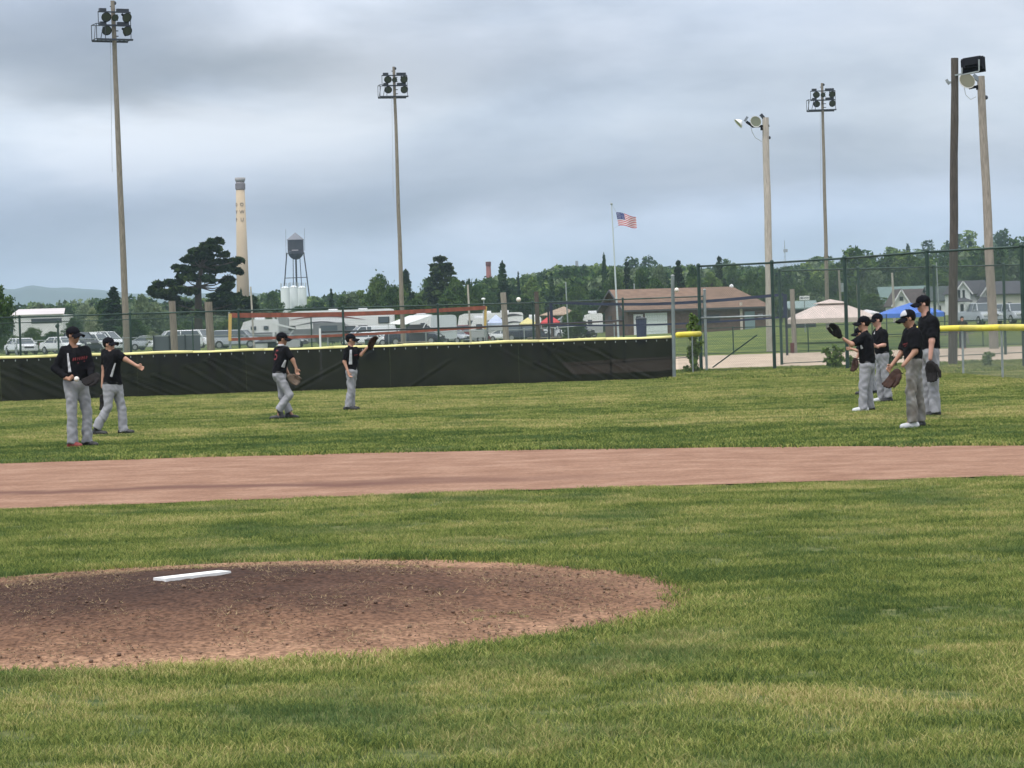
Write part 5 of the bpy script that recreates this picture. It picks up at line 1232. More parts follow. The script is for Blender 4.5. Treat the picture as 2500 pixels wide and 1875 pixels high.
porch(h4, 2330, 2368, 729, 738, 762, 287.5, rdark, 3); porch(h4, 2376, 2440, 727, 741, 762, 287.5, rdark, 6)
for x in (2384, 2392, 2400, 2410): fac(x-2.5, 744, x+2.5, 757, 'window', glass, .08, .05, h4, (Vector((0, 288, 0)), Vector((0, -1, 0))), XL)
h5 = thing('beige_house', 'long beige house with a charcoal roof at the right edge', 'house', (at(2480, 760, 285).x, 285, hgt(55, 285)))
eave_front(h5, 2434, 2580, 716, 686, 770, 285, 8, sidb, rdark, [(2461, 738, 2469, 755), (2499, 736, 2507, 752)])
# small teal-roofed hut with a sign board before it
h6 = thing('teal_roof_hut', 'small hut with a dull teal roof left of the beige canopy', 'hut', (at(1965, 755, 230).x, 230, hgt(27, 230)))
eave_front(h6, 1932, 1992, 752, 737, 790, 230, 4, mat('hut_wall', (.05, .05, .055), .9), mat('teal_roof', (.20, .27, .26), .6, var=.1, vscale=1))
D = 150; sg = thing('sign_board', 'white rectangular sign board on a thin post left of the beige canopy', 'sign', (at(1964, 760, D).x, D, hgt(at(1964, 760, D).x, D)))
a = at(1952, 733, D); b = at(1976, 722, D); mb = MB(); mb.box(((a.x+b.x)/2, D, (a.z+b.z)/2), (b.x-a.x, .06, b.z-a.z)); mb.build('board', wht, sg)
mb = MB(); mb.tube(((a.x+b.x)/2, D+.06, hgt(a.x, D)), ((a.x+b.x)/2, D+.06, b.z), .03, n=6); mb.build('post', m_galv, sg)
mb = MB(); c = at(1957, 727.5, D); mb.ball((c.x, D-.04, c.z), .09, 8, (1, .1, .8)); mb.box((c.x+.27, D-.035, c.z), (.32, .01, .07)); mb.build('faded_print', mat('sign_grey', (.25, .26, .28), .8), sg)

# utility poles
def upole(px, pt, D, label, r_=.11, box=False, arm=False, m=woodg):
    a = at(px, pt, D); t = thing('utility_pole', label, 'utility pole', (a.x+.2, D, hgt(a.x, D)), 'utility poles'); b = Vector((a.x+.02*(a.z), D, hgt(a.x, D)-.2))
    mb = MB(); mb.tube(b, a, r_, r_*.8, 8); mb.build('pole', m, t)
    if box: mb = MB(); mb.tube(a+Vector((.35, 0, -2.2)), a+Vector((.35, 0, -1.3)), .25, n=10); mb.build('transformer', m_galv, t)
    if arm: mb = MB(); mb.bar(a+Vector((-.8, 0, -.3)), a+Vector((.8, 0, -.3)), .1); mb.build('crossarm', m, t)
upole(2048, 660, 250, 'grey utility pole with a transformer can above the beige canopy', .13, True)
upole(2092, 695, 240, 'thin utility pole just right of the tall fence post above the beige canopy', .07)
upole(2178, 666, 240, 'pale utility pole in front of the green metal roof', .13, m=woodl)
upole(2286, 640, 260, 'thin grey street-lamp pole left of the dark wooden pole', .08, m=m_galv)
upole(1548, 692, 280, 'short pale pole behind the brick roof left of the grey end pole', .09, m=m_galv)
upole(1142, 695, 200, 'leaning thin pole behind the box trailer', .09, m=woodl)
upole(612, 700, 200, 'thin pale pole in front of the trees right of the tan chimney', .08, m=woodl)
upole(1381, 688, 200, 'thin rod-like pole beside the small neat spruce', .06, m=m_galv)
# park lamps
D = 150; pl = thing('park_lamp', 'small white-headed park lamp above the right end of the orange net', 'lamp post', (at(1181, 760, D).x, D, hgt(0, D)))
mb = MB(); mb.tube((at(1181, 760, D).x, D, hgt(0, D)), tuple(at(1181, 732, D)), .035, n=6); mb.build('pole', m_galv, pl); mb = MB(); mb.ball(at(1180, 730, D), .13, 8, (1, .7, .6)); mb.build('lamp_head', wht, pl)
D = 120; pl = thing('short_dark_post', 'thin dark post with a round top in front of the scrub at left', 'post', (at(142, 830, D).x, D, hgt(0, D)))
mb = MB(); mb.tube((at(143, 830, D).x, D, hgt(0, D)), tuple(at(141, 800, D)), .05, n=8); mb.build('shaft', m_green, pl); mb = MB(); mb.ball(at(140, 796, D), .11, 8); mb.build('knob', m_green, pl)

# ================================================================== CANOPIES
def canopy(pxl, pxr, eave, peak, D, m, label, depth=3.0, vent=False, base=None, val=.22):
    a = at(pxl, eave, D-depth/2); b = at(pxr, eave, D-depth/2); ze = (a.z+b.z)/2; cx = (a.x+b.x)/2; zp = at((pxl+pxr)/2, peak, D).z; g = hgt(cx, D); w_ = (b.x-a.x)
    t = thing('canopy_tent', label, 'canopy', (cx, D, g), 'pop-up canopies'); cs = [(cx-w_/2, D-depth/2), (cx+w_/2, D-depth/2), (cx+w_/2, D+depth/2), (cx-w_/2, D+depth/2)]
    kk = .72 if vent else 1.0
    zt = ze+(zp-ze)*(.74 if vent else 1)
    for i in range(4):
        c0_, c1_ = cs[i], cs[(i+1) % 4]; V = []; F = []; n_ = 8
        for j in range(n_+1):
            f = j/n_; zz = ze+(zt-ze)*(f**.85); q = f*kk
            for h_ in range(7):
                u = h_/6; x = c0_[0]+(c1_[0]-c0_[0])*u; y_ = c0_[1]+(c1_[1]-c0_[1])*u; dz = -.10*math.sin(math.pi*u)*(1-f)*math.sin(math.pi*min(1, f+.15)); V.append((x+(cx-x)*q, y_+(D-y_)*q, zz+dz))
        for j in range(n_):
            for h_ in range(6): a_ = j*7+h_; F.append((a_, a_+1, a_+8, a_+7))
        k_ = len(V); V += [(v[0], v[1], v[2]-.02) for v in V]; F += [tuple(i_+k_ for i_ in reversed(f_)) for f_ in F]
        mesh_obj('roof_panel', V, F, m, t, smooth=True)
        mb = MB(); mb.poly([(c0_[0], c0_[1], ze), (c1_[0], c1_[1], ze), (c1_[0], c1_[1], ze-val), (c0_[0], c0_[1], ze-val)], ((0, -.02, 0) if i in (0, 2) else (.02, 0, 0))); mb.build('valance', m, t)
        if vent:
            q = .62; P3 = [Vector((c[0]+(cx-c[0])*q, c[1]+(D-c[1])*q, zt+.05)) for c in (c0_, c1_)]; mb = MB(); mb.poly([P3[0], P3[1], (cx, D, zp)], (0, 0, -.03)); mb.build('vent_cap', m, t)
        mb = MB(); mb.tube((c0_[0], c0_[1], hgt(c0_[0], c0_[1])), (c0_[0], c0_[1], ze), .03, n=6); mb.build('leg', m_dk, t)
    return t
canopy(1942, 2140, 776, 730, 118, mat('beige_fabric', (.62, .51, .46), .8, var=.08, vscale=1), 'large beige canopy with a vented peak behind the raised glove', 3.8, True)
canopy(2164, 2306, 764, 739, 128, mat('blue_fabric', (.075, .19, .62), .7, var=.15, vscale=1), 'blue canopy behind the capped players', 3.2)
canopy(2104, 2148, 764, 755, 135, mat('white_fabric', (.66, .63, .64), .8), 'edge of a white canopy between the beige and blue canopies', 3.0)
canopy(1190, 1232, 788, 768, 232, mat('pale_blue_fabric', (.44, .50, .66), .8, var=.25, vscale=.8), 'pale blue canopy right of the ochre net end', 3.0)
canopy(1268, 1310, 790, 775, 236, mat('yellow_fabric', (.62, .55, .24), .8, var=.15, vscale=.8), 'yellow canopy left of the narrow dark post', 3.0)
canopy(1320, 1368, 787, 770, 240, mat('red_fabric', (.50, .055, .06), .8), 'red canopy right of the narrow dark post', 3.0)
canopy(1352, 1395, 787, 772, 250, mat('grey_fabric', (.22, .24, .25), .8), 'dark grey canopy right of the red canopy', 3.0)

# ================================================================== VEHICLES
paint_w = mat('car_white', (.72, .74, .76), .25, spec=.6); paint_k = mat('car_navy', (.02, .025, .04), .25); paint_r = mat('car_maroon', (.17, .03, .035), .3); paint_s = mat('car_silver', (.42, .45, .48), .3, metal=.3); tyre = mat('tyre', (.02, .02, .02), .8); rim = mat('rim', (.4, .41, .42), .35, metal=.7); hl = mat('headlight', (.75, .77, .78), .15); tl_ = mat('taillight', (.35, .02, .02), .3); cglass = mat('car_glass', (.09, .11, .13), .08); black_p = mat('black_plastic', (.02, .02, .022), .6)
def car(name, kind, paint):
    """nose towards -Y, built at the origin"""
    S_ = dict(sedan=dict(L=4.6, W=1.78, hood=.92, belt=.95, roof=1.42, a=.95, b=1.55, c=3.1, d=3.9, deck=1.0),
              suv=dict(L=4.8, W=1.9, hood=1.08, belt=1.1, roof=1.76, a=1.0, b=1.6, c=4.35, d=4.7, deck=1.12),
              pickup=dict(L=5.6, W=1.98, hood=1.14, belt=1.18, roof=1.86, a=1.15, b=1.75, c=3.2, d=3.5, deck=1.2),
              coupe=dict(L=4.4, W=1.74, hood=.86, belt=.9, roof=1.3, a=1.25, b=1.95, c=2.9, d=3.9, deck=.98),
              van=dict(L=5.3, W=1.98, hood=1.2, belt=1.2, roof=2.0, a=.7, b=1.5, c=5.1, d=5.25, deck=1.25))[kind]
    t = thing(name, '', ''); L, W = S_['L'], S_['W']; hw = W/2; gz = .30
    st = [(0, gz+.12, .62, .78), (.06, gz, .72, .93), (.5, gz, S_['hood']-.06, 1.0), (S_['a'], gz, S_['hood'], 1.0), (S_['b'], gz, S_['belt'], 1.0), (S_['c'], gz, S_['belt']+.02, 1.0), (S_['d'], gz, S_['deck'], 1.0), (L-.12, gz, S_['deck']-.02, .97), (L, gz+.1, S_['deck']-.15, .9)]
    V = []; F = []
    for (y, zb, zt, k) in st:
        w_ = hw*k; V += [(-w_*.9, y, zb), (-w_, y, zb+.15), (-w_*.98, y, (zb+zt)/2+.05), (-w_*.93, y, zt-.06), (-w_*.8, y, zt), (w_*.8, y, zt), (w_*.93, y, zt-.06), (w_*.98, y, (zb+zt)/2+.05), (w_, y, zb+.15), (w_*.9, y, zb)]
    n = 10
    for i in range(len(st)-1):
        for k in range(n): F.append((i*n+k, i*n+(k+1) % n, (i+1)*n+(k+1) % n, (i+1)*n+k))
    F += [tuple(range(n)), tuple((len(st)-1)*n+k for k in reversed(range(n)))]
    body = mesh_obj('body', V, F, paint, t)
    # greenhouse: roof and pillars, glass set just inside
    rw = hw*.74; bw = hw*.92; zb, zr = S_['belt']-.02, S_['roof']
    a, b, c, d = S_['a'], S_['b'], S_['c'], S_['d']
    mb = MB(); gl = MB()
    gl.add([(-bw*.97, a+.05, zb), (bw*.97, a+.05, zb), (bw*.97, d-.05, zb), (-bw*.97, d-.05, zb), (-rw*.97, b, zr-.05), (rw*.97, b, zr-.05), (rw*.97, c, zr-.05), (-rw*.97, c, zr-.05)], [(0, 1, 5, 4), (1, 2, 6, 5), (2, 3, 7, 6), (3, 0, 4, 7), (4, 5, 6, 7)])
    gl.build('glass', cglass, t)
    mb.add([(-rw, b-.05, zr-.06), (rw, b-.05, zr-.06), (rw, c+.05, zr-.06), (-rw, c+.05, zr-.06), (-rw*.88, b+.15, zr), (rw*.88, b+.15, zr), (rw*.88, c-.15, zr), (-rw*.88, c-.15, zr)], [(0, 1, 5, 4), (1, 2, 6, 5), (2, 3, 7, 6), (3, 0, 4, 7), (4, 5, 6, 7), (3, 2, 1, 0)])
    for s_ in (-1, 1):
        mb.bar((s_*bw, a+.02, zb), (s_*rw, b-.02, zr-.04), .08); mb.bar((s_*bw, d-.02, zb), (s_*rw, c+.02, zr-.04), .10)
        for f in ((.45,) if kind != 'van' else (.25, .5, .75)): y = (a+b)/2+((c+d)/2-(a+b)/2)*f; mb.bar((s_*bw*1.0, y, zb), (s_*rw, y, zr-.04), .08)
    if kind == 'van':
        for s_ in (-1, 1): mb.add([(s_*bw*1.01, 2.6, zb), (s_*bw*1.01, d, zb), (s_*rw*1.01, c, zr-.03), (s_*rw*1.01, 2.6, zr-.03)], [(0, 1, 2, 3)])
    mb.build('roof', paint, t)
    for s_ in (-1, 1):
        for y in (.85, L-.95 if kind != 'pickup' else L-1.2):
            w_ = MB(); r_ = .33 if kind in ('sedan', 'coupe') else .39; w_.tube((s_*(hw-.2), y, r_), (s_*(hw+.015), y, r_), r_, n=18); o = w_.build('wheel', tyre, t); w_ = MB(); w_.tube((s_*(hw-.02), y, r_), (s_*(hw+.03), y, r_), r_*.6, n=14); w_.build('rim', rim, o)
        w_ = MB(); w_.box((s_*hw*.66, .06, .70 if kind in ('sedan', 'coupe') else .85), (.36, .16, .16)); w_.build('headlight', hl, t)
        w_ = MB(); w_.box((s_*hw*.74, L-.04, .85), (.28, .1, .16)); w_.build('taillight', tl_, t)
        w_ = MB(); w_.box((s_*(hw+.1), a+.35, S_['belt']+.06), (.2, .12, .14)); w_.build('mirror', paint, t)
    w_ = MB(); w_.box((0, .03, .62 if kind in ('sedan', 'coupe') else .78), (W*.46, .1, .17)); w_.build('grille', black_p, t)
    w_ = MB(); w_.box((0, .02, .42), (W*.86, .14, .16)); w_.build('bumper', paint if kind != 'pickup' else black_p, t)
    if kind == 'pickup':
        w_ = MB(); w_.box((0, 4.5, S_['deck']+.01), (W*.74, 1.9, .04)); w_.build('bed_cover', black_p, t)
    return t
CK = {k: car({'sedan': 'sedan', 'suv': 'suv', 'pickup': 'pickup_truck', 'coupe': 'coupe', 'van': 'van'}[k], k, paint_w) for k in ('sedan', 'suv', 'pickup', 'coupe', 'van')}
def park(kind, px, D, yaw, paint, label, cat='car'):
    x = at(px, 840, D).x; mm = None if paint is paint_w else {'body': paint, 'roof': paint, 'mirror': paint, 'bumper': paint}
    r_ = dup(CK[kind], (x, D, hgt(x, D)), yaw, None, label, 'cars parked on the grass beyond the fences', cat, mm); return r_
park('sedan', 71, 208, R(28), paint_w, 'white sedan at far left with its nose toward the field')
park('sedan', 187, 205, R(42), paint_w, 'white car half hidden behind the ball-holding boy')
park('pickup', 232, 222, R(50), paint_k, 'dark navy pickup behind the two throwing boys at left', 'truck')
park('suv', 275, 238, R(60), paint_w, 'white SUV behind the dark pickup left of the tallest tower', 'SUV')
park('sedan', 335, 262, R(70), paint_k, 'small dark car right beside the tallest floodlight tower')
park('suv', 365, 225, R(-72), paint_w, 'white SUV partly covered by the grey windscreened dugout', 'SUV')
park('van', 522, 262, R(50), paint_w, 'white van right of the two wooden posts', 'van')
park('sedan', 425, 235, R(75), paint_s, 'silver car low behind the grey windscreen')
park('coupe', 1276, 268, R(52), paint_w, 'white sporty coupe between the two cut-off posts')
park('pickup', 1190, 250, R(66), paint_r, 'maroon pickup left of the white coupe', 'truck')
park('pickup', 1395, 262, R(30), paint_w, 'white pickup below the olive bush', 'truck')
park('sedan', 960, 240, R(80), paint_w, 'white car low behind the fence under the trailer awning')
park('suv', 1448, 270, R(65), paint_k, 'dark SUV just left of the brick building', 'SUV')
park('pickup', 2427, 205, R(12), paint_s, 'silver pickup behind the leaning grey pole', 'truck')
park('suv', 2505, 210, R(15), paint_s, 'grey SUV cut by the right edge', 'SUV')
park('suv', 640, 228, R(80), paint_s, 'silver SUV under the small pop-up camper', 'SUV')
park('sedan', 745, 236, R(74), paint_k, 'dark car in front of the longest camper, left part')
park('van', 842, 250, R(-70), paint_w, 'white van in front of the longest camper, right part', 'van')
park('suv', 1010, 262, R(66), paint_w, 'white SUV showing under the sloping awning', 'SUV')
park('pickup', 1082, 232, R(72), paint_k, 'dark pickup low in front of the box trailer', 'truck')
park('sedan', 1146, 244, R(58), paint_s, 'silver car just left of the maroon pickup')
park('suv', 1340, 262, R(70), paint_k, 'dark SUV under the red canopy', 'SUV')
park('sedan', 1302, 275, R(60), paint_r, 'red car under the yellow canopy')
park('van', 300, 250, R(66), paint_w, 'white van directly behind the foot of the tallest floodlight tower', 'van')
for k in CK.values(): drop(k)
# grey windscreened dugout with dark uprights
D = 118; a = at(375, 822, D); b = at(490, 820, D); g = hgt(a.x, D)
t = thing('windscreened_dugout', 'dugout wrapped in dark grey windscreen behind the left wooden post', 'dugout', (a.x, D, g))
gs = mat('grey_windscreen', (.085, .10, .115), .8, var=.12, vscale=1.5)
for i in range(3):
    x0 = a.x+(b.x-a.x)*i/3; x1 = a.x+(b.x-a.x)*(i+1)/3-.03; mb = MB(); mb.box(((x0+x1)/2, D, (g+a.z)/2), (x1-x0, .05, a.z-g)); mb.build('screen_panel', gs, t)
    mb = MB(); mb.tube((x0, D-.05, g), (x0, D-.05, a.z+.05), .035, n=6); mb.build('post', m_dk, t)
mb = MB(); mb.bar((a.x, D, a.z+.03), (b.x, D, a.z+.03), .06); mb.build('top_rail', m_galv, t)

# campers
def camper(pxl, pxr, top, D, depth, body_m, low_m, label, name='camper_trailer', front=-1, swoosh=None, wins=(), ac=True, slide=None, H=None, cat='camper', slope=.5):
    a = at(pxl, 800, D); b = at(pxr, 800, D); zt = at((pxl+pxr)/2, top, D).z; g = hgt((a.x+b.x)/2, D); L = b.x-a.x
    t = thing(name, label, cat, ((a.x+b.x)/2, D, g), 'campers parked beyond the fences')
    zb = g+.55; zm = zb+(zt-zb)*.42
    def prof(z): return .45*max(0, (z-zm)/(zt-zm))*slope
    V = []; F = []; P0 = []
    # side outline with slanted, rounded cap at the front
    out = [(0, zb), (L, zb), (L, zt-.25), (L-.12, zt-.06), (L-.35, zt), (.8*slope*1.6, zt), (.3*slope, zt-.22), (0, zm+.4)]
    if front > 0: out = [(L-x, z) for x, z in out][::-1]
    up = [p for p in out]
    mb = MB(); mb.poly([(a.x+x, D, z) for x, z in out], (0, depth, 0)); mb.build('body', body_m, t)
    mb = MB(); mb.box(((a.x+b.x)/2, D-.02, (zb+zm)/2), (L*.985, .06, (zm-zb))); mb.build('lower_panel', low_m, t)
    if swoosh:
        for (u0, v0, u1, v1, w_, m_) in swoosh:
            P = []
            for i in range(9): f = i/8; P.append((a.x+L*(u0+(u1-u0)*f), D-.03, zb+(zt-zb)*(v0+(v1-v0)*f+.12*math.sin(f*3.14))+w_*math.sin(f*3.14)*.9))
            for i in range(8, -1, -1): f = i/8; P.append((a.x+L*(u0+(u1-u0)*f), D-.03, zb+(zt-zb)*(v0+(v1-v0)*f+.12*math.sin(f*3.14))-w_*math.sin(f*3.14)*.3-.01))
            mb = MB(); mb.poly(P, (0, -.015, 0)); mb.build('stripe', m_, t)
    for (u, v, w_, h_) in wins:
        c = (a.x+L*u, D-.06, zb+(zt-zb)*v); mb = MB(); mb.box(c, (w_, .06, h_)); f = mb.build('window', black_p, t); mb = MB(); mb.box((c[0], c[1]-.04, c[2]), (w_*.86, .02, h_*.8)); mb.build('pane', cglass, f)
    if slide:
        u, v, w_, h_ = slide; mb = MB(); mb.box((a.x+L*u, D-.45, zb+(zt-zb)*v), (w_, .9, h_)); s__ = mb.build('slide_out', low_m, t)
        mb = MB(); mb.box((a.x+L*u, D-.92, zb+(zt-zb)*v+.1), (w_*.55, .04, h_*.45)); mb.build('pane', cglass, s__)
    if ac:
        for u in ((.45, .72) if L > 6 else (.5,)): mb = MB(); mb.box((a.x+L*u, D+depth*.5, zt+.13), (.95, .7, .26)); mb.build('roof_unit', wht, t)
    for u in ((.55, .68) if L > 5 else (.55,)):
        w_ = MB(); w_.tube((a.x+L*u, D-.03, g+.36), (a.x+L*u, D+.25, g+.36), .36, n=16); o = w_.build('wheel', tyre, t); w_ = MB(); w_.tube((a.x+L*u, D-.05, g+.36), (a.x+L*u, D, g+.36), .2, n=12); w_.build('rim', rim, o)
    mb = MB(); xe = a.x if front < 0 else b.x; mb.bar((xe, D+depth/2, zb-.02), (xe+(-1.2 if front < 0 else 1.2), D+depth/2, zb-.1), .12); mb.build('hitch', m_dk, t)
    return t
m_cr = mat('camper_white', (.80, .80, .80), .4); m_cg = mat('camper_grey', (.20, .21, .225), .5, var=.1, vscale=1); m_cl = mat('camper_light_grey', (.40, .41, .42), .5); m_red = mat('swoosh_maroon', (.20, .05, .055), .5); m_gry = mat('swoosh_charcoal', (.07, .07, .08), .5)
camper(690, 962, 757, 268, 2.5, m_cr, m_cg, 'longest fifth-wheel camper, white over grey with a maroon swoosh', wins=[(.60, .36, 1.3, .8), (.72, .38, 1.0, .7), (.91, .64, 1.2, .7)], swoosh=[(.05, .72, .75, .66, .14, m_red), (.1, .52, .6, .50, .1, m_gry)], slide=(.42, .38, 3.4, 1.5), slope=1.3)
camper(1118, 1278, 764, 285, 2.4, m_cr, m_cl, 'white camper with a charcoal swoosh behind the grey wooden post', wins=[(.2, .62, .7, .5), (.5, .6, .9, .5)], swoosh=[(.58, .62, 1.0, .85, .22, m_gry), (.6, .35, 1.0, .55, .14, m_gry)], slope=.6)
camper(1424, 1472, 764, 285, 2.3, m_cr, m_cl, 'small white camper tucked against the brick building', wins=[(.35, .55, .5, .5)], slope=.8)
camper(588, 676, 780, 235, 2.3, m_cr, m_cg, 'small white pop-up camper with roof units behind the left end of the orange net', wins=[(.35, .62, .5, .35), (.7, .62, .45, .35)], slope=.9)
camper(1052, 1114, 769, 235, 2.2, mat('box_trailer_white', (.60, .65, .66), .5), mat('box_trailer_low', (.52, .57, .58), .5), 'pale enclosed box trailer beside the sloping white awning', 'box_trailer', ac=False, cat='trailer', slope=.15)
camper(676, 702, 772, 262, 2.2, mat('grey_trailer', (.30, .31, .32), .5), m_cg, 'narrow grey trailer end left of the longest camper', 'box_trailer', ac=False, cat='trailer', slope=.1)
camper(1000, 1056, 767, 262, 2.4, m_cr, m_cl, 'white camper end rising behind the sloping awning', wins=[(.6, .55, .6, .5)], slope=.5)
camper(1282, 1322, 773, 300, 2.4, m_cr, m_cl, 'distant white camper between the yellow and red canopies', wins=[(.4, .55, .6, .5)], slope=.5)
camper(1150, 1190, 776, 240, 2.3, m_cr, m_cl, 'low white camper right of the box trailer', wins=[(.5, .55, .6, .5)], slope=.7)
# boom/awning arm & its dark box
D = 225; t = thing('awning_arm', 'white sloping awning arm ending at a dark box left of the longest camper', 'awning', tuple(Vector((at(690, 830, D).x, D, hgt(0, D)))))
mb = MB(); mb.bar(at(655, 787, D), at(720, 802, D), .14, .16); mb.build('arm', wht, t); mb = MB(); p = at(713, 801, D+.3); mb.box(p, (.62, .4, .42)); mb.build('dark_box', black_p, t)
mb = MB(); mb.bar(at(668, 830, D), at(668, 774, D), .2, .05); mb.build('upright', wht, t); mb = MB(); mb.bar(at(677, 838, D), at(677, 774, D), .10, .05); mb.build('upright', wht, t); mb = MB(); mb.bar(at(700, 828, D), at(716, 806, D), .05); mb.build('strut', wht, t)
mb = MB(); q0 = at(705, 836, D); mb.box((q0.x, D+.5, hgt(0, D)+.55), (1.9, 1.2, .7)); mb.build('base_unit', m_cl, t)
# sloping awning beside box trailer
D = 225; t = thing('side_awning', 'white awning sloping down from the box trailer', 'awning', tuple(Vector((at(1000, 830, D).x, D, hgt(0, D)))))
P = [at(948, 790, D-1.2), at(990, 792, D-1.2), at(1056, 769, D+1), at(1000, 770, D+1.6)]
mb = MB(); mb.poly([P[0], P[1], P[2], P[3]], (0, 0, -.04)); mb.build('fabric', mat('white_canvas', (.72, .73, .72), .8), t)
for a, b in ((P[0], None), (P[1], None)): mb = MB(); mb.bar((a.x, a.y, hgt(0, D)), a, .05); mb.build('leg', m_galv, t)
mb = MB(); mb.bar(at(1032, 803, D-.5), at(1048, 774, D), .06); mb.build('strut', wht, t)
mb = MB(); c = at(1020, 800, D+1.2); mb.box((c.x, D+2.4, hgt(0, D)+1), (1.7, .1, 1.9)); mb.build('dark_screen', mat('shade_screen', (.06, .06, .07), .9), t)
# picnic clutter behind the fence: tables, bins
def table_(px, D, label):
    x = at(px, 840, D).x; g = hgt(x, D); t = thing('picnic_table', label, 'table', (x, D, g), 'picnic tables in the park'); w_ = woodg
    mb = MB(); mb.box((x, D, g+.74), (1.8, .75, .05)); mb.build('table_top', w_, t)
    for s_ in (-1, 1):
        mb = MB(); mb.box((x, D+s_*.62, g+.44), (1.8, .26, .05)); mb.build('bench', w_, t)
        mb = MB(); mb.bar((x+s_*.7, D-.6, g), (x+s_*.7, D+.1, g+.72), .09, .05); mb.bar((x+s_*.7, D+.6, g), (x+s_*.7, D-.1, g+.72), .09, .05); mb.build('leg', w_, t)
table_(1010, 128, 'picnic table under the trailer awning, low behind the fence'); table_(1330, 130, 'picnic table below the red canopy'); table_(880, 126, 'picnic table behind the right end of the longest camper'); table_(2320, 108, 'picnic table behind the tall player')
def bin_(px, D, m, label, h=.95):
    x = at(px, 840, D).x; g = hgt(x, D); t = thing('litter_bin', label, 'bin', (x, D, g), 'litter bins'); mb = MB(); mb.lathe((x, D, g), [(.25, 0), (.29, h), (.3, h)], 14); mb.build('barrel', m, t); mb = MB(); mb.lathe((x, D, g+h), [(.31, 0), (.31, .05), (.1, .12)], 14); mb.build('lid', m_dk, t)
bin_(638, 112, mat('bin_pale', (.5, .52, .52), .6), 'pale barrel low behind the fence left of the second throwing pair'); bin_(1567, 130, mat('bin_navy', (.03, .04, .09), .6), 'navy bin before the white-framed door', 1.3); bin_(905, 120, mat('bin_green', (.06, .1, .08), .6), 'green barrel behind the fence right of the raised glove')
for L_k in K.values():
    for o in L_k: drop(o)
# ================================================================== PEOPLE (bodies and clothes grown from smooth distance fields)
def surf_net(f, lo, hi, h):
    lo = np.array(lo, float); hi = np.array(hi, float); n = np.maximum(4, np.ceil((hi-lo)/h).astype(int)+1)
    ax_ = [lo[i]+h*np.arange(n[i]) for i in range(3)]
    X, Y, Z = np.meshgrid(*ax_, indexing='ij'); v = f(X, Y, Z)
    s = v < 0; c = n-1
    pos = np.zeros((*c, 3)); cnt = np.zeros(c)
    I = np.stack(np.meshgrid(*[np.arange(k) for k in c], indexing='ij'), -1).astype(float)
    sl = lambda o: tuple(slice(o[i], o[i]+c[i]) for i in range(3))
    for a in range(3):
        b, d = [q for q in range(3) if q != a]
        for ob in (0, 1):
            for od in (0, 1):
                o0 = [0, 0, 0]; o0[b] = ob; o0[d] = od; o1 = list(o0); o1[a] = 1
                v0 = v[sl(o0)]; v1 = v[sl(o1)]; m = (v0 < 0) != (v1 < 0); den = np.where(m, v0-v1, 1.0); t = np.where(m, v0/den, 0)
                p = np.zeros((*c, 3)); p[..., b] = ob; p[..., d] = od; p[..., a] = t
                pos += np.where(m[..., None], p, 0); cnt += m
    act = cnt > 0; idx = -np.ones(c, int); idx[act] = np.arange(act.sum())
    P = lo+h*(I[act]+pos[act]/cnt[act][:, None]); F = []
    for a in range(3):
        b, d = [(1, 2), (2, 0), (0, 1)][a]
        s0 = [slice(None)]*3; s1 = [slice(None)]*3; s0[a] = slice(0, -1); s1[a] = slice(1, None)
        m = s[tuple(s0)] != s[tuple(s1)]; ii = np.argwhere(m)
        ii = ii[(ii[:, b] > 0) & (ii[:, d] > 0) & (ii[:, b] < c[b]) & (ii[:, d] < c[d])]
        def g(db, dd):
            j = ii.copy(); j[:, b] += db; j[:, d] += dd; return idx[j[:, 0], j[:, 1], j[:, 2]]
        q = np.stack([g(-1, -1), g(0, -1), g(0, 0), g(-1, 0)], 1); ins = s[tuple(ii.T)]; q[~ins] = q[~ins][:, ::-1]; F.append(q)
    F = np.concatenate(F); F = F[(F >= 0).all(1)]
    return P, F
def cone(a, b, ra, rb):
    a = np.array(a, float); b = np.array(b, float); ba = b-a; L2 = max((ba*ba).sum(), 1e-9)
    def f(X, Y, Z):
        px, py, pz = X-a[0], Y-a[1], Z-a[2]; t = np.clip((px*ba[0]+py*ba[1]+pz*ba[2])/L2, 0, 1)
        return np.sqrt((px-ba[0]*t)**2+(py-ba[1]*t)**2+(pz-ba[2]*t)**2)-(ra+(rb-ra)*t)
    f.bb = (np.minimum(a, b)-max(ra, rb), np.maximum(a, b)+max(ra, rb)); return f
def ell(c, r_, M=None):
    c = np.array(c, float); r_ = np.array(r_, float); M = np.eye(3) if M is None else np.array(M)
    def f(X, Y, Z):
        p = np.stack([X-c[0], Y-c[1], Z-c[2]], -1) @ M
        k0 = np.sqrt(((p/r_)**2).sum(-1)); k1 = np.sqrt(((p/(r_*r_))**2).sum(-1))+1e-9; return k0*(k0-1)/k1
    q = r_.max(); f.bb = (c-q, c+q); return f
def smin(a, b, k):
    h = np.clip(.5+.5*(b-a)/k, 0, 1); return b+(a-b)*h-k*h*(1-h)
def union(fs, k):
    def f(X, Y, Z):
        v = fs[0](X, Y, Z)
        for g in fs[1:]: v = smin(v, g(X, Y, Z), k)
        return v
    f.bb = (np.min([g.bb[0] for g in fs], 0), np.max([g.bb[1] for g in fs], 0)); return f
def cutp(f, p, n):     # keep the side where (x-p).n < 0
    p = np.array(p, float); n = np.array(n, float); n /= np.linalg.norm(n)
    g = lambda X, Y, Z: np.maximum(f(X, Y, Z), (X-p[0])*n[0]+(Y-p[1])*n[1]+(Z-p[2])*n[2])
    g.bb = f.bb; return g
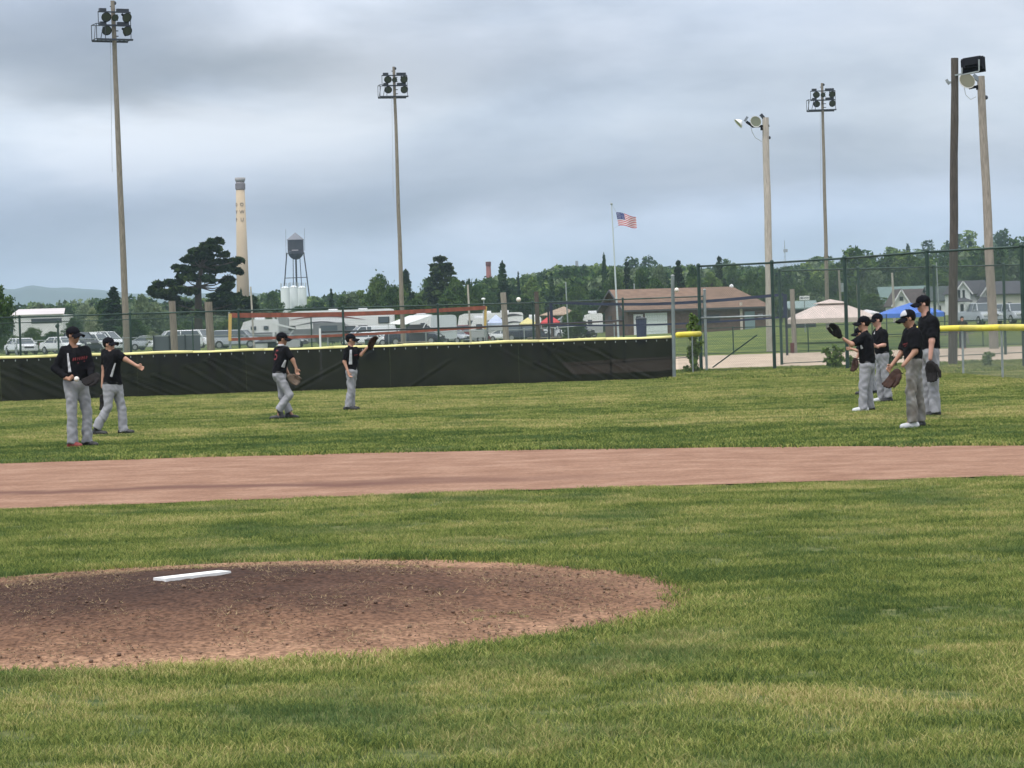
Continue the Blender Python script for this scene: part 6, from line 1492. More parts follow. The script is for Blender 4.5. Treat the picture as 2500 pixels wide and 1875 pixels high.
def folds(f, amp, fr, ph, dirz=1.0):
    def g(X, Y, Z):
        w = np.sin(fr*(Z*dirz*.7+.8*X-.3*Y)+ph+2.1*np.sin(fr*.41*X+ph*2+fr*.23*Z)+1.6*np.sin(fr*.5*Y+ph)); w2 = np.sin(fr*1.9*(Z*.5-.8*X+.4*Y)+ph*3+2*np.sin(fr*.6*Z+ph)); w3 = np.sin(fr*2.9*(Z*.8+.5*X+.3*Y)+2.4*np.sin(fr*1.1*X-ph)+1.5*np.sin(fr*.7*Z))
        return f(X, Y, Z)-amp*(w*.40+w2*.34+w3*.26)
    g.bb = (f.bb[0]-amp, f.bb[1]+amp); return g
def grow(name, f, h, m, parent, pad=.02, clip=None):
    lo, hi = f.bb[0]-pad, f.bb[1]+pad
    P, F = surf_net(f, lo, hi, h)
    return mesh_obj(name, P, F, m, parent, smooth=True)
skins = [mat('skin_light', (.50, .27, .19), .6, var=.08, vscale=12), mat('skin_tan', (.36, .19, .125), .6, var=.08, vscale=12), mat('skin_pink', (.56, .30, .235), .6, var=.08, vscale=12)]
m_jer = mat('jersey_black', (.008, .008, .010), .9, var=.25, vscale=14, spec=.1); m_wpan = mat('jersey_white', (.50, .50, .53), .8); m_pant = mat('pants_grey', (.31, .31, .335), .9, var=.16, vscale=7, spec=.2, bump=.5, bscale=14); m_dirty = mat('pants_muddy', (.22, .19, .165), .95, var=.35, vscale=5, stops=[(.33, (.145, .125, .105)), (.50, (.225, .21, .19)), (.64, (.33, .325, .33))]); m_cap = mat('cap_black', (.006, .006, .009), .9, spec=.1); m_belt = mat('belt_black', (.01, .01, .01), .5); m_hair = mat('hair_dark', (.012, .009, .007), .9, spec=.1); m_shk = mat('cleats_black', (.015, .015, .017), .5); m_shw = mat('cleats_white', (.60, .61, .62), .5); m_shr = mat('cleats_red', (.22, .03, .03), .5); m_sole = mat('sole_pale', (.5, .5, .48), .6); m_redp = mat('print_red', (.22, .030, .035), .8); m_glk = mat('glove_black', (.014, .012, .012), .8, spec=.2, var=.3, vscale=20); m_glb = mat('glove_brown', (.040, .019, .013), .7, spec=.2, var=.35, vscale=18); m_glt = mat('glove_tan', (.11, .075, .05), .7, var=.5, vscale=16); m_eyew = mat('eye_white', (.6, .6, .58), .3); m_eyek = mat('eye_dark', (.02, .015, .012), .3); m_lip = mat('lip', (.33, .12, .10), .6); m_und = mat('undershirt_black', (.014, .014, .016), .9)

def hand_fns(w, d, palm_n, side, curl=.3, s=1.0):
    """palm and five fingers: w wrist, d direction, palm_n out of the palm, side towards the thumb"""
    w = np.array(w); d = np.array(d)/np.linalg.norm(d); n = np.array(palm_n, float); n -= d*n.dot(d); n /= np.linalg.norm(n); sd = np.cross(d, n); sd = sd if np.dot(sd, side) > 0 else -sd
    fs = [cone(w-d*.03, w+d*.02, .024*s, .026*s), cone(w+d*.035*s+sd*.016*s, w+d*.07*s+sd*.022*s, .019*s, .015*s), cone(w+d*.03*s-sd*.014*s, w+d*.066*s-sd*.022*s, .018*s, .014*s), cone(w+d*.03*s, w+d*.065*s, .018*s, .015*s)]
    for i, (o_, l) in enumerate(((.028, .068), (.010, .077), (-.009, .071), (-.027, .056))):
        b_ = w+d*.072*s+sd*o_*s; sp = sd*(o_*.25); l *= s
        c1, c2, c3 = curl, curl*2.1, curl*3.0
        p1 = b_+(d*math.cos(c1)+n*math.sin(c1)+sp)*l*.45; p2 = p1+(d*math.cos(c2)+n*math.sin(c2))*l*.32; p3 = p2+(d*math.cos(c3)+n*math.sin(c3))*l*.26
        fs += [cone(b_-d*.01, p1, .0088*s, .0082*s), cone(p1, p2, .0082*s, .0076*s), cone(p2, p3, .0076*s, .006*s)]
    t0 = w+d*.02*s+sd*.022*s; t1 = t0+(d*.6+sd*.75+n*.25)*.032*s; t2 = t1+(d*.85+sd*.35+n*.45)*.028*s; fs += [cone(t0, t1, .012*s, .010*s), cone(t1, t2, .0095*s, .0075*s)]
    return fs
def glove(c, d, n, m, label, scale=1.0, open_=.5):
    """leather mitt: d towards the fingertips, n out of the pocket"""
    scale *= .88; d = Vector(d).normalized(); n = Vector(n); n = (n-d*n.dot(d)).normalized(); sd = d.cross(n); Mx = [[*sd], [*d], [*n]]; s = scale
    def W_(x, y, z): return Vector(c)+sd*(x*s)+d*(y*s)+n*(z*s)
    t = thing('baseball_glove', label, 'baseball glove', tuple(c)); fs = []
    R3 = np.array([[sd.x, d.x, n.x], [sd.y, d.y, n.y], [sd.z, d.z, n.z]])
    fs.append(ell(W_(0, -.03, -.012), (.088*s, .075*s, .036*s), R3)); fs.append(ell(W_(.01, -.085, -.012), (.058*s, .045*s, .038*s), R3))
    for i, (x, l) in enumerate(((.062, .115), (.026, .135), (-.010, .132), (-.044, .118))):
        p1 = W_(x*1.0, .06, .00); p2 = W_(x*.98, .06+l*.62, .03+.03*open_); fs += [cone(W_(x, 0, -.012), p1, .025*s, .022*s), cone(p1, p2, .022*s, .016*s)]
    fs += [cone(W_(-.062, -.05, .005), W_(-.10, .03, .03), .028*s, .023*s), cone(W_(-.10, .03, .03), W_(-.105, .095, .055), .023*s, .017*s)]
    grow('leather', union(fs, .014*s), .0085, m, t)
    mb = MB()
    for i in range(5): mb.bar(W_(-.10, .02+i*.018, .04), W_(-.052, .045+i*.02, .032), .008)
    for i in range(4): mb.bar(W_(-.095+i*.013, .012, .042), W_(-.10+i*.013, .105, .05), .008)
    mb.build('webbing', m, t)
    mb = MB(); mb.bar(W_(-.04, -.10, -.045), W_(.05, -.10, -.045), .03, .012); mb.build('wrist_strap', m_glk if m is not m_glk else m_glb, t)
    return t
def person(D, J, dd, face, label, skin=0, sleeves='short', pants=None, shoes=(None, None), cap_white=False, panel=None, handl=.0, build=1.0, chest=None, hold=None, seed=0, headr=1.0, collar=False):
    """J: joints as picture points; dd: metres nearer(-)/farther(+) for each; l/r = drawn near/far pair"""
    pants = pants or m_pant; B_ = build
    j = {k: at(p[0], p[1], D+dd.get(k, 0)) for k, p in J.items()}
    low = min(j['toeA'].z, j['toeB'].z)
    g0 = Vector(((j['ankA'].x+j['ankB'].x)/2, D, 0))
    t = thing('person', label, 'person', tuple(g0)); sk = skins[skin]
    n3 = lambda v: tuple(v)
    fx = Vector((math.cos(face), math.sin(face), 0)); up = (j['head']-j['neck']).normalized()
    fwd = (fx-up*fx.dot(up)*.75).normalized(); sdv = up.cross(fwd).normalized(); upn = fwd.cross(sdv).normalized()
    # tilt of the head from cap bill
    if 'bill' in j:
        bdir = (at(*J['bill'], D+dd.get('head', 0))-j['head']); f2 = Vector((bdir.x, 0, bdir.z)); 
    hc = j['head']; hs = headr
    R3 = np.array([[fwd.x, sdv.x, upn.x], [fwd.y, sdv.y, upn.y], [fwd.z, sdv.z, upn.z]])
    def Hp(a, b, c): return hc+fwd*(a*hs)+sdv*(b*hs)+upn*(c*hs)
    head = [ell(Hp(-.008, 0, .022), (.095*hs, .075*hs, .092*hs), R3), ell(Hp(.018, 0, -.045), (.066*hs, .056*hs, .068*hs), R3), ell(Hp(.052, 0, -.092), (.026*hs, .026*hs, .020*hs), R3)]
    headf = union(head, .03)
    feats = [cone(Hp(.080, 0, .004), Hp(.099, 0, -.030), .008*hs, .0125*hs), cone(Hp(.078, .02, .022), Hp(.078, -.02, .022), .010*hs, .010*hs), ell(Hp(.080, 0, -.062), (.012*hs, .020*hs, .008*hs), R3), ell(Hp(.0, .074, -.012), (.017*hs, .009*hs, .028*hs), R3), ell(Hp(.0, -.074, -.012), (.017*hs, .009*hs, .028*hs), R3), ell(Hp(.055, .036, -.03), (.02*hs, .018*hs, .02*hs), R3), ell(Hp(.055, -.036, -.03), (.02*hs, .018*hs, .02*hs), R3)]
    hf = union([headf]+feats, .009)
    sock = [ell(Hp(.086, s_*.030, .002), (.010*hs, .014*hs, .008*hs), R3) for s_ in (-1, 1)]
    def hfn(X, Y, Z):
        v = hf(X, Y, Z)
        for s_ in sock: v = np.maximum(v, -s_(X, Y, Z)+.001)
        return v
    neckc = cone(j['neck']-Vector((0, 0, .02)), Hp(-.015, 0, -.05), .050*B_, .046*B_)
    def hn(X, Y, Z): return smin(hfn(X, Y, Z), neckc(X, Y, Z), .02)
    hn.bb = (np.minimum(hf.bb[0], neckc.bb[0]), np.maximum(hf.bb[1], neckc.bb[1]))
    SA, SB = j['shA'], j['shB']; HA, HB = j['hipA'], j['hipB']; nk = j['neck']; cS = (SA+SB)/2; cH = (HA+HB)/2
    torso = [cone(SA, SB, .055*B_, .055*B_), cone(cS-Vector((0, 0, .09)), cH+Vector((0, 0, .12)), .105*B_, .095*B_), cone(SA.lerp(cS, .35)-Vector((0, 0, .06)), HA.lerp(cH, .3)+Vector((0, 0, .1)), .085*B_, .08*B_), cone(SB.lerp(cS, .35)-Vector((0, 0, .06)), HB.lerp(cH, .3)+Vector((0, 0, .1)), .085*B_, .08*B_), cone(nk, cS, .05*B_, .06*B_)]
    arms = []; 
    for q in 'AB':
        arms += [cone(j['sh'+q], j['el'+q], .045*B_, .036*B_), cone(j['el'+q], j['wr'+q], .036*B_, .025*B_)]
    legs = []
    for q in 'AB': legs += [cone(j['hip'+q], j['kn'+q], .075*B_, .05*B_), cone(j['kn'+q], j['ank'+q], .05*B_, .034*B_), cone(j['ank'+q], j['toe'+q], .03, .022)]
    bodyf = union(torso+arms+legs, .03)
    P1, F1 = surf_net(bodyf, bodyf.bb[0]-.02, bodyf.bb[1]+.02, .016)
    P2, F2 = surf_net(hn, hn.bb[0]-.01, hn.bb[1]+.01, .0062)
    PP = [P1, P2]; FF = [F1, F2+len(P1)]; n_ = len(P1)+len(P2)
    for q in 'AB':
        if hold and q in hold and hold[q] == 'glove': continue
        d = j['ha'+q]-j['wr'+q]; pn = Vector((0, 1, 0)) if abs(d.normalized().y) < .8 else Vector((0, 0, 1)); pn = Vector((fx.x*.4, .0, 0))-Vector((cS.x-j['wr'+q].x, 0, 0))*-1+Vector((.01, -.25 if q == 'A' else .25, 0)); pn = -(pn) if q == 'B' else pn
        hf_ = union(hand_fns(n3(j['wr'+q]), n3(d), n3((cH-j['wr'+q]).cross(Vector((0, 0, .01)))+pn), n3(fx+Vector((0, 0, .4))), curl=.42 if not (hold and hold.get(q) == 'ball') else .8, s=.98*B_), .007)
        P3, F3 = surf_net(hf_, hf_.bb[0]-.01, hf_.bb[1]+.01, .0048); PP.append(P3); FF.append(F3+n_); n_ += len(P3)
    mesh_obj('body', np.concatenate(PP), np.concatenate(FF), sk, t, smooth=True)
    # eyes, mouth, hair
    for s_ in (-1, 1):
        mb = MB(); mb.ball(Hp(.080, s_*.030, .002), .0115*hs, 8); e_ = mb.build('eye', m_eyew, t, smooth=True); mb = MB(); mb.ball(Hp(.0885, s_*.030, .001), .0055*hs, 6); mb.build('iris', m_eyek, e_)
        mb = MB(); mb.bar(Hp(.088, s_*.016, .020), Hp(.080, s_*.044, .020), .007, .005); mb.build('eyebrow', m_hair, t)
    mb = MB(); mb.bar(Hp(.088, -.018, -.063), Hp(.088, .018, -.063), .008, .006); mb.build('lips', m_lip, t)
    hair = ell(Hp(-.012, 0, .020), (.0985*hs, .0805*hs, .094*hs), R3)
    hr = cutp(cutp(hair, Hp(.0, 0, -.068), -np.array(upn)), Hp(.022, 0, 0), np.array(fwd)+np.array(upn)*-.35); grow('hair', hr, .009, m_hair, t)
    # cap: crown, band and curved bill
    cr_ = ell(Hp(-.010, 0, .032), (.103*hs, .0845*hs, .084*hs), R3); cr_ = cutp(cr_, Hp(0, 0, .024), np.array(upn)*-1+np.array(fwd)*-.10); capo = grow('cap', cr_, .0075, m_cap, t)
    mb = MB(); mb.ball(Hp(-.01, 0, .117), .008*hs, 6); mb.build('cap_button', m_cap, capo)
    V = []; F = []
    for i in range(13):
        a = R(-66+11*i)
        for k_, rr in enumerate((.078, .118, .158, .182)):
            rx = rr if k_ else .085; y_ = math.sin(a)*(rx*.88 if k_ < 2 else rx*.62); x_ = math.cos(a)*rx if k_ < 2 else .085*math.cos(a)+(rx-.085)*(math.cos(a)**.55 if math.cos(a) > 0 else 0)
            zc = .036-.020*(x_-.08)/.1-5.5*y_*y_*1.2
            V.append(tuple(Hp(x_-.004, y_, zc)))
    for i in range(12):
        for k_ in range(3): a = i*4+k_; F.append((a, a+4, a+5, a+1))
    nv = len(V); V += [tuple(Vector(v)-upn*.006) for v in V]; F += [tuple(q+nv for q in reversed(f_)) for f_ in F[:]]
    for i in range(12): a = i*4+3; F.append((a, a+4, a+4+nv, a+nv)); a = i*4; F.append((a+4, a, a+nv, a+4+nv))
    mesh_obj('bill', V, F, m_cap, capo, smooth=True)
    if cap_white:
        cw = ell(Hp(-.010, 0, .032), (.1055*hs, .087*hs, .0865*hs), R3); cw = cutp(cutp(cw, Hp(.035, 0, 0), -np.array(fwd)+np.array(upn)*-.25), Hp(0, 0, .045), np.array(upn)*-1); grow('cap_panel', cw, .0075, m_wpan, capo)
    # jersey
    je = [cone(SA, SB, .068*B_, .068*B_), cone(cS-Vector((0, 0, .08)), cH+Vector((0, 0, .08)), .128*B_, .122*B_), cone(SA.lerp(cS, .3)-Vector((0, 0, .06)), HA.lerp(cH, .25)+Vector((0, 0, .06)), .104*B_, .108*B_), cone(SB.lerp(cS, .3)-Vector((0, 0, .06)), HB.lerp(cH, .25)+Vector((0, 0, .06)), .104*B_, .108*B_), cone(nk-Vector((0, 0, .005)), cS, .058*B_, .07*B_)]
    tors = union(je, .035); hem = cH+Vector((0, 0, .035)); dn = (cH-cS).normalized()
    slv = []
    for q in 'AB':
        full = sleeves == 'long'; e_ = j['sh'+q].lerp(j['el'+q], .88)
        c_ = cone(j['sh'+q], j['el'+q], .066*B_, .060*B_ if not full else .052*B_); c_ = c_ if full else cutp(c_, n3(e_), n3((j['el'+q]-j['sh'+q]))); slv.append(c_)
        if full: slv.append(cutp(cone(j['el'+q], j['wr'+q], .052*B_, .038*B_), n3(j['el'+q].lerp(j['wr'+q], .93)), n3(j['wr'+q]-j['el'+q])))
    tc_ = cutp(tors, n3(hem), n3(dn)); jf = union([tc_]+slv, .022); jf = folds(jf, .0075, 34, seed*1.3+.5, .6)
    nck = cone(nk+Vector((0, 0, -.01))+fx*.02, nk+Vector((0, 0, .1))+fx*.05, .052*B_, .075*B_)
    def jfn(X, Y, Z): return np.maximum(jf(X, Y, Z), -nck(X, Y, Z))
    jfn.bb = jf.bb
    jo = grow('jersey', jfn, .0125, m_jer, t)
    if panel:   # white side panel: a strip of the jersey's skin between two picture points
        a = at(panel[0], panel[1], D-.12); b = at(panel[2], panel[3], D-.12); wpn = panel[4]
        dr = (b-a).normalized(); pr = Vector((0, 1, 0)); sv = dr.cross(pr).normalized()
        def pf(X, Y, Z):
            lx = (X-a.x)*sv.x+(Z-a.z)*sv.z; ly = (X-a.x)*dr.x+(Z-a.z)*dr.z; L = (b-a).length; wd = wpn*(.55+.45*np.clip(ly/L, 0, 1))
            return np.maximum(np.maximum(np.maximum(jf(X, Y, Z)-.005, -jf(X, Y, Z)-.012), np.abs(lx)-wd), np.maximum(np.maximum(-ly, ly-L), Y-(D-.01)))
        pf.bb = (np.array([min(a.x, b.x)-.06, D-.35, min(a.z, b.z)-.02]), np.array([max(a.x, b.x)+.06, D+.02, max(a.z, b.z)+.02])); P_n, F_n = surf_net(pf, pf.bb[0], pf.bb[1], .008)
        if len(P_n): mesh_obj('side_panel', P_n, F_n, m_wpan, jo, smooth=True)
    if collar:
        cf_2 = cone(nk-sdv*.03+Vector((0, 0, .0)), nk+sdv*.03, .062*B_, .062*B_); cf_3 = cutp(cutp(cf_2, n3(nk+Vector((0, 0, .035))), (0, 0, 1)), n3(nk+Vector((0, 0, -.002))), (0, 0, -1)); grow('collar', cf_3, .008, m_wpan, jo)
    if chest:   # print wrapped onto the jersey
        kind, px, py, sz, ang = chest; o_ = at(px, py, D-.4); nd = Vector((math.sin(ang), -math.cos(ang), 0)); rt_ = Vector((math.cos(ang), math.sin(ang), 0)); target = at(px, py, D-.08)
        if kind == 'script':
            shp = []
            for i in range(7):
                x = -.095+i*.03; z = .012+.012*i*.3; shp.append([(x, z-.02), (x+.012, z-.022), (x+.020, z+.022), (x+.008, z+.02)]); 
                if i % 2 == 0: shp.append([(x+.008, z-.004), (x+.030, z+.004), (x+.030, z+.011), (x+.008, z+.003)])
            shp.append([(-.03, -.045), (.07, -.022), (.072, -.012), (-.025, -.032)])
            V2 = []; F2_ = []
            for s_ in shp: k_ = len(V2); V2 += [Vector((x*sz, y*sz, 0)) for x, y in s_]; F2_.append(tuple(range(k_, k_+len(s_))))
        else: V2, F2_ = text_mesh(kind, sz)
        W3 = []
        for v in V2:
            p = target+nd*.35+rt_*v.x+Vector((0, 0, v.y)); ok = False
            for _ in range(60):
                dv = float(jf(np.array([p.x]), np.array([p.y]), np.array([p.z]))[0])
                if dv < .0045: ok = True; break
                p = p-nd*min(max(dv*.8, .002), .05)
            W3.append(tuple(p))
        mesh_obj('chest_print' if kind == 'script' else 'back_number', W3, F2_, m_redp, jo)
    # trousers
    tr = [cone(HA, HB, .095*B_, .095*B_), cone(cH+Vector((0, 0, .06)), cH-Vector((0, 0, .02)), .112*B_, .118*B_)]
    for q in 'AB':
        a, k_, f_ = j['hip'+q], j['kn'+q], j['ank'+q]; f_ = f_+(f_-k_).normalized()*.03
        tr += [cone(a, k_, .094*B_, .066*B_), cutp(cone(k_, f_, .066*B_, .074*B_), n3(f_), n3(f_-k_))]
    trf = folds(union(tr, .022), .0105, 26, seed*2.1+1, .9); trf2 = cutp(trf, n3(cH+Vector((0, 0, .085))), (0, 0, 1)); to = grow('trousers', trf2, .0125, pants, t)
    def bf_(X, Y, Z): return np.maximum(trf(X, Y, Z)-.006, np.abs((Z-(cH.z+.06)))-.017)
    bf_.bb = trf.bb; P_n, F_n = surf_net(bf_, np.array([cH.x-.28, cH.y-.28, cH.z+.03]), np.array([cH.x+.28, cH.y+.28, cH.z+.09]), .010); mesh_obj('belt', P_n, F_n, m_belt, t, smooth=True)
    # cleats
    for q, mm in zip('AB', shoes):
        mm = mm or m_shk; a = j['ank'+q]; to_ = j['toe'+q]; dr = (to_-a).normalized(); 
        flat = to_.z < .075 and a.z < .25
        if flat: tv = Vector((to_.x-a.x, to_.y-a.y, 0)); tv = tv.normalized() if tv.length > .02 else fx; heel = Vector((a.x, a.y, .045))-tv*.045; toe = Vector((a.x, a.y, .038))+tv*max(.15, Vector((to_.x-a.x, to_.y-a.y, 0)).length*.98)
        else: tv = dr; heel = a-dr*.02+Vector((0, 0, 0)); toe = to_
        sf_ = union([cone(heel, toe, .043, .033), cone(heel+Vector((0, 0, .005)), Vector(a)+Vector((0, 0, -.01)), .044, .045), cone(heel.lerp(toe, .5)+Vector((0, 0, .015)), toe-tv*.02, .036, .034)], .02)
        if flat: sf_ = cutp(sf_, (0, 0, .012), (0, 0, -1))
        so = grow('shoe', sf_, .009, mm, t)
        if flat:
            mb = MB(); sv2 = Vector((-tv.y, tv.x, 0)); pts_ = []
            for i in range(16):
                an = i*math.pi/8; c_ = toe if math.cos(an) > 0 else heel; rr = .038 if math.cos(an) > 0 else .042; pts_.append(Vector((c_.x, c_.y, .002))+tv*math.cos(an)*rr+sv2*math.sin(an)*rr)
            mb.poly(pts_, (0, 0, .018)); mb.build('sole', m_sole if mm is not m_shk else m_shk, so)
    return t, j
def ball_at(c, label, r_=.0372):
    t = thing('baseball', label, 'baseball', tuple(c)); mb = MB(); mb.ball(c, r_, 16); mb.build('cover', mat('ball_white', (.78, .76, .70), .6), t, smooth=True)
    P = []
    for i in range(41):
        a = i/40*2*math.pi; b_ = .44; x = math.cos(a)+.0; P.append(Vector(c)+Vector((math.cos(a)*(1-.25*math.cos(2*a)*0)*.8, math.sin(a)*.8, .6*math.cos(2*a))).normalized()*(r_*1.004))
    mb = MB(); mb.path(P, .0012, 4); mb.build('stitching', mat('stitch_red', (.45, .04, .04), .7), t)
E_ = 0.0
# 1 boy with the ball at far left
p1, j = person(34.0, dict(head=(179, 817), neck=(178, 843), shA=(158, 857), shB=(208, 857), elA=(134, 899), elB=(222, 897), wrA=(163, 924), wrB=(222, 922), haA=(188, 928), haB=(214, 932), hipA=(173, 935), hipB=(199, 936), knA=(176, 1006), knB=(212, 1006), ankA=(177, 1078), ankB=(213, 1075), toeA=(196, 1094), toeB=(233, 1086)),
 dict(shA=-.02, shB=.05, elA=-.05, elB=.02, wrA=-.20, haA=-.26, wrB=-.12, haB=-.2, hipA=-.03, hipB=.05, knA=-.05, knB=.08, ankA=-.03, ankB=.12, toeA=-.12, toeB=.06, head=-.02), R(-28), 'tall boy at far left in long black sleeves, holding a ball and looking right', 1, 'long', None, (m_shr, m_shk), panel=(165, 862, 171, 909, .022), hold={'A': 'ball', 'B': 'glove'}, chest=('script', 194, 879, 1.0, R(12)), seed=1, build=1.05)
ball_at(at(187, 925.5, 33.72), 'baseball held in the hand of the long-sleeved boy')
glove(at(226, 926, 33.8), (-.75, -.3, -.5), (-.3, -.9, .3), m_glk, 'black glove on the left hand of the long-sleeved boy', 1.1)
# 2 boy finishing his throw
p2, j = person(38.5, dict(head=(266, 840), neck=(268, 858), shA=(286, 864), shB=(258, 862), elA=(306, 877), elB=(254, 895), wrA=(334, 893), wrB=(250, 945), haA=(347, 899), haB=(249, 955), hipA=(266, 944), hipB=(285, 945), knA=(264, 994), knB=(297, 995), ankA=(237, 1042), ankB=(301, 1049), toeA=(238, 1064), toeB=(319, 1058)),
 dict(shA=-.12, shB=.12, elA=-.18, wrA=-.2, haA=-.2, elB=.14, wrB=.12, haB=.1, hipA=-.05, hipB=.06, knA=-.08, ankA=-.1, toeA=-.1, knB=.06, ankB=.06, toeB=.04), R(-20), 'boy finishing a throw, bent forward with his bare arm stretched to the right', 0, panel=(283, 886, 272, 920, .020), hold={'B': 'glove'}, seed=2, build=1.0, headr=.96, collar=False)
glove(at(251, 980, 38.7), (.12, 0, -1), (-.6, -.7, 0), m_glk, 'dark glove hanging behind the knee of the boy finishing his throw', 1.0)
# 3 boy with number on his back
p3, j = person(43.5, dict(head=(689, 827), neck=(686, 845), shA=(698, 855), shB=(678, 856), elA=(715, 879), elB=(692, 888), wrA=(723, 899), wrB=(704, 912), haA=(726, 914), haB=(709, 919), hipA=(679, 916), hipB=(685, 917), knA=(707, 964), knB=(689, 968), ankA=(682, 999), ankB=(705, 1002), toeA=(679, 1024), toeB=(722, 1024)),
 dict(shA=-.14, shB=.14, elA=-.2, wrA=-.22, haA=-.22, elB=.16, wrB=.1, haB=.08, hipA=-.09, hipB=.09, knA=-.1, knB=.1, ankA=-.1, ankB=.1, toeA=-.1, toeB=.08), R(8), 'boy stepping right after a throw with a red number on his back', 1, panel=(698, 879, 691, 897, .030), hold={'B': 'glove'}, chest=('5', 673.5, 868, .26, R(-52)), seed=3, collar=True)
glove(at(715, 925, 43.4), (.62, 0, -.78), (.5, -.85, .3), m_glt, 'tan and black glove held low by the boy stepping right', 1.05)
# 4 boy waiting with raised glove
p4, j = person(47.7, dict(head=(856.5, 829), neck=(855.5, 845), shA=(848, 855), shB=(868, 855), elA=(841, 883), elB=(881, 866), wrA=(850, 909), wrB=(897, 848), haA=(855, 922), haB=(902, 842), hipA=(855, 907), hipB=(861, 907), knA=(856, 951), knB=(860, 952), ankA=(849, 991), ankB=(858, 991), toeA=(859, 1002), toeB=(870, 1001)),
 dict(shA=-.13, shB=.1, elA=-.16, elB=.05, wrA=-.2, wrB=0, haA=-.2, hipA=-.08, hipB=.08, knA=-.08, knB=.1, ankA=-.1, ankB=.14, toeA=-.1, toeB=.1), R(-5), 'slim boy in mid-field holding his glove up at head height', 0, panel=(857, 854, 856, 890, .035), hold={'B': 'glove'}, chest=('script', 869, 868, .6, R(48)), seed=4, build=.93)
glove(at(908, 838, 47.7), (.35, 0, .94), (.8, -.6, .1), m_glb, 'dark brown glove raised high by the slim boy in mid-field', 1.15)
# 5 boy nearest the fence of the right group, arm with mitt raised
p5, j = person(38.7, dict(head=(2108, 789), neck=(2111, 810), shA=(2110, 822), shB=(2116, 822), elA=(2080, 841), elB=(2126, 848), wrA=(2059, 827), wrB=(2122, 868), haA=(2050, 818), haB=(2116, 878), hipA=(2115, 892), hipB=(2119, 892), knA=(2107, 945), knB=(2119, 946), ankA=(2107, 995), ankB=(2123, 992), toeA=(2093, 1006), toeB=(2113, 1000)),
 dict(shA=-.14, shB=.14, elA=-.2, wrA=-.22, haA=-.22, elB=.2, wrB=.2, haB=.2, hipA=-.08, hipB=.08, knA=-.1, knB=.1, ankA=-.1, ankB=.14, toeA=-.12, toeB=.12), R(176), 'boy reaching his mitt far out to the left at head height', 0, None, None, (m_shw, m_shk), panel=(2100, 842, 2104, 852, .02), hold={'A': 'glove'}, seed=5)
glove(at(2042, 809, 38.45), (-.35, 0, .93), (-.85, -.5, .0), m_glk, 'big black mitt stretched out to the left against the far fence', 1.12)
# 6 boy mostly hidden behind the reaching boy
p6, j = person(48.0, dict(head=(2098, 813), neck=(2104, 828), shA=(2106, 836), shB=(2112, 838), elA=(2094, 856), elB=(2098, 862), wrA=(2079, 852), wrB=(2090, 878), haA=(2068, 851), haB=(2087, 888), hipA=(2124, 884), hipB=(2127, 884), knA=(2122, 922), knB=(2128, 920), ankA=(2110, 952), ankB=(2133, 950), toeA=(2098, 962), toeB=(2120, 961)),
 dict(shA=-.14, shB=.14, elA=-.15, wrA=-.15, haA=-.15, elB=.15, wrB=.1, haB=.1, hipA=-.08, hipB=.08, knA=-.1, knB=.1, ankA=-.1, ankB=.1, toeA=-.1, toeB=.1), R(180), 'boy leaning forward, mostly hidden behind the boy with the outstretched mitt', 0, hold={'B': 'glove'}, seed=6, build=.92)
glove(at(2087, 889, 48.0), (-.1, 0, -1), (-.8, -.6, 0), m_glb, 'reddish brown glove low in front of the hidden boy', 1.1)
# 7 boy behind, arms folded at waist
p7, j = person(43.0, dict(head=(2141, 781), neck=(2145, 800), shA=(2156, 813), shB=(2140, 812), elA=(2158, 842), elB=(2132, 840), wrA=(2140, 846), wrB=(2126, 850), haA=(2130, 841), haB=(2120, 848), hipA=(2156, 868), hipB=(2151, 868), knA=(2161, 918), knB=(2147, 919), ankA=(2169, 966), ankB=(2153, 969), toeA=(2163, 979), toeB=(2142, 982)),
 dict(shA=-.12, shB=.12, elA=-.18, wrA=-.24, haA=-.26, elB=.12, wrB=.0, haB=-.02, hipA=-.08, hipB=.08, knA=-.06, knB=.1, ankA=-.04, ankB=.12, toeA=-.08, toeB=.1), R(192), 'boy standing second from the left in the right group, forearm across his waist', 2, None, None, (m_shk, m_shw), panel=(2138, 806, 2135, 816, .015), seed=7)
# 8 boy with white-fronted cap and muddy pants
p8, j = person(32.2, dict(head=(2217, 777), neck=(2226, 797), shA=(2235, 813), shB=(2218, 812), elA=(2234, 858), elB=(2201, 862), wrA=(2204, 893), wrB=(2177, 892), haA=(2194, 905), haB=(2166, 905), hipA=(2229, 884), hipB=(2231, 884), knA=(2224, 960), knB=(2242, 960), ankA=(2228, 1026), ankB=(2247, 1022), toeA=(2203, 1045), toeB=(2240, 1038)),
 dict(shA=-.15, shB=.15, elA=-.22, wrA=-.3, haA=-.32, elB=.14, wrB=.0, haB=-.04, hipA=-.08, hipB=.09, knA=-.1, knB=.12, ankA=-.1, ankB=.16, toeA=-.14, toeB=.1), R(188), 'boy in muddy pants and a white-fronted black cap lowering his glove with both hands', 1, None, m_dirty, (m_shw, m_shk), cap_white=True, hold={'A': 'glove'}, chest=('script', 2211, 842, .55, R(-62)), seed=8, build=1.02)
glove(at(2182, 923, 31.9), (-.55, 0, -.83), (-.6, -.75, .3), m_glb, 'brown glove pointing down in front of the boy in muddy pants', 1.2)
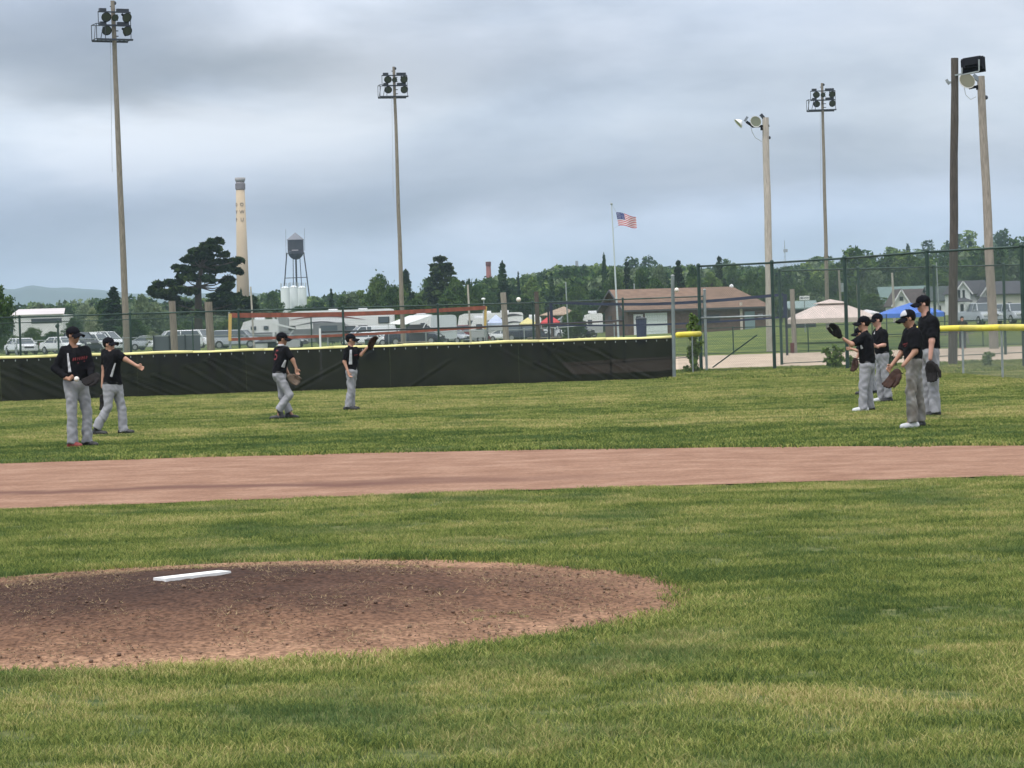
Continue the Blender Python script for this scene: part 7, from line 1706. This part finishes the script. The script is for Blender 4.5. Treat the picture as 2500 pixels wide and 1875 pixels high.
# 9 tallest player
p9, j = person(36.0, dict(head=(2253, 741), neck=(2259, 765), shA=(2277, 784), shB=(2258, 782), elA=(2275, 832), elB=(2254, 832), wrA=(2271, 876), wrB=(2248, 870), haA=(2271, 890), haB=(2244, 884), hipA=(2275, 858), hipB=(2266, 858), knA=(2279, 934), knB=(2262, 934), ankA=(2283, 1002), ankB=(2266, 1002), toeA=(2268, 1019), toeB=(2254, 1018)),
 dict(shA=-.17, shB=.17, elA=-.24, wrA=-.26, haA=-.28, elB=.2, wrB=.12, haB=.08, hipA=-.1, hipB=.1, knA=-.1, knB=.12, ankA=-.1, ankB=.16, toeA=-.14, toeB=.12), R(184), 'tallest player with a pink forearm hanging down into a black glove', 2, hold={'A': 'glove'}, seed=9, build=1.17, headr=1.06)
glove(at(2275, 904, 35.7), (.12, 0, -1), (-.3, -.9, 0), m_glk, 'black glove hanging from the tallest player\'s hand', 1.25)
# 10 distant onlooker
D = 98.0; zo = .0
sp_c = at(2349, 790, D); gz = hgt(sp_c.x, D)
def onlooker():
    t = thing('person', 'distant onlooker in dark clothes beside the dark wooden pole', 'person', (sp_c.x, D, gz)); x = sp_c.x; H = at(2349, 773, D).z-gz; s = H/1.75
    P = lambda a, b, c: (x+a*s, D+b*s, gz+c*s)
    b1 = union([cone(P(0, 0, 1.0), P(0, 0, 1.4), .13*s, .13*s), cone(P(-.2, 0, 1.42), P(.2, 0, 1.42), .06*s, .06*s), cone(P(-.22, 0, 1.4), P(-.27, -.02, 1.1), .05*s, .04*s), cone(P(-.27, -.02, 1.1), P(-.22, -.12, .88), .04*s, .03*s), cone(P(.22, 0, 1.4), P(.26, 0, 1.1), .05*s, .04*s), cone(P(.26, 0, 1.1), P(.2, -.12, .9), .04*s, .03*s), cone(P(0, 0, 1.4), P(0, 0, 1.55), .05*s, .05*s), ell(P(0, 0, 1.64), (.09*s, .1*s, .12*s)), cone(P(-.09, 0, .92), P(-.11, 0, .5), .09*s, .06*s), cone(P(-.11, 0, .5), P(-.12, 0, .06), .06*s, .04*s), cone(P(.09, 0, .92), P(.11, 0, .5), .09*s, .06*s), cone(P(.11, 0, .5), P(.12, 0, .06), .06*s, .04*s), cone(P(.12, 0, .04), P(.13, -.14, .04), .04*s, .035*s), cone(P(-.12, 0, .04), P(-.13, -.14, .04), .04*s, .035*s)], .03)
    grow('body', b1, .022, skins[0], t)
    sh = union([cone(P(0, 0, .98), P(0, 0, 1.38), .165*s, .15*s), cone(P(-.2, 0, 1.42), P(.2, 0, 1.42), .08*s, .08*s), cone(P(-.22, 0, 1.4), P(-.27, -.02, 1.1), .07*s, .06*s), cone(P(.22, 0, 1.4), P(.26, 0, 1.1), .07*s, .06*s)], .04); grow('shirt', sh, .022, m_und, t)
    tr = union([cone(P(-.09, 0, .96), P(-.11, 0, .5), .115*s, .08*s), cone(P(-.11, 0, .5), P(-.12, 0, .1), .08*s, .07*s), cone(P(.09, 0, .96), P(.11, 0, .5), .115*s, .08*s), cone(P(.11, 0, .5), P(.12, 0, .1), .08*s, .07*s)], .03); grow('trousers', tr, .022, mat('dark_jeans', (.03, .035, .05), .9), t)
    hr = ell(P(0, .015, 1.68), (.1*s, .11*s, .1*s)); grow('hair', hr, .02, m_hair, t)
onlooker()
# balls in the air
ball_at(at(1266, 731.5, 37.5), 'pale baseball in flight against the trees right of the orange net', .037)
ball_at(at(1652, 708, 39.0), 'baseball in flight just right of the grey end pole', .037)
